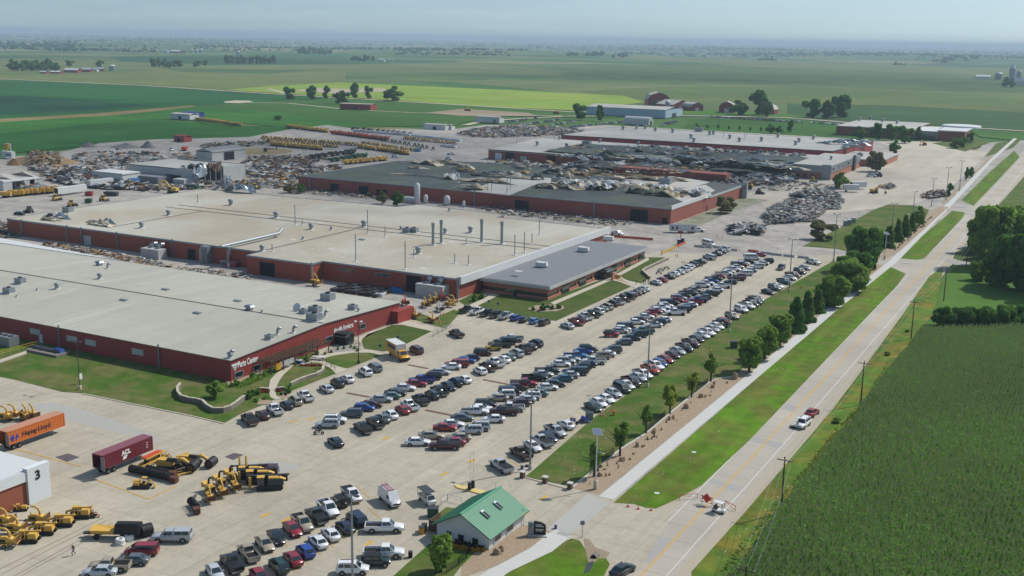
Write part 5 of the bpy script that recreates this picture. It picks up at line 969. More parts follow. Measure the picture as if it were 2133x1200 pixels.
# ------------------------------------------------------------------ vegetation
def crown_mesh(name,nq,shape,seed,m,size=.05,lumps=9):
    "unit crown: height 1 (z 0..1), radius 1; many leaf quads set in clumps"
    r=np.random.RandomState(seed); cs=[]
    for i in range(lumps):
        z=(i+.5)/lumps if shape=='cone' else r.uniform(.06,.9)
        R_={'cone':(1-z)**.75*.85+.1,'oval':math.sqrt(max(0,1-(2*z-1)**2))*.75,'round':math.sqrt(max(0,1-(2*z-1)**2))*.8,'flat':.85*math.sqrt(max(0,1-(1.6*z-.8)**2)),'col':.55}[shape]
        a=r.uniform(0,6.28) if shape!='cone' else i*2.4; d=R_*r.uniform(.35,1.)*(.6 if shape in('cone','col') else .85)
        cs.append((d*math.cos(a),d*math.sin(a),z,r.uniform(.2,.42)*(1-.45*z if shape=='cone' else 1)*(R_*.5+.55)))
    cs=np.array(cs); k=r.randint(0,len(cs),nq); d=r.normal(size=(nq,3)); d/=np.linalg.norm(d,axis=1)[:,None]
    rad=cs[k,3]*r.uniform(.5,1.25,nq)**.6
    c=cs[k,:3]+d*rad[:,None]*np.array([1,1,.42 if shape!='col' else .6]); c[:,2]=np.clip(c[:,2],0.0,1.05)
    nrm=d+r.normal(size=(nq,3))*.45+np.array([0,0,.35]); nrm/=np.linalg.norm(nrm,axis=1)[:,None]
    u=np.cross(nrm,r.normal(size=(nq,3))); u/=np.linalg.norm(u,axis=1)[:,None]; v=np.cross(nrm,u)
    s=(size*r.uniform(.6,1.5,nq))[:,None]; sq=np.array([1,1,.6]); 
    P4=np.stack([c-u*s*sq-v*s*.7*sq,c+u*s*sq-v*s*.5*sq,c+u*s*.8*sq+v*s*.7*sq,c-u*s*.6*sq+v*s*.8*sq],1).reshape(-1,3)
    me=bpy.data.meshes.new(name); me.vertices.add(nq*4); me.vertices.foreach_set('co',P4.astype(np.float32).ravel()); me.loops.add(nq*4); me.loops.foreach_set('vertex_index',np.arange(nq*4,dtype=np.int32)); me.polygons.add(nq); me.polygons.foreach_set('loop_start',np.arange(0,nq*4,4,dtype=np.int32)); me.update(calc_edges=True)
    me.materials.append(M[m]); return me
def trunk_mesh(r0,h,limbs,seed):
    r=random.Random(seed); b=MB(); b.tube((0,0,0),(0,0,h),r0,r0*.55,8)
    for i in range(limbs):
        a=r.uniform(0,6.28); z=h*r.uniform(.35,.75); L=r.uniform(.25,.5)
        b.tube((0,0,z),(L*math.cos(a),L*math.sin(a),z+r.uniform(.12,.3)),r0*.45,r0*.12,5)
    return b
TK={}
def tree(px,py,top,w,kind='oval',leaf='leaf',q_='m',lab='tree',cat='tree',group=None,trunk=.18,base=None,name=None,seed=None):
    x,y=G(px,py); h=hpx(px,py,top); r=wpx(px,py,w)/2; zz=YZ-.05 if y<1200 else hill(x,y); sd_=rnd.randint(0,2) if seed is None else seed
    n,sz,lm={'h':(7500,.07,38),'m':(2800,.085,18),'l':(420,.16,9)}[q_]; key=(kind,leaf,q_,sd_)
    if key not in TK: TK[key]=(crown_mesh('crown',n,kind,sd_*13+5,leaf,sz,lm),trunk_mesh(.035,.8,5,sd_).mesh('trunk',M['bark']))
    cm,tm=TK[key]; t=empty(name or {'cone':'conical_tree','round':'broad_tree','flat':'spreading_tree','oval':'leafy_tree','col':'columnar_tree'}[kind],x,y,zz,rnd.uniform(0,6.3),lab,cat,group)
    c=link('crown',cm,t,(0,0,h*trunk)); c.scale=(r,r,h*(1-trunk)); k=link('trunk',tm,t); k.scale=(h,h,h*.95); return t
def bush(px,py,w,h,lab,leaf='leafd',q_='m',group=None,kind='round'):
    x,y=G(px,py); key=('b',leaf,q_,rnd.randint(0,1))
    if key not in TK: TK[key]=crown_mesh('bush',{'h':4000,'m':1400,'l':260}[q_],'round',key[3]*7+3,leaf,{'h':.09,'m':.13,'l':.22}[q_],14)
    r=wpx(px,py,w)/2; hh=wpx(px,py,h); o=link('bush',TK[key],None,(x,y,YZ-.1-hh*.12 if y<1200 else hill(x,y)-.3),rnd.uniform(0,6)); o.scale=(r,r,hh*1.15); return tag(o,lab,'bush',group)
sap=[(1237,1001,925,34,'young tree behind the solar lamp, nearest of the fence row'),(1291,957,882,44,'young tree behind a boulder, second of the fence row'),(1345,910,843,30,'young narrow tree, third of the fence row'),(1395,869,806,40,'yellowish young tree, fourth of the fence row'),(1440,834,778,34,'yellow tipped young tree, fifth of the fence row'),(1480,801,738,34,'young tree beside the big boulder, sixth of the fence row')]
for i,(a,b_,c,d,l) in enumerate(sap): tree(a,b_,c,d,'oval','leafy' if i in(3,4) else 'leaf','m',l,'tree','young trees along the black fence',.3,seed=i%3)
mid=[(1560,780,700,62,'oval','leaf','big leafy tree nearest the last boulder in the walk row'),(1592,753,678,60,'oval','leaf','second big leafy tree of the walk row'),(1624,726,652,58,'oval','leaf','third big leafy tree of the walk row'),(1655,697,626,62,'cone','leafd','tall pointed tree, nearest of three by the pale walk'),(1680,675,613,52,'cone','leafd','middle pointed tree of three by the pale walk'),(1702,657,609,46,'cone','leafd','farthest pointed tree of three by the pale walk')]
for a,b_,c,d,k,lf,l in mid: tree(a,b_,c,d,k,lf,'h',l,'tree','trees along the walk',.12 if k=='oval' else .04)
tree(1738,645,575,66,'round','leaf','h','broad tree with orange top overhanging the pale walk',trunk=.1); tree(1742,600,568,30,'round','leafo','m','small orange leaved crown above the broad tree',trunk=.35)
tree(1772,612,545,86,'round','leaf','h','wide green tree spreading over the walk by the driveway',trunk=.08); tree(1795,568,472,84,'round','leafd','h','tallest dark tree beside the side driveway',trunk=.06,seed=1); tree(1812,566,505,40,'round','leafd','m','dark tree close right of the tallest one',trunk=.05)
for a,b_,c,d,l in ((1722,642,592,54,'dark bushy tree filling the gap right of the pointed trees'),(1760,596,538,64,'dark tree behind the wide one over the walk'),(1787,588,520,60,'dark tree between the wide one and the tallest'),(1808,560,512,44,'low dark tree at the side driveway corner')): tree(a,b_,c,d,'round','leafd','h',l,'tree','trees along the walk',.05)
tree(1712,503,462,60,'flat','leafb','m','brownish olive tree beside the scrap pile',trunk=.1)
for a,b_,c,d,l in ((1850,519,475,48,'nearest dark pine of the lawn corner row'),(1868,507,462,38,'second dark pine of the lawn corner row'),(1884,496,452,34,'third dark pine of the lawn corner row'),(1898,485,448,30,'fourth dark pine of the lawn corner row')): tree(a,b_,c,d,'cone','leafd','m',l,'tree','pines at the lawn corner',.03)
tree(1914,474,428,36,'round','leaf','m','bright rounded tree at the end of the lawn corner row',trunk=.1)
big=[(2062,560,432,104,'leaf'),(2112,545,430,110,'leaf'),(2040,530,455,64,'leafd'),(2085,600,492,92,'leafd'),(2130,610,485,96,'leafd'),(2037,588,545,40,'leaf'),(2070,520,436,80,'leafd'),(2160,570,440,110,'leaf'),(2190,620,480,110,'leafd')]
for i,(a,b_,c,d,lf) in enumerate(big): tree(a,b_,c,d,'round',lf,'h','%s tree in the grove right of the road, %s from the left'%('bright' if lf=='leaf' else 'dark',ORD[sorted(v[0] for v in big).index(a)+1]),'tree','grove right of the road',.05,seed=i%3)
for i in range(12): bush(1958+i*17,684+(i%2)*3,44+(i*7)%13,38+(i*5)%9,'dark bush of the hedge above the corn, %s from its left end'%ORD[i+1],'leafd','h','hedge above the corn')
tree(918,1200,1120,62,'oval','leaf','h','leafy tree on the lawn in front of the guardhouse',trunk=.12); tree(447,836,796,44,'round','leaf','m','small rounded tree by the curved retaining wall',trunk=.2)
for a,b_,c,d,k,lf,l in ((797,428,398,30,'round','leafb','small olive tree left of the tall white silo'),(826,432,400,32,'round','leafd','small dark tree next to the white tanks'),(1513,447,412,48,'flat','leafb','umbrella shaped tree beside the brick wall'),(1748,395,357,40,'round','leaf','round tree beside the white open container'),(1825,360,318,42,'flat','leafb','thin crowned tree in front of the side office'),(602,405,383,30,'round','leafb','olive shrub tree behind the tan roof'),(628,406,385,22,'round','leafd','dark shrub tree behind the tan roof'),(1977,412,383,18,'oval','leafd','small tree among rocks by the far walk'),(2022,372,350,16,'oval','leafd','sapling far up the pale walk'),(2012,378,350,10,'oval','leafd','thin sapling far up the pale walk')): tree(a,b_,c,d,k,lf,'m',l,trunk=.12)
far=[(604,209,180,26,'flat'),(649,208,179,28,'round'),(680,207,178,20,'round'),(703,217,192,24,'round'),(718,217,188,26,'round'),(738,205,173,24,'round'),(768,207,178,20,'round'),(818,211,177,46,'flat'),(1209,250,215,38,'round'),(1250,253,220,20,'oval'),(1540,240,205,46,'round'),(1580,240,184,50,'round'),(1597,244,200,30,'round'),(1690,246,203,44,'round'),(1722,247,208,36,'round'),(1752,245,197,44,'round'),(1735,240,200,20,'round'),(1645,277,250,18,'oval'),(1605,279,258,24,'round'),(1622,279,262,20,'round'),(1790,292,262,36,'round'),(1828,293,258,34,'round'),(1858,294,258,30,'round'),(1885,300,262,38,'round'),(1862,322,290,26,'round'),(1912,292,262,22,'oval'),(1990,311,288,30,'round'),(2005,308,286,30,'round'),(2020,300,275,16,'round'),(1364,223,209,14,'round'),(579,251,242,22,'round')]
for i,(a,b_,c,d,k) in enumerate(far): tree(a,b_,c,d,k,'leafd','m','dark tree %s'%(['at the left end of the distant farm lane','second along the distant farm lane','third along the distant farm lane','left of the pair before the red shed','right of the pair before the red shed','just behind the red shed','between the red shed and the big elm','big spreading elm by the red shed','large, left of the pale warehouse','narrow, in front of the pale warehouse','left of the tall barn tree','tallest, between the two small barns','low, right of the tall barn tree','left in the house grove','middle of the house grove','right in the house grove','back of the house grove','single, behind the long grey roof','bushy, left behind the long grey roof','small, behind the long grey roof','first before the headquarters','second before the headquarters','third before the headquarters','fourth and broadest before the headquarters','on the grass strip below the headquarters','by the headquarters wing','left bush tree near the headquarters door','right bush tree near the headquarters door','far bush near the headquarters corner','small, left of the gambrel barn','lone bush in the green field'][i]),trunk=.08)
for k in range(7):
    px=1451+k*22.3; py=269+k*1.4; tree(px,py,py-12,7,'oval','leafd','l','tiny lawn tree, %s from the left of the far lawn'%ORD[k+1],'tree','row of small trees on the far lawn',.2)
# farm groves
def grove(px0,px1,py,h,n,w,where):
    for i in range(n):
        px=px0+(px1-px0)*(i+.5)/n+rnd.uniform(-2,2); yy=py+rnd.uniform(-1.5,1.5); k=tree(px,yy,yy-h*rnd.uniform(.8,1.3),w*rnd.uniform(1.,1.5),'round','leafd','l','grove tree %s, %s from left'%(where,ORD[i+1]),'tree','grove '+where,.03)
grove(22,122,147,20,10,18,'at the upper left farm'); grove(140,150,140,12,1,16,'beside the left barns'); grove(198,215,140,16,2,12,'behind the left silos'); grove(316,380,140,16,6,14,'left of the wooded farm'); grove(400,432,138,14,3,14,'at the wooded farm entrance'); grove(470,575,132,18,11,14,'around the wooded farm'); grove(622,690,112,14,9,12,'at the centre horizon grove'); grove(730,780,127,12,6,10,'left of the white centre farm')
grove(1180,1205,117,9,3,10,'at the upper right farm, left'); grove(1222,1258,119,11,4,13,'at the upper right farm, middle'); grove(1275,1310,119,9,4,10,'at the upper right farm, right'); grove(1580,1618,126,11,5,12,'left of the distant sheds'); grove(1862,1888,132,9,3,11,'of the lone far clump'); grove(1945,2040,127,9,9,12,'of the far right tree line'); grove(2092,2112,182,22,2,18,'by the right edge silos'); grove(1960,1975,130,9,1,9,'beside the far right line')
# wooded bands toward the horizon: nobody could count them
def woods(name,lab,bands,seed):
    r=random.Random(seed); b=MB(); t_=(1+5**.5)/2
    iv=[(-1,t_,0),(1,t_,0),(-1,-t_,0),(1,-t_,0),(0,-1,t_),(0,1,t_),(0,-1,-t_),(0,1,-t_),(t_,0,-1),(t_,0,1),(-t_,0,-1),(-t_,0,1)]; fv=[(0,11,5),(0,5,1),(0,1,7),(0,7,10),(0,10,11),(1,5,9),(5,11,4),(11,10,2),(10,7,6),(7,1,8),(3,9,4),(3,4,2),(3,2,6),(3,6,8),(3,8,9),(4,9,5),(2,4,11),(6,2,10),(8,6,7),(9,8,1)]
    for px0,px1,dy0,dy1,n in bands:
        for _ in range(n):
            px=r.uniform(px0,px1); py=65+px*.0158+r.uniform(dy0,dy1); x,y=G(px,py); s=r.uniform(4,8)*(1+.4*(dy0<16)); z=hill(x,y)
            b.add([(x+s*1.3*v[0]*r.uniform(.4,.75),y+s*v[1]*r.uniform(.4,.75),z+s*.5+s*v[2]*r.uniform(.35,.6)) for v in iv],fv,0)
    return tag(b.build(name,mat('far_foliage','2a4520',.9,spec=.05)),lab,None,None,'stuff')
woods('far_woods','hazy wooded bands and hedgerows below the horizon',[(-60,2200,1.5,12,900),(-60,2200,5,9,300),(-60,2200,9,12,260),(-60,2200,14,17,220),(-60,700,16,24,420),(0,170,28,40,110),(0,170,30,33,60),(400,700,24,32,200),(700,1100,20,30,260),(820,1060,29,36,130),(1300,2200,12,24,900),(1500,2200,20,24,260),(1900,2200,24,30,60),(170,330,30,38,60),(1100,1400,12,20,140),(-60,400,8,14,250)],3)
# corn
r=np.random.RandomState(2)
xs,ys=[],[]
for xr in np.arange(-43.2,14,.76):
    yy=np.arange(112,336,.30); xx=np.full(len(yy),xr)+r.normal(size=len(yy))*.15
    lim=np.where(yy>316,-41.+ (yy-316)*1.2,-60); k=(xx>lim)&(xx>-44.2+1.2*np.sin(yy*.09))&(xx<-2+ (yy-112)*.09)
    xs.append(xx[k]); ys.append(yy[k])
xs=np.concatenate(xs); ys=np.concatenate(ys)+r.uniform(-.1,.1,len(xs)); n=len(xs); nl=8
hgt=r.uniform(1.9,2.9,n)*(1+.06*np.sin(xs*.21)*np.cos(ys*.13)); V4=[]; 
for k in range(nl):
    a=r.uniform(0,2*math.pi,n); z0=hgt*(.35+.62*k/nl)+r.uniform(-.1,.1,n); L=r.uniform(.35,.75,n)*(1.1-.35*k/nl); w=.07+.04*r.rand(n); dr=r.uniform(-.25,.2,n)
    dx,dy=np.cos(a),np.sin(a); tx,ty=-dy*w,dx*w
    base=np.stack([xs,ys,z0],1); mid=base+np.stack([dx*L*.6,dy*L*.6,.22+0*L],1); tip=base+np.stack([dx*L,dy*L,dr],1); t3=np.stack([tx,ty,0*tx],1)
    V4.append(np.stack([base-t3,base+t3,mid+t3,mid-t3],1)); V4.append(np.stack([mid-t3,mid+t3,tip+t3*.2,tip-t3*.2],1))
V4=np.concatenate(V4,0).reshape(-1,3); V4[:,2]+=YZ; nq=len(V4)//4
tb=np.stack([xs,ys,hgt*.9+YZ],1); tt=np.stack([xs+r.normal(size=n)*.06,ys+r.normal(size=n)*.06,hgt+.35+YZ],1); e_=np.stack([np.full(n,.05),np.full(n,.02),np.zeros(n)],1)
T4=np.stack([tb-e_,tb+e_,tt+e_*1.6,tt-e_*1.6],1).reshape(-1,3)
A=np.concatenate([V4,T4],0).astype(np.float32); NQ=len(A)//4
me=bpy.data.meshes.new('corn_field'); me.vertices.add(len(A)); me.vertices.foreach_set('co',A.ravel()); me.loops.add(len(A)); me.loops.foreach_set('vertex_index',np.arange(len(A),dtype=np.int32)); me.polygons.add(NQ); me.polygons.foreach_set('loop_start',np.arange(0,len(A),4,dtype=np.int32)); me.polygons.foreach_set('material_index',np.concatenate([np.zeros(nq,dtype=np.int32),np.ones(n,dtype=np.int32)])); me.update(calc_edges=True)
me.materials.append(M['corn']); me.materials.append(M['tassel']); tag(link('corn_field',me),'dense tall green corn filling the lower right corner',None,None,'stuff')
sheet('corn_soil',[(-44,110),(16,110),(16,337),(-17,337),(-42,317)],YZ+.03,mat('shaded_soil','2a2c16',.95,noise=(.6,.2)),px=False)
# wild grass tufts along the ditch
def tufts(name,lab,poly,n,h,m,seed=1):
    r=random.Random(seed); b=MB(); P_=[G(*p) for p in poly]; x0=min(p[0] for p in P_);x1=max(p[0] for p in P_);y0=min(p[1] for p in P_);y1=max(p[1] for p in P_)
    def inside(x,y):
        c=False
        for i in range(len(P_)):
            a,bb=P_[i],P_[i-1]
            if (a[1]>y)!=(bb[1]>y) and x<(bb[0]-a[0])*(y-a[1])/(bb[1]-a[1])+a[0]: c=not c
        return c
    k=0
    while k<n:
        x,y=r.uniform(x0,x1),r.uniform(y0,y1)
        if not inside(x,y): continue
        k+=1; a=r.uniform(0,3.14); w=r.uniform(.15,.45); hh=h*r.uniform(.5,1.3); dx,dy=math.cos(a)*w,math.sin(a)*w; lx,ly=r.uniform(-.2,.2),r.uniform(-.2,.2)
        b.quad((x-dx,y-dy,YZ),(x+dx,y+dy,YZ),(x+dx*.5+lx,y+dy*.5+ly,YZ+hh),(x-dx*.5+lx,y-dy*.5+ly,YZ+hh))
    return tag(b.build(name,m),lab,None,None,'stuff')
wildp=[(1500,1200),(1560,1120),(1733,915),(1800,835),(1870,720),(1900,640),(1930,560),(1960,560),(1940,650),(1905,700),(1820,850),(1720,1000),(1560,1200)]
sheet('wild_grass_strip',[(1440,1300),(1440,1200),(1560,1065),(1733,860),(1800,770),(1880,660),(1935,580),(1965,560),(1945,660),(1905,700),(1820,860),(1720,1005),(1560,1205),(1500,1300)],LZ(5),M['wild'])
tufts('wild_grass','rough grass and weeds between road and corn',[(1500,1200),(1560,1120),(1733,915),(1800,835),(1850,760),(1840,790),(1720,1000),(1560,1200)],1600,.2,mat('wild_tuft','6b8a34',.9,noise=(.2,.2),trans=.4)); tufts('wild_flowers','yellow weed patches beside the corn',[(1600,1110),(1680,985),(1740,900),(1790,860),(1800,840),(1760,920),(1700,1000),(1640,1090)],700,.3,mat('weed_yellow','8a8a2a',.9,noise=(.3,.2),trans=.4),5)
sheet('east_mown_lawn',[(1985,556),(2045,560),(2200,560),(2200,690),(1950,660),(1930,690),(1905,690)],LZ(2),mat('east_mown','50702c',.95,noise=(.04,.15),detail=7,spec=.1))
# garden bushes
bush(1848,746,14,9,'small round weed bush on the verge by the corn','leaf','m'); bush(1889,697,10,7,'small weed bush nearer the hedge end','leaf','m'); bush(1742,888,20,12,'leafy weed patch on the verge near the stopped cars','leaf','m')
for px,py,w,h,l in ((439,803,0,0,''),(484,812,13,12,'left clipped ball bush at the red wall corner'),(494,809,16,14,'second clipped ball bush at the red wall corner'),(527,794,20,15,'tan green ball bush below the small window'),(549,790,20,9,'low bright bush under the banner'),(517,838,23,19,'largest dark ball bush of the three by the steps'),(526,832,16,15,'middle dark ball bush by the steps'),(536,829,17,15,'right dark ball bush by the steps'),(600,826,18,15,'dark ball bush beside the bike rack'),(535,843,14,8,'low juniper beside the steps, left'),(552,839,14,8,'low juniper beside the steps, right'),(566,780,14,13,'bush in pergola shade near the banner'),(640,760,14,12,'bright bush below the pergola right half'),(660,744,12,12,'round bush at the pergola end'),(1110,652,11,10,'left shrub in the oval bed'),(1131,652,20,17,'largest dark shrub in the oval bed'),(1149,650,12,11,'shrub right of the green sign in the oval bed'),(1164,648,14,11,'right shrub in the oval bed'),(988,632,17,16,'left round shrub beside the factory corner'),(1003,628,15,14,'right round shrub beside the factory corner')):
    if w: bush(px,py,w,h,l,'leafd' if 'dark' in l or 'shrub' in l else 'leaf')
for i,(px,py) in enumerate(((677,745),(690,741),(704,735),(717,733),(731,730),(739,733),(745,738))): bush(px,py,8,8,'tuft of ornamental grass in grey gravel bed, %s from left'%ORD[i+1],'leaf','l','ornamental grasses in the gravel bed')
tufts('juniper_bed','low green juniper along the red wall',[(495,815),(510,800),(545,788),(550,795),(520,808)],500,.5,M['leaf'],8)
tufts('flower_bed','yellow flowers along the guardhouse wall',[(945,1145),(990,1155),(1010,1152),(1008,1158),(985,1158),(942,1150)],350,.35,M['flower'],3); tufts('flower_bed','dark red shrub bed under the guardhouse windows',[(950,1138),(990,1146),(1010,1150),(1005,1155),(948,1146)],320,.5,mat('dark_red_leaf','3c2420',.9,noise=(2,.2)),4)
tufts('flower_bed','red flowers on the low garden wall',[(622,768),(640,766),(671,767),(671,770),(640,770)],250,.3,M['redfl'],6); tufts('flower_bed','orange flowers left of the garden steps',[(543,820),(560,821),(560,825),(544,825)],120,.3,M['redfl'],7); tufts('flower_bed','orange flowers right of the garden steps',[(575,820),(590,818),(590,822),(575,824)],120,.3,M['redfl'],8); tufts('flower_bed','yellow flowers by the office entrance path',[(1264,583),(1272,576),(1292,581),(1288,586)],350,.5,M['flower'],9)
# ------------------------------------------------------------------ machines
MP=M['mpaint']; YEL=(.60,.36,.06,1); ORG=(.5,.08,.02,1); GRN=(.03,.11,.05,1); WHT=(.6,.6,.6,1); DRK=(.05,.05,.05,1)
def hd2(a,b_):
    p,q_=G(*a),G(*b_); return math.degrees(math.atan2(q_[0]-p[0],q_[1]-p[1]))
def part(t,name,mb,m,col=None):
    o=mb.build(name,m,t)
    if col: o.color=col
    return o
def chipper(px,py,hd,lab,col=YEL,k=1.,black_chute=False,grp='yellow wood chippers'):
    x,y=G(px,py); t=empty('wood_chipper',x,y,YZ+.01,-math.radians(hd),lab,'wood chipper',grp); k*=.9; t.scale=(k,)*3
    part(t,'engine_hood',MB().box(0,-.3,.9,1.1,1.5,.85,0,0,.9,.85).box(0,-.3,1.75,.5,.8,.08),MP,col); part(t,'cutter_housing',MB().tube((-.55,.9,1.15),(.55,.9,1.15),.6,n=12).box(0,.9,.7,1.1,.8,.4),MP,col)
    b=MB(); b.add([(-.55,1.4,.95),(.55,1.4,.95),(.9,2.3,.8),(-.9,2.3,.8),(-.55,1.4,1.5),(.55,1.4,1.5),(.9,2.3,2.0),(-.9,2.3,2.0)],[(0,1,2,3),(4,7,6,5),(0,3,7,4),(1,5,6,2)]); part(t,'feed_hopper',b,MP,col)
    pts=[(0,.9,1.7),(0,.85,2.3),(0,.6,2.9),(0,.1,3.25),(0,-.6,3.35)]; part(t,'discharge_chute',MB().path(pts,[.24,.22,.2,.19,.16],8),M['black'] if black_chute else MP,col)
    part(t,'side_panel',MB().box(-.53,-.3,1.0,.06,1.1,.5),M['black']); part(t,'side_panel',MB().box(.53,-.3,1.0,.06,1.1,.5),M['black']); part(t,'radiator_grille',MB().box(0,-1.07,1.0,.8,.06,.6),M['black']); part(t,'feed_flap',MB().box(0,2.2,.95,1.4,.05,.8),M['rusty'])
    part(t,'chassis',MB().box(0,-.2,.6,.9,3.4,.16).box(0,-2.5,.62,.12,1.6,.12),M['dtrim'])
    for s in (-1,1):
        part(t,'wheel',MB().tube((s*.85-.1,.1,.36),(s*.85+.1,.1,.36),.36,n=12).tube((s*.85-.11,.1,.36),(s*.85+.11,.1,.36),.18,n=8,mi=1),[M['tyre'],M['rim']]); part(t,'fender',MB().box(s*.85,.1,.74,.3,1.0,.06).box(s*.85,.6,.5,.3,.06,.26),MP,col)
    part(t,'exhaust_pipe',MB().tube((.25,-.6,1.7),(.25,-.6,2.3),.06,n=6),M['black']); return t
def rig(px,py,hd,lab,col=YEL,k=1.,grp=None,boom=True):
    "tracked machine with cab, hood and boom"
    x,y=G(px,py); t=empty('tracked_drill',x,y,YZ+.01,-math.radians(hd),lab,'drill rig',grp); k*=.9; t.scale=(k,)*3
    for s in (-1,1):
        b=MB(); b.prism([(-2.1,.25),(-1.8,0),(1.8,0),(2.1,.25),(2.1,.55),(1.8,.78),(-1.8,.78),(-2.1,.55)],-.2,.2); b.v=[(s*.85+z,y_,x_) for (y_,x_,z) in b.v]; part(t,'track',b,M['black'])
    part(t,'engine_hood',MB().box(-.35,-1.1,.8,1.1,1.5,.95,0,0,.9,.9),MP,col); part(t,'side_tank',MB().box(.5,-1.1,.8,.55,1.4,.75,0,0,.9,.9),MP,col)
    f=MB()
    for a in (-.85,-.1):
        for c in (.1,1.0): f.box(a,c,.8,.09,.09,1.5)
    f.box(-.47,.55,2.3,.95,1.1,.08); f.box(-.47,.55,.75,.9,1.1,.12); part(t,'canopy_frame',f,MP,col); part(t,'seat',MB().box(-.47,.4,.9,.5,.5,.5),M['black'])
    if boom: part(t,'drill_mast',MB().path([(.45,-2.2,1.9),(.45,0,1.5),(.45,2.6,1.0)],[.2,.24,.22],6).box(.45,-.2,1.55,.3,3.4,.35),MP,col); part(t,'rod_box',MB().box(.75,-.1,1.1,.3,2.8,.5),M['dtrim']); part(t,'stabiliser',MB().box(.4,2.6,0,.8,.25,1.1,0,0,.6,1),MP,col)
    else: part(t,'boom',MB().path([(0,1.2,1.1),(0,2.0,1.9),(0,3.0,.7)],[.2,.16,.14],6).box(0,3.0,.2,1.2,.3,.6),MP,col)
    return t
# left bottom rows
k=0
for px,py in ((58,1137),(92,1120),(131,1103),(168,1086)): rig(px,py,239,'yellow tracked drill rig in the near row, %s from left'%ORD[k+1],k=.98,grp='drill rigs beside the workshop'); k+=1
for i,(px,py) in enumerate(((28,1120),(75,1100),(5,1104),(110,1075) if 0 else (12,1148))): chipper(px,py,59,['yellow chipper behind the second drill rig','yellow chipper behind the third drill rig','yellow chipper near the brown workshop wall','yellow chipper at the left edge below the others'][i],k=1.02,grp='wood chippers beside the workshop')
x,y=G(44,1070); rig(44,1072,230,'small yellow stump grinder beside the workshop corner',k=.6,boom=False); rig(188,1086,60,'small rust and yellow compressor cart at the right end of the rig row',col=(.35,.12,.06,1),k=.55,boom=False)
# middle group
for i,(px,py) in enumerate(((436,1052),(462,1040),(489,1028))): chipper(px,py,121,'yellow chipper with yellow chute in the front row, %s from left'%ORD[i+1],k=.92,grp='wood chippers in the middle group')
for i,(px,py) in enumerate(((440,1036),(462,1022),(485,1010))): chipper(px,py,290,'yellow chipper with black chute in the back row, %s from left'%ORD[i+1],k=.98,black_chute=True,grp='black chuted wood chippers')
def drill(px,py,hd,lab,k=1.):
    x,y=G(px,py); t=empty('directional_drill',x,y,YZ+.01,-math.radians(hd),lab,'drill rig','black and yellow directional drills'); t.scale=(k,)*3
    for s in (-1,1):
        b=MB(); b.prism([(-2.1,.25),(-1.8,0),(1.8,0),(2.1,.25),(2.1,.55),(1.8,.78),(-1.8,.78),(-2.1,.55)],-.22,.22); b.v=[(s*.95+z,y_,x_) for (y_,x_,z) in b.v]; part(t,'track',b,M['black'])
    part(t,'engine_hood',MB().box(-.4,-.9,.8,1.3,2.6,1.1,0,0,.95,.9),M['dtrim']); b=MB(); b.path([(-.4,-2.4,1.3),(-.4,-1.4,2.0),(-.4,.2,2.1)],[.35,.5,.5],8); b.v=[(v[0],v[1],1.9+(v[2]-1.9)*.45) for v in b.v]; part(t,'yellow_cowl',b,MP,YEL)
    part(t,'rod_rack',MB().box(.65,-.2,1.0,.8,5.2,.9),M['black']); part(t,'white_panel',MB().box(1.07,-.2,1.3,.03,1.6,.3),M['signw']); part(t,'rail',MB().box(.65,.2,1.95,.4,6.6,.16),M['dtrim'])
    part(t,'stake_down',MB().box(.2,3.2,0,.25,.35,1.9).box(1.1,3.2,0,.25,.35,1.9).box(.65,3.2,1.0,1.2,.3,.25),MP,YEL); part(t,'operator_cab',MB().box(-.5,1.4,.9,1.0,1.1,1.2).box(-.5,1.4,2.2,1.1,1.2,.08,1),[M['glass'],MP],YEL); return t
drill(563,1025,232,'black and yellow directional drill with yellow cowl, front right',1.08); drill(540,1012,232,'black and yellow directional drill behind the front one',1.08); drill(522,1002,232,'black directional drill with two raised yellow masts, farthest left',1.0)
x,y=G(505,1000); t=empty('mast_pair',x,y,YZ,0,'pair of upright yellow masts behind the black drills','mast'); part(t,'mast',MB().box(-.5,0,0,.4,.4,3.6,0,0,.6,.6),MP,YEL); part(t,'mast',MB().box(.7,.4,0,.4,.4,3.9,0,0,.6,.6),MP,YEL)
def auger(px,py,hd,L,n,lab,rr=.75):
    x,y=G(px,py); t=empty('trench_auger',x,y,YZ,-math.radians(hd),lab,'auger'); part(t,'shaft',MB().tube((0,-L/2,rr+.05),(0,L/2,rr+.05),.25,n=8),M['dtrim'])
    for i in range(n): yy=-L/2+(i+.5)*L/n; part(t,'black_hoop',MB().tube((0,yy-.12,rr+.05),(0,yy+.12,rr+.05),rr,rr*.9,14),M['black'])
    part(t,'end_box',MB().box(.2,L/2+.8,.2,1.,1.4,.9),M['rusty']); return t
auger(404,1067,121,3.4,5,'short black hoop stack with rusty end box'); auger(314,1001,hd2((265,990),(362,1012)),9.5,14,'long row of black hoops on pallets in the yellow outlined bay')
auger(330,994,hd2((265,990),(362,1012)),5.5,8,'second row of black hoops just below the long one',.6)
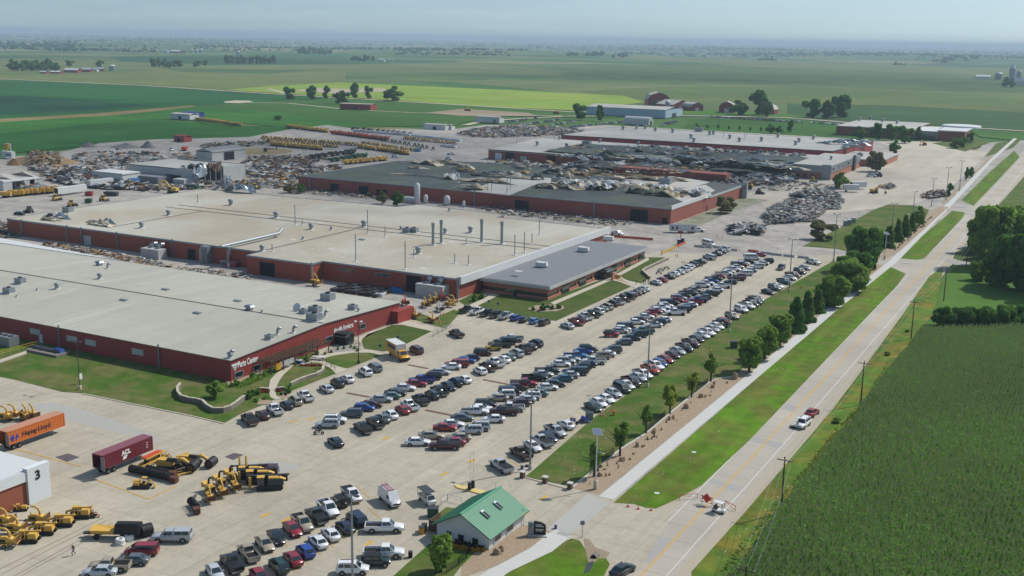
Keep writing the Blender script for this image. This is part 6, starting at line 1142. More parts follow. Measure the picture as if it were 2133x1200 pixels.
def trencher(px,py,hd,lab,k=1.):
    x,y=G(px,py); t=empty('trencher',x,y,YZ,-math.radians(hd),lab,'trencher'); t.scale=(k,)*3
    for s in (-1,1):
        b=MB(); b.prism([(-2.3,.3),(-2,0),(2,0),(2.3,.3),(2.3,.7),(2,1),(-2,1),(-2.3,.7)],-.3,.3); b.v=[(s*1.1+z,y_,x_) for (y_,x_,z) in b.v]; part(t,'track',b,M['black'])
    part(t,'body',MB().box(0,-.6,.9,2,3.2,1.3,0,0,.85,.9),MP,YEL); part(t,'boom',MB().path([(0,1,1.8),(0,3,2.4),(0,4.6,1.4)],[.5,.45,.35],8),MP,YEL); part(t,'cutting_drum',MB().tube((-1.4,5.2,1.1),(1.4,5.2,1.1),1.05,n=16).tube((-1.45,5.2,1.1),(1.45,5.2,1.1),.6,n=12,mi=1),[M['black'],M['rusty']]); part(t,'hood_panel',MB().box(.7,1.2,2.0,.6,2.6,.7,0,0,.8,.8),M['dtrim']); return t
trencher(352,985,70,'big yellow trencher with black drum in the outlined bay',.9); trencher(398,975,75,'second yellow trencher with rust coloured drum disc, right of the bay',.8)
rig(296,1024,60,'small yellow ride on plough at the front of the outlined bay',k=.85,boom=False)
x,y=G(318,975); t=empty('folded_conveyor',x,y,YZ,-math.radians(hd2((275,995),(330,968))),'yellow folded conveyor frame with orange belt behind the black hoops','conveyor'); part(t,'frame',MB().box(-.6,0,.6,.15,7,.4).box(.6,0,.6,.15,7,.4).box(0,0,1.7,1.4,4.5,.25,0),MP,YEL); part(t,'belt',MB().box(0,0,1.96,1.2,4.4,.06),M['orange']); part(t,'support',MB().box(0,-1.5,0,.8,.4,1.7).box(0,1.5,0,.8,.4,1.7),M['black'])
x,y=G(372,996); t=empty('drill_rod_bundle',x,y,YZ,-math.radians(hd2((340,1000),(400,985))),'dark rods and frames on timber right of the black hoops','rods')
for i in range(5): part(t,'rod',MB().box(-1+i*.5,0,.25+.15*(i%2),.25,6-.5*i,.25),M['black'] if i%2 else MP,YEL)
part(t,'timber',MB().box(0,-2,0,2.8,.3,.22).box(0,2,0,2.8,.3,.22),M['timber'])
for i_,(px,py) in enumerate(((336,968),(384,972))): rig(px,py,62,'yellow and black machine body %s of the outlined bay'%('behind the trencher' if i_==0 else 'at the right end'),k=.85,boom=False)
def trailer(px,py,lab):
    x,y=G(px,py); t=empty('tub_trailer',x,y,YZ,-math.radians(62),lab,'trailer'); b=MB(); b.add([(-.9,-3.2,.9),(.9,-3.2,.9),(.9,.2,.9),(-.9,.2,.9),(-1.2,-3.4,1.6),(1.2,-3.4,1.6),(1.1,.4,1.5),(-1.1,.4,1.5),(0,-3.2,1.0),(0,.3,1.2)],[(0,1,5,4),(1,2,6,5),(2,3,7,6),(3,0,4,7),(4,5,9),(4,9,7),(5,6,9)]); part(t,'yellow_tub',b,MP,YEL); part(t,'black_hopper',MB().box(0,2.4,.9,1.9,4,1.5,0,0,.9,.96).box(.4,2.4,2.4,.9,3.4,.3),M['black']); part(t,'frame',MB().box(0,-.5,.6,.7,8.4,.25),M['dtrim'])
    for s in (-1,1):
        for yy in (-2.4,1.6): part(t,'wheel',MB().tube((s*.95-.15,yy,.45),(s*.95+.15,yy,.45),.45,n=12),M['tyre'])
trailer(238,1128,'long trailer with yellow tub and black hopper near the walking man')
x,y=G(292,1122); _o=part(None,'black_machine_attachment',MB().box(x-.5,y,YZ,2.6,1.6,1.3,0,.5,.8,.8).tube((x+.9,y-.6,YZ+1),(x+1.6,y+1.,YZ+1),1.0,n=14),M['black']); tag(_o,'black drum attachment beside the white hose coils','attachment')
for i,(px,py) in enumerate(((251,1142),(270,1134))):
    x,y=G(px,py); t=empty('hose_coil',x,y,YZ,.5,'white coil on a pallet, %s of two below the black attachment'%('left','right')[i],'coil','white coils on pallets'); part(t,'pallet',MB().box(0,0,0,1.5,1.5,.16),M['white']); part(t,'coil',MB().lathe(0,0,[(.65,.16),(.75,.4),(.75,.8),(.62,.95),(.35,.95),(.3,.5)],16),M['white'])
# yellow chippers left behind the container
for i,(px,py) in enumerate(((8,884),(24,880),(52,882),(66,880))): chipper(px,py,59 if i<2 else 100,'yellow chipper behind the orange container, %s from left'%ORD[i+1],k=1.05,grp='wood chippers behind the orange container')
# chippers by the factory corner
for i,(px,py,c,l,h_) in enumerate(((842,641,ORG,'orange chipper alone by the end of the red warehouse',121),(884,645,YEL,'yellow chipper, left of the factory corner group',121),(895,640,YEL,'yellow chipper, second of the factory corner group',121),(906,634,YEL,'yellow chipper behind the white one',121),(920,630,ORG,'orange chipper at the back of the factory corner group',121),(914,654,WHT,'white chipper in front of the factory corner group',121),(932,645,YEL,'yellow chipper on the grass edge, factory corner group',59),(861,668,YEL,'yellow chipper lower left beside the traffic cones',90),(897,677,YEL,'yellow chipper lower right beside the traffic cones',90),(940,640,YEL,'yellow chipper farthest right of the factory corner group',59))): chipper(px,py,h_,l,c,1.0,grp='wood chippers by the factory corner')
chipper(655,600,80,'yellow chipper beside the rust wall corner',YEL,1.3) 
# storage rows between the buildings
def simple_machine(kind):
    b=MB()
    if kind=='digger': 
        for s in (-1,1): b.box(s*.8,0,0,.45,3,.7,1)
        b.box(0,-.6,.7,1.6,1.6,1.1,0,0,.9,.85); b.box(0,.6,.8,1.1,.9,1.3,2); b.box(0,.6,2.1,1.2,1.,.1,0); b.path([(0,1,1.2),(0,2,2.4),(0,3.2,1.2)],[.25,.22,.18],6,0)
    elif kind=='tub': b.box(0,0,.9,2.2,4,1.5,0,0,1.15,1.05); b.box(0,-2.6,.7,.3,2,.2,1); b.tube((-1.2,.5,.5),(1.2,.5,.5),.5,n=8,mi=1); b.path([(0,1.4,2),(0,2.6,3),(0,3.4,2.9)],[.3,.25,.2],6,0)
    else: b.box(0,0,.1,1.9,3.4,1.5,0,0,.9,.9); b.box(0,1.2,1.4,1.2,.8,.3,0)
    return b.mesh('machine_body',[MP,M['black'],M['glass']])
SM={k:simple_machine(k) for k in ('digger','tub','wrap')}
nm={'digger':'yard_digger','tub':'yard_chipper','wrap':'wrapped_machine'}
def mrow(p0,p1,n,kind,col,hd,lab,k=1.15):
    a,b_=G(*p0),G(*p1)
    for i in range(n):
        f=(i+rnd.uniform(-.2,.2))/max(1,n-1); o=link(nm[kind],SM[kind],None,(a[0]+(b_[0]-a[0])*f+rnd.uniform(-.4,.4),a[1]+(b_[1]-a[1])*f+rnd.uniform(-.5,.5),YZ),-math.radians(hd+rnd.uniform(-8,8))); v=rnd.uniform(.75,1.15); o.color=(col[0]*v,col[1]*v,col[2]*v,1); s=k*rnd.uniform(.9,1.1); o.scale=(s,)*3; tag(o,'%s, %s from left'%(lab,ORD[min(i+1,59)]),{'digger':'digger','tub':'chipper','wrap':'wrapped machine'}[kind],lab)
mrow((548,291),(742,306),32,'digger',YEL,150,'yellow digger in the back storage row'); mrow((550,298),(700,310),24,'digger',YEL,150,'yellow digger in the second storage row'); mrow((565,305),(668,315),15,'tub',YEL,150,'yellow chipper in the row by the ring road')
mrow((752,303),(860,317),18,'digger',YEL,150,'yellow digger in the middle storage row'); mrow((748,310),(850,325),16,'tub',YEL,150,'yellow chipper in the lower middle storage row'); mrow((842,292),(948,303),18,'digger',YEL,150,'yellow digger in the right storage row'); mrow((800,296),(900,314),12,'digger',GRN,150,'dark green digger among the storage rows')
mrow((694,281),(804,295),26,'tub',ORG,100,'orange chipper in the long orange row',1.1); mrow((742,276),(852,285),26,'wrap',WHT,100,'white wrapped machine in the back white row'); mrow((862,287),(955,297),18,'wrap',WHT,100,'white wrapped machine in the right white row',1.1); mrow((925,308),(945,310),4,'wrap',WHT,90,'white wrapped machine beside the white van')
mrow((600,268),(680,278),16,'tub',YEL,100,'yellow chipper along the field edge'); mrow((412,253),(498,264),18,'tub',YEL,100,'yellow chipper in the far field row'); mrow((735,272),(850,283),12,'digger',DRK,100,'dark digger behind the white wrapped row')
mrow((8,415),(110,405),13,'tub',YEL,60,'yellow chipper in front of the garage row'); mrow((720,345),(800,337),9,'tub',YEL,100,'yellow chipper behind the dark roof'); mrow((655,333),(735,322),8,'tub',DRK,100,'dark auger frame in the yard'); mrow((690,340),(760,330),7,'tub',GRN,100,'green auger frame in the yard')
for px,py,c,l in ((1240,236,ORG,'x'),): pass
rig(1240-10,236,90,'orange machine on grass, left of two beyond the drive',ORG,1.6,boom=False); rig(1158,238,90,'orange machine on grass, right of two beyond the drive',ORG,1.6,boom=False); rig(974,232,90,'yellow loader on the dirt yard',YEL,1.8,boom=False)
def excavator(px,py,hd,lab,col,k=1.):
    x,y=G(px,py); t=empty('excavator',x,y,YZ,-math.radians(hd),lab,'excavator'); t.scale=(k,)*3
    for s in (-1,1): part(t,'track',MB().box(s*1.1,0,0,.6,3.8,.9,0,0,1,.9),M['black'])
    part(t,'body',MB().box(0,-.6,1.,2.6,2.8,1.2),MP,col); part(t,'cab',MB().box(-.8,.9,1.,1,1.5,1.7).box(-.8,.9,2.7,1.05,1.55,.1,1),[M['glass'],MP],col); part(t,'boom',MB().path([(.3,.8,1.6),(.3,3,4.6),(.3,5.4,4.8)],[.4,.38,.28],6),MP,col); part(t,'arm',MB().path([(.3,5.2,4.9),(.3,6.2,1.6)],[.28,.2],6),MP,col); part(t,'bucket',MB().box(.3,6.4,.4,1.1,1.1,1.1,0,0,1,.6),M['dtrim'])
excavator(1555,370,285,'red orange excavator with raised arm at the collapsed factory',(.55,.07,.02,1),1.4); excavator(360,405,250,'yellow excavator with raised arm near the damaged warehouse',YEL,1.2); excavator(1820,405,100,'yellow loader with folded arm in the north lot',YEL,1.); excavator(1925,305,200,'small orange excavator at the top of the north lot',ORG,.9)
def skid(px,py,lab,col=YEL,k=1.,hd=60):
    x,y=G(px,py); t=empty('skid_loader',x,y,YZ,-math.radians(hd),lab,'loader'); t.scale=(k,)*3; part(t,'body',MB().box(0,0,.5,1.5,2.4,1.,0,0,.9,.9),MP,col); part(t,'cab',MB().box(0,.1,1.4,1.1,1.2,.9).box(0,.1,2.3,1.2,1.3,.08,1),[M['glass'],MP],col); part(t,'bucket',MB().box(0,2.,.1,1.8,.9,.7,0,0,1,.7).box(-.8,1.,.7,.14,2,.2).box(.8,1.,.7,.14,2,.2),M['dtrim'])
    for s in (-1,1):
        for yy in (-.7,.7): part(t,'wheel',MB().tube((s*.85-.15,yy,.42),(s*.85+.15,yy,.42),.42,n=10),M['tyre'])
for px,py,l,c in ((117,421,'yellow loader left of the white trailer',YEL),(215,422,'yellow forklift beside the black skips',YEL),(590,379,'yellow loader on the gravel behind the tan roof',YEL),(508,388,'yellow loader beside the green skip',YEL),(530,397,'small yellow loader behind the roof edge',YEL),(1580,407,'black tyred loader parked by the white pylon',DRK),(1562,393,'rusty yellow loader by the brick factory end',YEL),(1850-18,371,'dark tractor beside the thin crowned tree',DRK),(1692,382,'yellow roller by the front office',YEL),(148,433,'forklift with small load beside the roof corner',YEL),(62,447,'dark forklift beside the black sedan',DRK),(1140-8,440,'yellow forklift at the brick factory doorway',YEL),(740,405,'orange yellow loader beside the brick wall',YEL),(770,410,'yellow loader parked left of the small olive tree',YEL)): skid(px,py,l,c,1.25,rnd.uniform(0,360))
# skips
for px,py,w,c,l,hd in ((232,411,12,'dtrim','long black skip near the tan roof edge',70),(186,411,6,'red_','small red skip right of the white trailer',60),(185,426,5,'green','small green skip near the tan roof edge',60),(400,396,12,'green','long dark green skip at the damaged warehouse',75),(430,390,10,'green','second dark green skip at the damaged warehouse',75),(870,318,9,'blue_','pale blue box near the machinery rows',80),(955,346,9,'green','teal green skip behind the torn roof',80),(65,326,7,'rusty','rusty skip beside the wood pile',90)):
    x,y=G(px,py); t=empty('skip',x,y,YZ,-math.radians(hd),l,'skip'); mm=M.get(c) or mat('skip_'+c,{'red_':'9c1c1c','blue_':'5f86a6'}[c],.6); part(t,'body',MB().box(0,0,.2,2.4,w*.55,1.7,0,0,1.05,1.02),mm); part(t,'rim',MB().box(-1.27,0,1.9,.12,w*.56,.12).box(1.27,0,1.9,.12,w*.56,.12),mm); part(t,'load',MB().box(0,0,1.8,2.2,w*.5,.12),M['dtrim'])
x,y=G(385,316); t=empty('tipper_body',x,y,YZ,.6,'rust red open tipper body on the left gravel','tipper'); part(t,'body',MB().box(0,0,.8,3,7,1.8,0,0,1.2,1.05),M['orange']); part(t,'wheel',MB().tube((-1.4,-2,.6),(1.4,-2,.6),.6,n=10),M['tyre'])
one(358,314,150,'V','W','white truck on the left gravel beside the tipper',near=False)
x,y=G(14,332); t=empty('white_machine_truck',x,y,YZ,-math.radians(95),'tall white truck with pipes and yellow hopper at the left edge','truck'); part(t,'body',MB().box(0,2,.8,2.6,11,3.6),M['white']); part(t,'stripe',MB().box(1.33,4,2,.04,5,1.),mat('teal_stripe','1e5a66',.6)); part(t,'pipe',MB().path([(0,5,4.4),(0,5,9),(0,0,9),(0,0,5)],.35,8),M['white']); part(t,'hopper',MB().lathe(0,1,[(.3,4.4),(1.5,7),(1.5,9)],12),M['yellow'])
# helicopter
x,y=G(553,318.5); t=empty('helicopter',x,y,YZ,-math.radians(250),'small dark helicopter on the brown oval of the ring road','helicopter'); part(t,'cabin',MB().lathe(0,0,[(.6,.5),(1.3,.9),(1.45,1.7),(1.1,2.4),(.4,2.7)],12),M['dtrim']); part(t,'tail_boom',MB().path([(0,-1,2),(0,-8,2.3)],[.45,.14],8),M['dtrim']); part(t,'tail_fin',MB().box(0,-8,1.9,.1,.8,1.5),M['dtrim']); part(t,'rotor',MB().box(0,0,3.1,.3,11,.06).box(0,0,2.6,.15,.15,.55),M['black']); part(t,'skid',MB().tube((-1,-1.6,.1),(-1,1.8,.1),.08,n=6).tube((1,-1.6,.1),(1,1.8,.1),.08,n=6).box(0,0,.2,2,.1,.5),M['black'])
def oval(name,px,py,w,h,z,m,n=40): sheet(name,[(px+w/2*math.cos(2*math.pi*i/n),py-h/2*math.sin(2*math.pi*i/n)) for i in range(n)],z,m)
oval('ring_road',537,318,206,24,LZ(2),mat('ring_asphalt','8c8880',.95,noise=(.1,.1))); oval('ring_verge',536,318,190,20,LZ(3),mat('ring_concrete','9c968a',.95)); oval('dry_grass_oval',536,317.5,146,14,LZ(4),mat('dry_grass','85744e',.95,noise=(.06,.15)))
# ------------------------------------------------------------------ debris
def debris(name,lab,polys,n,s=(.5,3),h=1.2,pile=None,seed=1,w=None,zb=0):
    r=random.Random(seed); b=MB(); w=w or [3,3,3,2,2,1]; idx=[i for i,k in enumerate(w) for _ in range(k)]
    for poly in polys:
        P_=[G(*p) for p in poly]; x0=min(p[0] for p in P_);x1=max(p[0] for p in P_);y0=min(p[1] for p in P_);y1=max(p[1] for p in P_); mx,my=(x0+x1)/2,(y0+y1)/2; k=0; tr=0
        while k<n and tr<n*30:
            tr+=1; x,y=r.uniform(x0,x1),r.uniform(y0,y1); c=False
            for i in range(len(P_)):
                a,bb=P_[i],P_[i-1]
                if (a[1]>y)!=(bb[1]>y) and x<(bb[0]-a[0])*(y-a[1])/(bb[1]-a[1])+a[0]: c=not c
            if not c: continue
            k+=1; L=r.uniform(*s); ww=L*r.choice([.12,.2,.6,.8]); t_=L*r.choice([.04,.1,.3]); d=min(1,math.hypot((x-mx)/(x1-x0)*2,(y-my)/(y1-y0)*2))
            z=YZ+zb+r.uniform(0,h)*.5+(pile*(1-d**1.6)*r.uniform(.75,1.05) if pile else 0)
            o=len(b.v); b.box(0,0,-t_/2,L,ww,t_,r.choice(idx)); e=Matrix.Rotation(r.uniform(0,6.3),3,'Z')@Matrix.Rotation(r.uniform(-.6,.6),3,'Y')@Matrix.Rotation(r.uniform(-.6,.6),3,'X')
            for i in range(o,len(b.v)): v=e@Vector(b.v[i]); b.v[i]=(x+v.x,y+v.y,z+abs(v.z)*.8+v.z*.2)
        if pile:
            for ring_ in range(1):
                m_=18; vs=[(mx,my,YZ+pile*.85)]
                for q_ in (.4,.75,1.):
                    for i in range(m_): a=2*math.pi*i/m_; vs.append((mx+(x1-x0)/2*.86*q_*math.cos(a)*r.uniform(.85,1.),my+(y1-y0)/2*.86*q_*math.sin(a)*r.uniform(.85,1.),YZ+pile*(1-q_**1.6)*.85-.05))
                b.add(vs,[(0,1+i,1+(i+1)%m_) for i in range(m_)]+[(1+j*m_+i,1+(j+1)*m_+i,1+(j+1)*m_+(i+1)%m_,1+j*m_+(i+1)%m_) for j in range(2) for i in range(m_)],2 if w[2]>1 else 3)
    return tag(b.build(name,deb_mats()),lab,None,None,'stuff')
debris('scrap_pile','large heap of crumpled silver scrap metal on the open yard',[[(1590,455),(1640,420),(1680,424),(1710,445),(1700,465),(1600,472)],[(1645,410),(1700,404),(1748,420),(1750,440),(1690,440)]],2600,(.5,2.6),1,5,1,[5,7,2,1,1,2])
debris('scrap_pile','small heap of torn metal beams on the open yard',[[(1515,482),(1550,474),(1592,482),(1580,493),(1530,492)]],160,(1,6),1,1.4,2,[4,4,4,1,1,1])
debris('roof_wreckage','mangled sheets and beams lying over the collapsed roof',[[(1180,330),(1300,326),(1500,332),(1660,342),(1670,352),(1500,352),(1360,346),(1200,340)]],380,(1,7),2.,None,31,[3,3,6,2,1,4],5.6)
debris('roof_wreckage','loose torn strips lying over the brick factory roof',[[(1060,372),(1200,366),(1400,372),(1480,384),(1440,396),(1250,396),(1100,390)]],120,(.8,6),1,None,32,[3,6,2,5,0,1],7.2)
debris('scrap_row','row of broken timber and steel at the north gate',[[(1915,410),(1965,400),(1972,412),(1925,420)]],260,(.5,3),1,1.2,3,[1,2,2,4,3,0]); debris('rubble_pile','small grey rubble heap beside the yellow loader',[[(1828,394),(1850,386),(1868,394),(1850,399)]],160,(.4,1.4),.6,1.8,4,[4,2,4,1,1,0])
debris('wreckage','broken timber, sheeting and beams between the two brick factories',[[(1010,345),(1060,340),(1180,352),(1370,372),(1560,380),(1560,398),(1400,378),(1150,370),(1010,360)]],1500,(.8,5),1.8,None,5,[5,3,3,3,1,1])
debris('wreckage','dark torn steel and roofing in front of the collapsed factory',[[(1430,368),(1500,350),(1640,362),(1660,378),(1640,388),(1560,390),(1480,384)]],1300,(.8,6),4,None,6,[3,3,5,1,1,3])
debris('wreckage','grey rubble strewn along the yard below the front office',[[(1560,385),(1640,380),(1770,392),(1700,402),(1600,400)]],240,(.5,3),.8,None,7,[3,2,3,2,2,0])
debris('scrap_yard','scattered machine frames and parts in the scrap yard',[[(985,272),(1060,264),(1190,268),(1215,276),(1180,284),(1010,290),(950,284)]],1500,(1,5),2,None,8,[3,3,4,2,3,2])
debris('scrap_yard','rows of dark frames and parts left of the brick factory',[[(520,355),(560,345),(700,350),(720,362),(650,378),(560,374),(510,366)]],900,(1,5),1.5,None,9,[2,2,4,4,3,1]); debris('scrap_yard','parts and machine frames along the left gravel yard',[[(150,325),(250,318),(330,322),(470,330),(330,345),(250,352),(160,345)],[(120,352),(250,352),(330,346),(420,345),(260,360),(140,366)],[(60,352),(110,350),(180,372),(110,372)],[(20,395) ,(60,392),(110,398),(60,404)]],320,(1,5.5),1.8,None,10,[3,3,4,3,2,2])
debris('scrap_yard','litter of parts behind the field edge',[[(420,303),(540,297),(560,304),(520,308),(420,311)]],260,(1,4),1.5,None,21,[3,3,4,3,2,2])
debris('scrap_yard','pale broken panels and frames along the whole left yard',[[(60,360),(140,352),(240,352),(400,346),(640,352),(700,366),(640,372),(520,372),(520,350),(260,360),(200,364),(90,372)]],420,(1.2,6.5),1.4,None,41,[4,6,3,2,1,1])
debris('scrap_yard','dark frames beside the ring road',[[(500,345),(520,330),(640,328),(690,335),(640,345),(560,352)]],600,(1,4),1.5,None,22,[2,2,5,4,3,0])
debris('wreckage','torn walls and sheeting between garage row and damaged warehouse',[[(95,378),(140,366),(200,366),(300,392),(320,400),(230,398),(150,392)]],700,(1,6),3.5,None,11,[4,4,4,1,2,1])
debris('wreckage','debris around the largest damaged warehouse',[[(230,395),(420,385),(520,380),(640,385),(600,396),(420,398),(300,402)]],600,(.6,4),1.8,None,12,[4,3,3,3,2,1]); debris('rubble_ground','pale rubble spread right of the damaged warehouse',[[(510,360),(640,358),(650,380),(560,390),(500,384)]],500,(.4,2.2),.8,None,13,[4,5,1,2,1,0])
debris('scrap_row','yellow steel frames and parts behind the parts building',[[(100,512),(180,522),(260,538),(360,560),(300,566),(250,556),(150,532),(80,516)]],500,(.4,2.6),1.2,None,14,[2,4,1,5,2,0])
debris('scrap_row','red and white parts laid out by the red hut',[[(370,560),(460,570),(540,582),(530,588),(440,578),(360,568)]],200,(.4,1.6),.7,None,15,[2,5,1,3,2,1]); debris('scrap_row','grey parts along the foot of the brick factory',[[(1010,432),(1120,444),(1280,462),(1320,470),(1290,476),(1180,465),(1060,452),(990,440)]],600,(.4,2.4),1.2,None,16,[3,3,3,4,1,0])
debris('scrap_row','broken parts at the far corner of the brick factory',[[(640,385),(700,400),(790,412),(790,420),(700,412),(600,405)]],300,(.5,3),1.4,None,17,[4,4,2,3,2,0]); debris('scrap_row','heap at the left corner of the long rust factory',[[(-10,470),(20,465),(45,480),(44,500),(-10,500)]],300,(.5,2.2),1.2,1.5,18,[4,3,4,1,2,1])
for l,px,py,w,h,c,sd_ in (('tan heap of broken timber at the left',92,344,84,22,'timber',1),('small cone of brown soil at the left edge',30,346,36,14,'soil_',2),('grey gravel cone at the field edge, left',184,308,38,12,'gr_',3),('long grey gravel heap at the field edge',262,309,70,9,'gr_',4),('grey gravel cone at the field edge, right',308,310,36,15,'gr_',5)):
    x,y=G(px,py); r_=wpx(px,py,w)/2; hh=hpx(px,py,py-h); b=MB(); n=26; rr=random.Random(sd_); vs=[(0,0,hh)]
    for q_ in (.12,.3,.5,.72,1): vs+=[(r_*q_*math.cos(2*math.pi*i/n)*rr.uniform(.88,1.05),r_*.8*q_*math.sin(2*math.pi*i/n)*rr.uniform(.88,1.05),hh*(1-q_)**1.05*rr.uniform(.88,1.08)) for i in range(n)]
    b.add(vs,[(0,1+i,1+(i+1)%n) for i in range(n)]+[(1+j*n+i,1+(j+1)*n+i,1+(j+1)*n+(i+1)%n,1+j*n+(i+1)%n) for j in range(4) for i in range(n)]); o=b.build('material_heap',{'timber':M['timber'],'soil_':mat('brown_soil','7a5f3e',.95,noise=(1,.2)),'gr_':mat('grey_gravel','6f6e6c',.95,noise=(1,.25))}[c],None,(x,y,YZ)); tag(o,l,'heap')
debris('broken_timber','loose broken boards over the tan heap',[[(55,345),(80,328),(120,330),(132,345),(110,352),(60,352)]],500,(.5,3),1,6,19,[1,2,1,6,1,0])
# pallets of black pipe and drums by the factory
x0,y0=G(760,614); t=empty('pallet_stack',x0,y0,YZ,0,'black pipe bundles on pallets stored along the rust wall','pallets')
for i in range(7):
    for j in range(3): part(t,'pipe_bundle',MB().box(-9+i*2.6,-3+j*3.4,.15,2.0,2.8,.8+.3*((i+j)%2)),M['black'] if (i+j)%3 else M['dtrim']); part(t,'pallet',MB().box(-9+i*2.6,-3+j*3.4,0,2.1,3.0,.14),M['timber'])
for i in range(8):
    px,py=817+i*2.6,rnd.uniform(608,615); x,y=G(px,py); tag(MB().lathe(0,0,[(.6,0),(.62,.5),(.6,1.1),(.4,1.15)],10).build('blue_drum',mat('drum_blue','1c6fae',.5),None,(x,y,YZ)),'blue drum beside the black pipe pallets, %s from left'%ORD[i+1],'drum','blue drums by the rust wall')
for i in range(6):
    px,py=785+i*3.2,rnd.uniform(619,624); x,y=G(px,py); tag(MB().lathe(0,0,[(.6,0),(.62,.5),(.6,1.1),(.4,1.15)],10).build('white_drum',M['white'],None,(x,y,YZ)),'white drum below the black pipe pallets, %s from left'%ORD[i+1],'drum','white drums by the rust wall')
# tanks
for nm_,px,py,top,w,l in (('gas_tank',869,429,384,12,'tall white cylindrical tank beside the brick factory'),('gas_tank',887,427,408,9,'short white tank beside the tall one'),('gas_tank',931,431,410,13,'wide white tank right of the tall one'),('gas_tank',966,435,421,6,'small white tank farthest right')):
    x,y=G(px,py); h=hpx(px,py,top); r_=wpx(px,py,w)/2; t=empty(nm_,x,y,YZ,0,l,'tank'); part(t,'vessel',MB().lathe(0,0,[(r_*.6,.3),(r_,.7),(r_,h-1),(r_*.6,h-.2),(.1,h)],14),M['white']); part(t,'leg',MB().box(0,0,0,r_*1.5,r_*1.5,.5),M['trim'])
x,y=G(857,426); tag(MB().tube((x-4,y,YZ+1.6),(x+3,y,YZ+1.6),1.4,n=12).build('gas_tank',M['white']),'horizontal white tank left of the tall one','tank')
# ------------------------------------------------------------------ lamps, poles, people, small things
def lamp(px,py,top,lab,grp='tall parking lot lamps',heads=2,mm='galv',r=.2):
    x,y=G(px,py); h=hpx(px,py,top); t=empty('lamp_post',x,y,YZ,rnd.uniform(-.2,.2),lab,'lamp post',grp); part(t,'base',MB().lathe(0,0,[(.38,0),(.38,.9),(.33,.95)],12),M['path']); part(t,'pole',MB().tube((0,0,.9),(0,0,h),r,r*.55,10),M[mm])
    for s in ((-1,1) if heads==2 else (1,)): part(t,'lamp_arm',MB().tube((0,0,h-.15),(s*.7,0,h),.05,n=6),M[mm]); part(t,'lamp_head',MB().box(s*1.0,0,h-.06,.75,.5,.2).box(s*1.0,0,h-.09,.5,.34,.03,1),[M['dtrim'],M['lamp']])
for px,py,top,l in ((1104,986,819,'nearest tall lamp of the parking edge row'),(1348,813,676,'second tall lamp of the parking edge row'),(1518,697,582,'third tall lamp of the parking edge row'),(1643,611,503,'fourth tall lamp of the parking edge row'),(1736,548,450,'fifth tall lamp beside the orange topped tree'),(735,1230,1040,'tall lamp cut by the bottom edge in the bottom lot'),(1901,455,402,'tall lamp behind the lawn corner trees'),(1940,433,375,'lamp left of the north gate'),(1970,420,352,'tall lamp at the north gate'),(1998,400,338,'farthest tall lamp up the pale walk'),(1856,500,428,'slim lamp in the corner lawn'),(167,818,718,'black lamp on the lawn near the red warehouse')): lamp(px,py,top,l,'tall lot lamps' ,2 if px!=1901 else 1,'dtrim' if px<200 else 'galv',.2 if px>200 else .1)
tag(MB().box(*G(169,806),1.8,.08,.9,1.3).build('lamp_sign',M['signw']),'white notice sign fixed on the black lawn lamp','sign')
x,y=G(747,763); h=hpx(747,763,676); t=empty('lamp_post',x,y,YZ,.4,'slim black double lamp in front of the entrance porch','lamp post','tall lot lamps'); part(t,'base',MB().lathe(0,0,[(.35,0),(.35,.6)],10),M['black']); part(t,'pole',MB().tube((0,0,.5),(0,0,h),.12,.08,8),M['black'])
for s in (-1,1): part(t,'lamp_head',MB().lathe(s*.7,0,[(.1,h-.3),(.42,h-.1),(.36,h+.15),(.1,h+.25)],10),M['white'])
for px,py,top,l in ((1240,1027,896,'solar lamp with tilted blue panel at the driveway corner'),(1842,545,477,'second solar lamp beside the side driveway')):
    x,y=G(px,py); h=hpx(px,py,top+14); t=empty('solar_lamp',x,y,YZ,0,l,'lamp post','solar lamps along the walk'); part(t,'base',MB().lathe(0,0,[(.38,0),(.38,1.6),(.3,1.65)],12),M['path']); part(t,'pole',MB().tube((0,0,1.6),(0,0,h),.13,.1,10),M['white']); p=part(t,'solar_panel',MB().box(0,0,-.03,1.6,1.5,.06,1).box(0,0,.03,1.52,1.42,.01),[mat('solar_blue','66758c',.8,spec=.1),M['galv']]); p.location=(0,0,h+.2); p.rotation_euler=(.5,.1,.75); part(t,'lamp_arm',MB().tube((0,0,h*.68),(1.2,.2,h*.68-.25),.05,n=6).box(1.1,.2,h*.68-.3,.6,.2,.08),M['white'])
PW=[(1660,1300,1160) if 0 else (1545,1330,1190),(1626,1078,960),(1792,850,758),(1897,712,630),(1965,632,562),(2012,560,510)]
wires=[]
for i,(px,py,top) in enumerate(PW):
    x,y=G(px,py); h=hpx(px,py,top); t=empty('power_pole',x,y,YZ,0,'wooden power pole beside the corn, %s from the camera'%ORD[i+1] if i<4 else 'wooden power pole near the grove, %s from the camera'%ORD[i+1],'power pole','wooden power poles along the road'); part(t,'pole',MB().tube((0,0,0),(0,0,h),.17,.11,8),M['bark']); part(t,'crossarm',MB().box(0,0,h-.7,2.6,.12,.14),M['bark'])
    for s in (-1.1,0,1.1): part(t,'insulator',MB().lathe(s,0,[(.06,h-.56),(.07,h-.4),(.03,h-.35)],6),M['white'])
    wires.append((x,y,h-.35))
for s in (-1.1,1.1,0):
    b=MB()
    for a,c in zip(wires,wires[1:]):
        pts=[(a[0]+(c[0]-a[0])*k/8+s,a[1]+(c[1]-a[1])*k/8,a[2]+(c[2]-a[2])*k/8+YZ-1.2*(1-(2*k/8-1)**2)) for k in range(9)]; b.path(pts,.022,4)
    tag(b.build('power_line',M['galv']),'thin power line over the verge, %s of three'%{-1.1:'left',0:'middle',1.1:'right'}[s],'power line','power lines along the road')
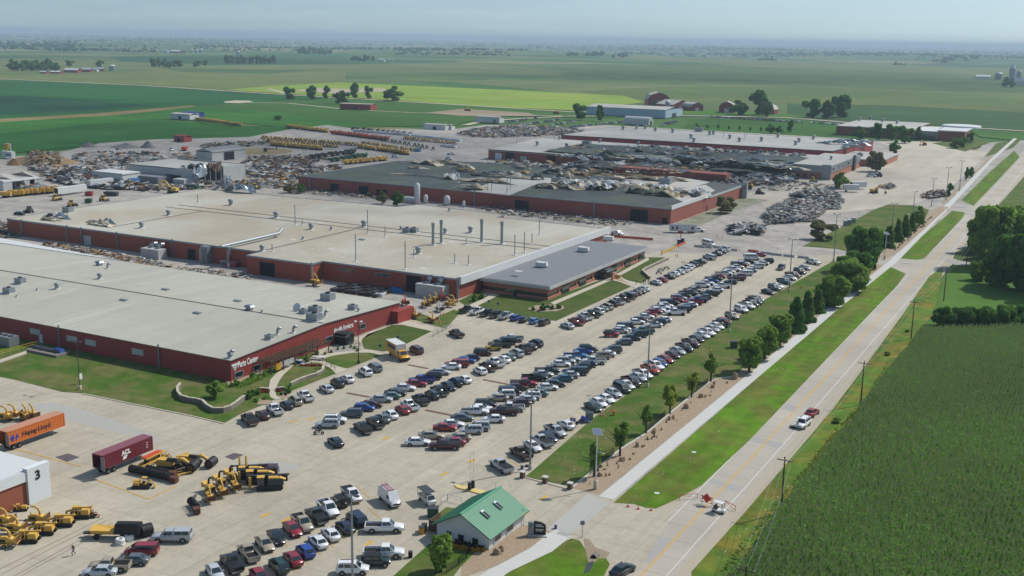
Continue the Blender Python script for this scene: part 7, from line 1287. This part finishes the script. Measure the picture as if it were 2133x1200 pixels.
# people
def person(px,py,hd,shirt,trouser,lab,pose='stand',hair='2a1d14',h=1.75):
    x,y=G(px,py); r=math.radians(hd); st=.28 if pose=='walk' else .1
    J=[(0,0,.95),(0,0,1.2),(0,.02,1.42),(0,.03,1.52),(0,.05,1.62),  # pelvis spine chest neck head
       (-.1,0,.9),(-.12,st,.5),(-.12,st*.6,.08),(-.12,st*.6+.14,.04),(.1,0,.9),(.12,-st*.3,.5),(.12,-st*1.2,.1),(.12,-st*1.2+.14,.05),
       (-.2,0,1.4),(-.26,-st*.6,1.14),(-.26,.02-st*.2,.88),(.2,0,1.4),(.26,st*.5,1.14),(.26,.12+st*.5,.92)]
    if pose=='bend': J=[(a,b_+max(0,(c-.9))*.75,c-max(0,c-.9)*.3) for a,b_,c in J]
    Ed=[(0,1),(1,2),(2,3),(3,4),(0,5),(5,6),(6,7),(7,8),(0,9),(9,10),(10,11),(11,12),(2,13),(13,14),(14,15),(2,16),(16,17),(17,18)]
    Rd=[.14,.13,.15,.055,.1,.09,.065,.05,.045,.09,.065,.05,.045,.065,.05,.035,.065,.05,.035]
    me=bpy.data.meshes.new('body'); me.from_pydata(J,Ed,[]); o=bpy.data.objects.new('person',me); sc.collection.objects.link(o); sk=o.modifiers.new('s','SKIN'); o.modifiers.new('d','SUBSURF').levels=1; o.modifiers['d'].render_levels=1
    sv=me.skin_vertices[0].data
    for i,rr in enumerate(Rd): sv[i].radius=(rr,rr*.8); sv[i].use_root=(i==0)
    dg=bpy.context.evaluated_depsgraph_get(); m2=bpy.data.meshes.new_from_object(o.evaluated_get(dg)); o.modifiers.clear(); o.data=m2
    for m_ in (mat('shirt_'+shirt,shirt,.9),mat('trouser_'+trouser,trouser,.9),M['skin'],mat('hair_'+hair,hair,.9)): m2.materials.append(m_)
    for p in m2.polygons:
        c=p.center; z=c.z; zz=z if pose!='bend' else z*1.1
        p.use_smooth=True; p.material_index=3 if zz>1.66 else 2 if zz>1.47 else (1 if zz<.93 and abs(c.x)<.21 else (2 if abs(c.x)>.23 and zz<1.15 else 0))
    o.location=(x,y,YZ+.02); o.rotation_euler=(0,0,-r); o.scale=(h/1.72,)*3; return tag(o,lab,'person')
person(154,1166,200,'14161c','26364e','man in dark shirt and jeans walking across the bottom lot',pose='walk',h=1.85)
for px,py,s_,t_,l in ((1325,598,'23262c','23262c','person in dark clothes, leftmost of the group by the office path'),(1340,597,'1c2a24','23262c','slim person in dark green, second of the group by the office path'),(1343.5,597,'2a2a2e','1a1c22','person in black, third of the group by the office path'),(1350,596,'9a2420','2a3550','person in red shirt, rightmost of the group by the office path'),(1411,541,'a8c41e','23262c','person in yellow vest on the empty stalls'),(1378,535,'c4571c','23262c','person in orange vest at the end of the yellow barrier'),(1280,500,'a8c41e','23262c','person in yellow vest beside the orange fence'),(1663,900,'2c2724','1d2a40','person in dark clothes leaning into the open tailgate')): person(px,py,rnd.uniform(0,360),s_,t_,l,'bend' if px==1663 else 'stand',h=1.8)
person(1503,1070,280,'c46a1c','23262c','person in orange and yellow vest sitting in the golf cart','stand',h=1.3).location.z+=.35
# tailgate of the white SUV
x,y=G(1668,893); tag(MB().box(x,y-.6,YZ+1.75,1.5,1.1,.07).build('raised_tailgate',M['white']),'raised white tailgate above the person at the road shoulder','tailgate')
x,y=G(1650,898); tag(MB().box(x,y,YZ,1.,1.2,.35,0,.4).build('equipment_case',M['black']),'black case lying on the road behind the white SUV','case')
# road sign & barrier
x,y=G(1471,1061); t=empty('diamond_sign',x,y,YZ,-math.radians(5),'orange diamond warning sign on striped barricade in the road','road sign'); o=part(t,'sign_face',MB().box(0,0,-.62,1.24,.06,1.24),mat('sign_orange','c8321a',.5)); o.location=(0,0,1.35); o.rotation_euler=(0,math.pi/4,0)
for k in range(3): part(t,'striped_board',MB().box(-.1,.12,.45+k*.5,2.6,.05,.18,0).box(-.9,.09,.46+k*.5,.3,.02,.16,1).box(-.1,.09,.46+k*.5,.3,.02,.16,1).box(.8,.09,.46+k*.5,.3,.02,.16,1),[M['signw'],MATS['sign_orange']])
for s in (-1,1): part(t,'leg',MB().box(s*.9,.15,0,.06,.06,1.75).box(s*.9,.15,0,.06,1.2,.05),M['galv'])
for (a,c,l) in (((1415,1049),(1452,1047),'orange pole barrier left of the diamond sign'),((1509,1062),(1531,1073),'orange pole barrier right of the golf cart')):
    p,q_=G(*a),G(*c); t=empty('pole_barrier',p[0],p[1],YZ,0,l,'barrier'); d=(q_[0]-p[0],q_[1]-p[1]); part(t,'rail',MB().tube((0,0,.95),(d[0],d[1],.95),.06,n=6),M['orange']); part(t,'brace',MB().tube((0,0,.95),(d[0]*.9,d[1]*.9,.15),.04,n=6),M['orange'])
    for k in (0,1): part(t,'leg',MB().box(d[0]*k,d[1]*k,0,.08,.08,1.0),M['orange'])
def cone(px,py,lab,grp):
    x,y=G(px,py); t=empty('traffic_cone',x,y,YZ+.02,0,lab,'traffic cone',grp); part(t,'body',MB().lathe(0,0,[(.2,.04),(.11,.42),(.05,.8)],8),M['orange']); part(t,'base',MB().box(0,0,0,.5,.5,.05),M['orange']); part(t,'white_band',MB().lathe(0,0,[(.15,.36),(.1,.52)],8),M['signw'])
for i,(px,py) in enumerate(((1308,1064),(1329,1069),(1356,1072))): cone(px,py,'traffic cone on the driveway edge, %s from left'%ORD[i+1],'cones on the driveway edge')
for i,(px,py) in enumerate(((1421,551),(1426,552),(1457,546),(1407,538),(1494,496),(1505,498),(1540,527),(914,673),(918,662),(924,660),(917,681),(1252,874),(1257,874))): cone(px,py,'traffic cone %s'%['pair left, by the dark cars','pair right, by the dark cars','beside the silver capped car','next to the yellow vested person','left of two by the metal heap','right of two by the metal heap','beside the concrete barriers','left of the chippers, upper','middle of the chippers, upper','right of the chippers, upper','below the chippers','on the lawn, left','on the lawn, right'][i],'scattered traffic cones')
# fences: orange mesh and yellow
def fence(pts,h,m,lab,name,post='galv',step=3.,slats=True,cat='fence'):
    P_=[G(*p) for p in pts]; t=empty(name,P_[0][0],P_[0][1],YZ,0,lab,cat); ox,oy=P_[0]; b=MB(); pb=[]
    for (x0,y0),(x1,y1) in zip(P_,P_[1:]):
        d=math.hypot(x1-x0,y1-y0); a=math.atan2(y1-y0,x1-x0); n=max(1,int(d/step))
        if slats:
            b.box((x0+x1)/2-ox,(y0+y1)/2-oy,h*.15,d,.03,.05,rz=a); b.box((x0+x1)/2-ox,(y0+y1)/2-oy,h*.92,d,.03,.05,rz=a); k=int(d/.14)
            for i in range(k): f=(i+.5)/k; b.box(x0+(x1-x0)*f-ox,y0+(y1-y0)*f-oy,.1,.02,.02,h-.1,rz=a)
        else: b.box((x0+x1)/2-ox,(y0+y1)/2-oy,.1,d,.04,h-.15,rz=a)
        for i in range(n+1): f=i/n; pb.append((x0+(x1-x0)*f-ox,y0+(y1-y0)*f-oy))
    part(t,'fence_panel',b,m)
    for q_ in pb: part(t,'post',MB().box(q_[0],q_[1],0,.08,.08,h+.05),M[post])
fence([(1270,498),(1360,505)],1.1,mat('orange_mesh','c25a3a',.8),'orange mesh barrier fence by the office wing','mesh_fence','orange',slats=False); fence([(1379,534),(1410,519)],1.,mat('yellow_mesh','c0a02a',.8),'yellow barrier mesh by the portable toilets','mesh_fence','orange',slats=False); fence([(1410,519),(1428,511)],1.,MATS['orange_mesh'],'orange barrier mesh joining the yellow one','mesh_fence','orange',slats=False)
for a,c in (((1229,996),(1278,955)),((1345,909),(1384,876)),((1440,832),(1473,806)),((1550,772),(1586,746))): fence([a,c],1.5,M['black'],'black metal fence panel %s'%{1229:'behind the first and second boulders, nearest',1345:'between third and fourth young trees',1440:'between fifth and sixth young trees',1550:'behind the big leafy trees, farthest'}[a[0]],'metal_fence','black')
fence([(983-5,1150),(1000,1155) if 0 else (978,1158),(972,1172),(955,1188),(930,1205)],1.4,M['black'],'curved black metal fence in front of the guardhouse','metal_fence','black')
for px,py in ((1088,1003),(1135,1014),(1187,1027)):
    x,y=G(px,py); t=empty('brick_pillar',x,y,YZ,0,'low brick pillar with pale cap, %s along the driveway kerb'%{1088:'leftmost',1135:'middle',1187:'rightmost'}[px],'pillar','brick pillars along the kerb'); part(t,'shaft',MB().box(0,0,0,.75,.75,1.1),mat('dark_brick','5a4238',.9)); part(t,'cap',MB().box(0,0,1.1,.95,.95,.18),M['walk'])
# boulders
def boulder(px,py,w,h,lab):
    x,y=G(px,py); r=random.Random(int(px)); b=MB(); n=9; vs=[]; rr=wpx(px,py,w)/2; hh=wpx(px,py,h)
    for j in range(5):
        f=j/4; 
        for i in range(n): a=2*math.pi*i/n+f*.5; q_=math.cos(f*1.35)**.6; vs.append((rr*q_*math.cos(a)*r.uniform(.8,1.1),rr*.8*q_*math.sin(a)*r.uniform(.8,1.1),hh*math.sin(f*1.5)*r.uniform(.9,1.05)))
    b.add(vs,[(j*n+i,j*n+(i+1)%n,(j+1)*n+(i+1)%n,(j+1)*n+i) for j in range(4) for i in range(n)]); b.add([vs[4*n+i] for i in range(n)],[list(range(n))]); tag(b.build('boulder',M['stone'],None,(x,y,YZ-.05)),lab,'boulder','boulders along the walk')
for i,(px,py,w,h) in enumerate(((1250,999,13,9),(1293,968,9,10),(1327,938,10,11),(1362,908,9,7),(1394,882,8,9),(1403,880,7,5),(1429,857,13,11),(1460,834,11,9),(1484,814,10,8),(1487,808,6,9),(1530,796,13,15),(1573,765,10,7),(1592,750,9,9),(1628,712,8,6),(1660,682,8,6),(1712,645,7,6))): boulder(px,py,w,h,'tan boulder in the rock bed, %s from the solar lamp'%ORD[i+1])
boulder(1035,1163,18,14,'big double boulder right of the guardhouse'); boulder(1044,1158,12,15,'tall boulder touching the big one by the guardhouse')
for i in range(26):
    px=1865+i*3.5; py=527-i*3.3
    if i<22: boulder(px+rnd.uniform(-3,3),py+rnd.uniform(-2,2),rnd.uniform(3,6),rnd.uniform(3,5),'small boulder in the upper rock bed, %s from the side driveway'%ORD[i+1])
tufts('ornamental_grass','thin dry grasses planted between the boulders',[(1200,1022),(1290,950),(1345,915),(1440,840),(1530,795),(1500,815),(1300,975),(1225,1030)],34,.6,mat('dry_stalk','8a8450',.9),15)
# monument sign
x,y=G(1117,1124); t=empty('monument_sign',x,y,YZ,math.radians(20),'black curved topped monument sign with pale pillar by the walk','sign'); part(t,'base',MB().box(.2,0,0,3.2,1.3,.25),M['walk']); part(t,'pale_pillar',MB().box(-.85,-.25,.25,.9,.5,2.1),M['galv']); b=MB(); b.add([(-.4,-.15,.25),(1.5,-.15,.25),(1.5,-.15,1.9),(.8,-.15,2.3),(-.4,-.15,2.45),(-.4,.2,.25),(1.5,.2,.25),(1.5,.2,1.9),(.8,.2,2.3),(-.4,.2,2.45)],[(0,1,2,3,4),(9,8,7,6,5),(0,5,6,1),(1,6,7,2),(2,7,8,3),(3,8,9,4),(4,9,5,0)]); part(t,'sign_slab',b,M['black'])
text('3',.8,M['black'],t,(-1.1,-.51,1.6),NX,'number'); 
for k,s_ in enumerate(('VISITORS','DELIVERIES')): pass
part(t,'lettering_rows',MB().box(.35,-.17,1.85,1.0,.02,.12).box(.55,-.17,1.6,1.3,.02,.1).box(.55,-.17,1.1,1.3,.02,.1).box(.45,-.17,.85,1.1,.02,.1),M['signw'])
# gate island
sheet('gate_island',[(946,1020),(950,1018),(958,1018.5),(1005,1030),(1020,1036),(1000,1038),(952,1025)],YZ+.16,mat('pale_yellow_paint','cdb878',.8),px=True)
b=MB(); b.prism([G(*p) for p in [(946,1020),(950,1018),(958,1018.5),(1005,1030),(1020,1036),(1000,1038),(952,1025)]],YZ,YZ+.15); tag(b.build('gate_island_kerb',M['yline']),kind='structure')
for i,(px,py) in enumerate(((978,1030),(985,1026))): x,y=G(px,py); t=empty('gate_post',x,y,YZ+.15,0,'black gate machine on the yellow island, %s of two'%('left','right')[i],'gate machine','gate machines'); part(t,'cabinet',MB().box(0,0,0,.5,.5,1.35,0,0,.9,.9),M['black']); part(t,'gate_arm',MB().tube((.1,0,1.3),(.1,.05,7),.045,n=6).tube((.1,0,3),(.1,.05,3.5),.05,n=6,mi=1).tube((.1,0,5),(.1,.05,5.5),.05,n=6,mi=1),[M['signw'],M['orange']])
x,y=G(930,1050); fence([(921,1061),(932,1052),(958,1060)],1.2,M['white'],'white metal railing beside the guardhouse ramp','railing','white',slats=False) if 0 else None
def railing(pts,m,lab,h=1.1,z=0):
    P_=[G(*p) for p in pts]; ox,oy=P_[0]; t=empty('railing',ox,oy,YZ+z,0,lab,'railing')
    for hh in (h,h*.55): part(t,'rail',MB().path([(p[0]-ox,p[1]-oy,hh) for p in P_],.045,6),m)
    for (x0,y0),(x1,y1) in zip(P_,P_[1:]):
        n=max(1,int(math.hypot(x1-x0,y1-y0)/2))
        for i in range(n+1): part(t,'post',MB().box(x0+(x1-x0)*i/n-ox,y0+(y1-y0)*i/n-oy,0,.08,.08,h),m)
railing([(920,1062),(932,1050),(962,1058)],M['white'],'white railing beside the guardhouse ramp'); railing([(-10,754),(55,735),(80,729)],mat('rail_yellow','b8a02c',.6),'yellow handrail on the ramp at the left edge',1.2,.3); railing([(902,707),(912,701),(921,696),(938,688)],M['galv'],'grey railing behind the dark maroon pickup'); railing([(625,770),(672,762),(690,772),(698,778)],M['dtrim'],'dark railing on the curved garden path'); railing([(741,722),(758,733)],M['dtrim'],'dark railing beside the entrance porch steps')
tag(MB().prism([G(*p) for p in [(-20,765),(-20,770),(56,744),(56,739)]],YZ,YZ+.35).build('ramp',M['path']),kind='structure')
x,y=G(100,741); t=empty('pallet_dock',x,y,YZ,0,'low concrete dock stacked with dark pallets and a blue tarp','dock'); part(t,'slab',MB().box(0,0,0,11,4,.6),M['block'])
for i in range(4): part(t,'pallet_stack',MB().box(-4+i*2.4,.3,.6,2,1.6,.5),M['dtrim'])
part(t,'blue_tarp',MB().box(3.2,.6,.6,2.8,1.6,.8,0,0,.8,.8),M['blue'])
x,y=G(14,724); t=empty('air_conditioner',x,y,YZ,0,'pale blue grey air conditioning unit beside the left wall','air conditioner'); part(t,'cabinet',MB().box(0,0,.1,6,3,2.4),M['galv']); 
for i in range(3): part(t,'fan',MB().lathe(-1.9+i*1.9,0,[(.7,2.5),(.7,2.6)],12),M['dark'])
# skips, bins, coolers, furniture
def bin_(px,py,w,d,h,m,lab,name='dumpster',rz=0.5):
    x,y=G(px,py); t=empty(name,x,y,YZ,rz,lab,'bin'); part(t,'body',MB().box(0,0,0,w,d,h,0,0,1.08,1.08),M[m]); part(t,'lid',MB().box(0,0,h,w*1.12,d*1.12,.1),M['dtrim'])
bin_(902,1084,1.7,1.4,1.5,'green','dark green dumpster behind the guardhouse'); bin_(878,1120,.8,.8,1.1,'yellow','yellow bin beside the guardhouse screen','bin'); bin_(884,1114,.8,.8,1.1,'green','green lidded bin behind the yellow bin','bin'); bin_(855,1170,.6,.6,.9,'black','black bin at the lawn corner with small post','bin'); bin_(1227,880,1.5,1.3,1.4,'galv','pale blue container at the end of the grass edge row','storage_bin'); bin_(1528,730,1.6,1.4,1.7,'green','dark green electrical cabinet under the trees','utility_cabinet'); bin_(1087,985,.5,.5,.6,'blue','blue cooler with white lid at the lamp foot','cooler'); bin_(1157,1110,.4,.4,.5,'blue','blue bucket beside the monument sign','bucket')
for i,(px,py) in enumerate(((1190,888),(1196,889),(1201,896))): x,y=G(px,py); t=empty('folding_chair',x,y,YZ,.5,'dark folding chair on the lot edge, %s from left'%ORD[i+1],'chair','folding chairs by the lot edge'); part(t,'seat',MB().box(0,0,.45,.5,.5,.05),M['blue'] if i<2 else M['black']); part(t,'backrest',MB().box(0,.25,.5,.5,.05,.6),M['blue'] if i<2 else M['black']); part(t,'leg',MB().box(-.22,-.2,0,.04,.04,.45),M['galv']); part(t,'leg',MB().box(.22,.2,0,.04,.04,.45),M['galv'])
x,y=G(1217,886); t=empty('tarp_heap',x,y,YZ,.4,'blue tarpaulin heap beside the pale blue container','tarp'); o=crumple('tarp',(0,0),0,3,2,.7,M['blue'],t,77); 
x,y=G(1084+2,980+1); tag(MB().box(x+.8,y+.9,YZ,.9,.6,.3,0,.5).build('black_bag',M['black']),'black bag beside the cooler at the lamp foot','bag')
# hydrants, box
for px,py,l in ((1246,910,'yellow hydrant post behind the solar lamp'),(1480,742,'yellow hydrant behind the sixth young tree'),(1670,605,'yellow hydrant on the upper lawn')): x,y=G(px,py); t=empty('hydrant',x,y,YZ,0,l,'hydrant'); part(t,'barrel',MB().lathe(0,0,[(.22,0),(.2,.7),(.26,.75),(.2,.95),(.05,1.05)],10),mat('hydrant_yellow','c8b020',.5)); part(t,'nozzle',MB().tube((-.3,0,.6),(.3,0,.6),.08,n=8),MATS['hydrant_yellow'])
x,y=G(1278,872); tag(MB().box(x,y,YZ,.6,.4,.9,0,.3).box(x,y,YZ+.9,.66,.46,.08,1,.3).build('orange_box',[M['yellow'],M['orange']]),'small orange box post at the lawn edge','box')
# concrete barriers
for i,(px,py) in enumerate(((1457,519),(1472,520),(1497,521),(1525,526),(1569,529),(1595,533),(1617,536),(1643,539),(1673,542))): x,y=G(px,py); t=empty('concrete_barrier',x,y,YZ,math.radians(-4),'concrete barrier block at the lot end, %s from left'%ORD[i+1],'barrier','concrete barriers'); b=MB(); b.box(0,0,0,4.2,.6,.3); b.box(0,0,.3,4.2,.45,.55,0,0,1,.5); part(t,'block',b,M['offwhite'] if i!=4 else M['orange']); part(t,'foot',MB().box(0,0,0,4.3,.7,.08),M['path'])
# portable toilets
for i,(px,py) in enumerate(((1414,514),(1421,511))): x,y=G(px,py); t=empty('portable_toilet',x,y,YZ,.5,'purple portable toilet with white roof, %s of two'%('left','right')[i],'portable toilet','purple portable toilets'); part(t,'cabin',MB().box(0,0,0,1.3,1.3,2.1),mat('purple','2c1f5a',.5)); part(t,'roof',MB().box(0,0,2.1,1.35,1.35,.2,0,0,.9,.9),M['white']); part(t,'door',MB().box(0,-.67,.1,.8,.04,1.9),M['dtrim'])
x,y=G(1418,503); tag(MB().box(x,y,YZ,.3,.3,2.8).box(x,y,YZ+2.4,1.,.2,1.2,0,.3).build('red_sign_post',M['red']),'red sign post behind the portable toilets','sign')
for i,(px,py) in enumerate(((1760,474),(1768,472),(1777,468))): x,y=G(px,py); t=empty('portable_toilet',x,y,YZ,.5,'grey portable toilet on the corner lawn, %s from left'%ORD[i+1],'portable toilet','grey portable toilets'); part(t,'cabin',MB().box(0,0,0,1.5,1.5,2.2),M['galv']); part(t,'roof',MB().box(0,0,2.2,1.55,1.55,.2,0,0,.9,.9),M['white'])
# motorcycles
def moto(px,py,hd,lab):
    x,y=G(px,py); t=empty('motorcycle',x,y,YZ,-math.radians(hd),lab,'motorcycle','parked motorcycles')
    for yy in (-.75,.75): part(t,'wheel',MB().tube((-.07,yy,.33),(.07,yy,.33),.33,n=12).tube((-.075,yy,.33),(.075,yy,.33),.15,n=8,mi=1),[M['tyre'],M['chrome']])
    part(t,'engine',MB().box(0,0,.3,.35,.6,.4),M['chrome']); part(t,'fuel_tank',MB().box(0,.2,.75,.32,.6,.25,0,0,.7,.7),M['black']); part(t,'seat',MB().box(0,-.4,.72,.3,.7,.12),M['black']); part(t,'handlebar',MB().tube((-.4,.5,1.1),(.4,.5,1.1),.03,n=6).tube((0,.75,.33),(0,.5,1.1),.05,n=6),M['chrome'])
moto(664,912,59,'black motorcycle in front of the silver SUV'); moto(1372,575,80,'dark motorcycle by the office garden, left of the front pair'); moto(1376,569,80,'dark motorcycle by the office garden, right of the front pair'); moto(1388,565,80,'dark motorcycle by the office garden, farthest')
# garden walls, picnic table, bike rack
def wall(pts,h,lab,name='retaining_wall'):
    P_=[G(*p) for p in pts]; t=empty(name,P_[0][0],P_[0][1],YZ,0,lab,'wall'); b=MB(); c=MB(); ox,oy=P_[0]
    for (x0,y0),(x1,y1) in zip(P_,P_[1:]): d=math.hypot(x1-x0,y1-y0); a=math.atan2(y1-y0,x1-x0); b.box((x0+x1)/2-ox,(y0+y1)/2-oy,0,d+.12,.45,h,rz=a); c.box((x0+x1)/2-ox,(y0+y1)/2-oy,h,d+.14,.55,.12,rz=a)
    part(t,'blocks',b,M['block']); part(t,'coping',c,M['path'])
wall([(376,814),(370,822),(371,832),(378,840),(395,845),(410,847),(422,850),(432,860),(445,867),(465,867),(480,862),(492,854),(503,845),(510,840)],1.1,'curved block retaining wall on the front lawn'); wall([(606,811),(622,803),(640,796),(660,790),(672,783),(675,773)],.8,'curved low block wall of the small garden lawn'); wall([(543,819),(560,820)],.5,'low garden wall left of the steps'); wall([(575,819),(592,817)],.5,'low garden wall right of the steps')
wall([(1353,586),(1338,572),(1345,567),(1392,545)],.9,'concrete retaining wall around the office garden corner')
x,y=G(664,755); t=empty('picnic_table',x,y,YZ,.3,'white picnic table on the grass below the pergola','table'); part(t,'tabletop',MB().box(0,0,.72,3,1,.08),M['white']); part(t,'bench',MB().box(0,-.9,.42,3,.35,.06),M['white']); part(t,'bench',MB().box(0,.9,.42,3,.35,.06),M['white']); part(t,'leg',MB().box(-1,0,0,.1,1.4,.72),M['galv']); part(t,'leg',MB().box(1,0,0,.1,1.4,.72),M['galv'])
x,y=G(622,763); tag(MB().box(x,y,YZ,1.5,1,.8,0,.3).box(x,y,YZ+.8,1.6,1.1,.12,1,.3).build('blue_bin',[M['blue'],M['white']]),'blue box with white lid beside the garden path','bin')
x,y=G(591,830); t=empty('bike_rack',x,y,YZ,.4,'small bike rack beside the dark ball bush','bike rack'); part(t,'hoop',MB().path([(-.6,0,0),(-.6,0,.9),(.6,0,.9),(.6,0,0)],.05,6),M['galv']); part(t,'bicycle',MB().tube((-.5,-.3,.35),(-.5,-.26,.35),.33,n=12).tube((.5,-.3,.35),(.5,-.26,.35),.33,n=12),M['tyre'])
for px,py,c,l in ((695,748+0,'blue','x'),): pass
for i,(px,py) in enumerate(((792,741),(829,722),(1018,645),(1037,650))): x,y=G(px,py); t=empty('accessible_sign',x,y,YZ,.3,'small blue accessible parking sign, %s from left'%ORD[i+1],'sign','blue parking signs'); part(t,'post',MB().box(0,0,0,.07,.07,2.0),M['galv']); part(t,'sign_face',MB().box(0,-.06,1.6,.6,.04,.6),M['blue'])
x,y=G(1212,1128); t=empty('stop_sign',x,y,YZ,.6,'sign on a post beside the driveway at the ditch','sign'); part(t,'post',MB().box(0,0,0,.09,.09,2.6),M['galv']); part(t,'sign_face',MB().tube((0,-.1,2.5),(0,-.04,2.5),.42,n=8),M['galv'])
x,y=G(1236,1172); t=empty('culvert',x,y,YZ-.1,.4,'dark concrete culvert pipe in the ditch','culvert'); part(t,'pipe',MB().tube((0,0,.2),(.5,1.2,.2),.5,n=14),M['block']); part(t,'pipe_mouth',MB().tube((-.02,-.06,.2),(0,0,.2),.42,n=14),M['dark'])
x,y=G(1141,645+2); tag(MB().box(x,y,YZ,1.6,.3,1.0,0,.3,.6,.6).build('garden_sign',mat('teal_green','1f8a5c',.5)),'green emblem shaped sign in the oval garden bed','sign')
# litter
r=random.Random(9); b=MB()
for _ in range(80):
    a=r.random(); px,py=(r.uniform(1100,1300),r.uniform(900,1000)) if a<.3 else ((lambda k:(1330+k*500+r.uniform(-20,20),1050-k*440+r.uniform(-20,20)))(r.random()) if a<.7 else (lambda k:(1480+k*400,1190-k*420))(r.random()))
    x,y=G(px,py); b.box(x,y,YZ+.05,r.uniform(.06,.2),r.uniform(.06,.2),.04,0,r.uniform(0,3))
tag(b.build('litter',M['signw']),'bits of white litter scattered over the grass',None,None,'stuff')
for px,py,w,l in ((1368,1036,.8,'large white litter sheet on the verge near the cones'),(1445,950,.8,'white litter sheet on the verge in the middle')): x,y=G(px,py); tag(MB().box(x,y,YZ+.06,w,w*.7,.05,0,.4).build('litter_sheet',M['signw']),l,'litter')
for px,py,sx_,l in ((1890,543+10,4,'white drain cover on the side driveway verge'),(1895-3,450,1.2,'pale block on the upper verge')): x,y=G(px,py); tag(MB().box(x,y,YZ+.05,sx_,1.,.12).build('drain_cover',M['walk']),l,'drain cover')
# wind turbines on the horizon
tb=MB(); tb.tube((0,0,0),(0,0,80),2.2,1.3,8); TB=tb.mesh('tower',M['white']); 
bl=MB()
for k in range(3): a=k*2.094+.4; bl.tube((0,-2,80),(38*math.sin(a),-2,80+38*math.cos(a)),1.5,.4,4)
BL=bl.mesh('rotor',M['white'])
for i,px in enumerate((395,640,732,862,896,949,995,1042,1055,1074,1083,1092,1110,1143,1185,1199,1225,1241,1255,1284,1346,1369,1394,1432,1435,1472,1518,1577,1587,1595,1616,1638,1712,1728,1795,1875,1885,1953,1988,2010,2088,2110)):
    py=63.5+px*.0158+2.2; d=11500+(i*977)%3500; x0,y0=G(px,py); s=d/math.hypot(x0,y0); x,y=x0*s,y0*s; t=empty('wind_turbine',x,y,hill(x,y),rnd.uniform(-.6,.2),'faint pale wind turbine on the hazy horizon, %s from left'%ORD[i+1],'wind turbine','wind turbines on the horizon'); link('tower',TB,t); o=link('rotor',BL,t)
# ------------------------------------------------------------------ haze
hz=MB(); hz.box(-9000,18000,-25,100000,90000,150); hm=bpy.data.materials.new('haze'); hm.use_nodes=True; t=hm.node_tree; t.nodes.remove(t.nodes['Principled BSDF'])
pv=t.nodes.new('ShaderNodeVolumePrincipled'); pv.inputs['Color'].default_value=(.62,.80,.93,1); pv.inputs['Density'].default_value=1.05e-4; pv.inputs['Anisotropy'].default_value=.1
t.links.new(pv.outputs[0],t.nodes['Material Output'].inputs['Volume'])
ho=tag(hz.build('haze',hm),'pale blue summer haze over the farmland','haze',kind='stuff'); 

# ------------------------------------------------------------------ fair weather clouds overhead (above the frame), shading parts of the land
cm_=bpy.data.materials.new('cloud'); cm_.use_nodes=True; t=cm_.node_tree; b=t.nodes['Principled BSDF']; b.inputs['Base Color'].default_value=(.9,.9,.9,1); b.inputs['Roughness'].default_value=1; b.inputs['Specular IOR Level'].default_value=0
tr=t.nodes.new('ShaderNodeBsdfTransparent'); ms=t.nodes.new('ShaderNodeMixShader'); ns=t.nodes.new('ShaderNodeTexNoise'); ns.inputs['Scale'].default_value=.012; ns.inputs['Detail'].default_value=5; ge=t.nodes.new('ShaderNodeNewGeometry'); t.links.new(ge.outputs['Position'],ns.inputs['Vector'])
mr=t.nodes.new('ShaderNodeMapRange'); mr.inputs[1].default_value=.35; mr.inputs[2].default_value=.62; mr.inputs[3].default_value=0; mr.inputs[4].default_value=.115; t.links.new(ns.outputs['Fac'],mr.inputs[0]); t.links.new(mr.outputs[0],ms.inputs[0]); t.links.new(tr.outputs[0],ms.inputs[1]); t.links.new(b.outputs[0],ms.inputs[2]); t.links.new(ms.outputs[0],t.nodes['Material Output'].inputs[0])
sc.cycles.transparent_max_bounces=16
def cloud(cx,cy,rx,ry,seed,z=900):
    r=random.Random(seed); ox,oy=sd.x/sd.z*z,sd.y/sd.z*z; b=MB()
    for k,f in enumerate((1.,.78,.58)):
        n=28; vs=[]; pr=[(0.02,-40),(.6,-34),(.93,-10),(1,6),(.85,40),(.5,75),(.05,90)]
        for q_,zz in pr: vs+=[(cx+ox+rx*f*q_*math.cos(2*math.pi*i/n)*(1+.22*math.sin(3*i*.9+seed)+.1*math.sin(i*1.7)),cy+oy+ry*f*q_*math.sin(2*math.pi*i/n)*(1+.2*math.cos(i*.8+seed)),z+zz*f) for i in range(n)]
        m_=len(pr); b.add(vs,[(j*n+i,j*n+(i+1)%n,(j+1)*n+(i+1)%n,(j+1)*n+i) for j in range(m_-1) for i in range(n)],0,True)
    return tag(b.build('cloud',cm_),'thin fair weather cloud high above the land',None,None,'stuff')
cloud(-345,660,240,255,1); cloud(-600,640,220,230,7); x,y=G(1700,165); cloud(x,y,900,420,2); x,y=G(1250,160); cloud(x,y,380,260,5); x,y=G(400,124); cloud(x,y,600,500,3); x,y=G(60,215); cloud(x,y,260,160,4)
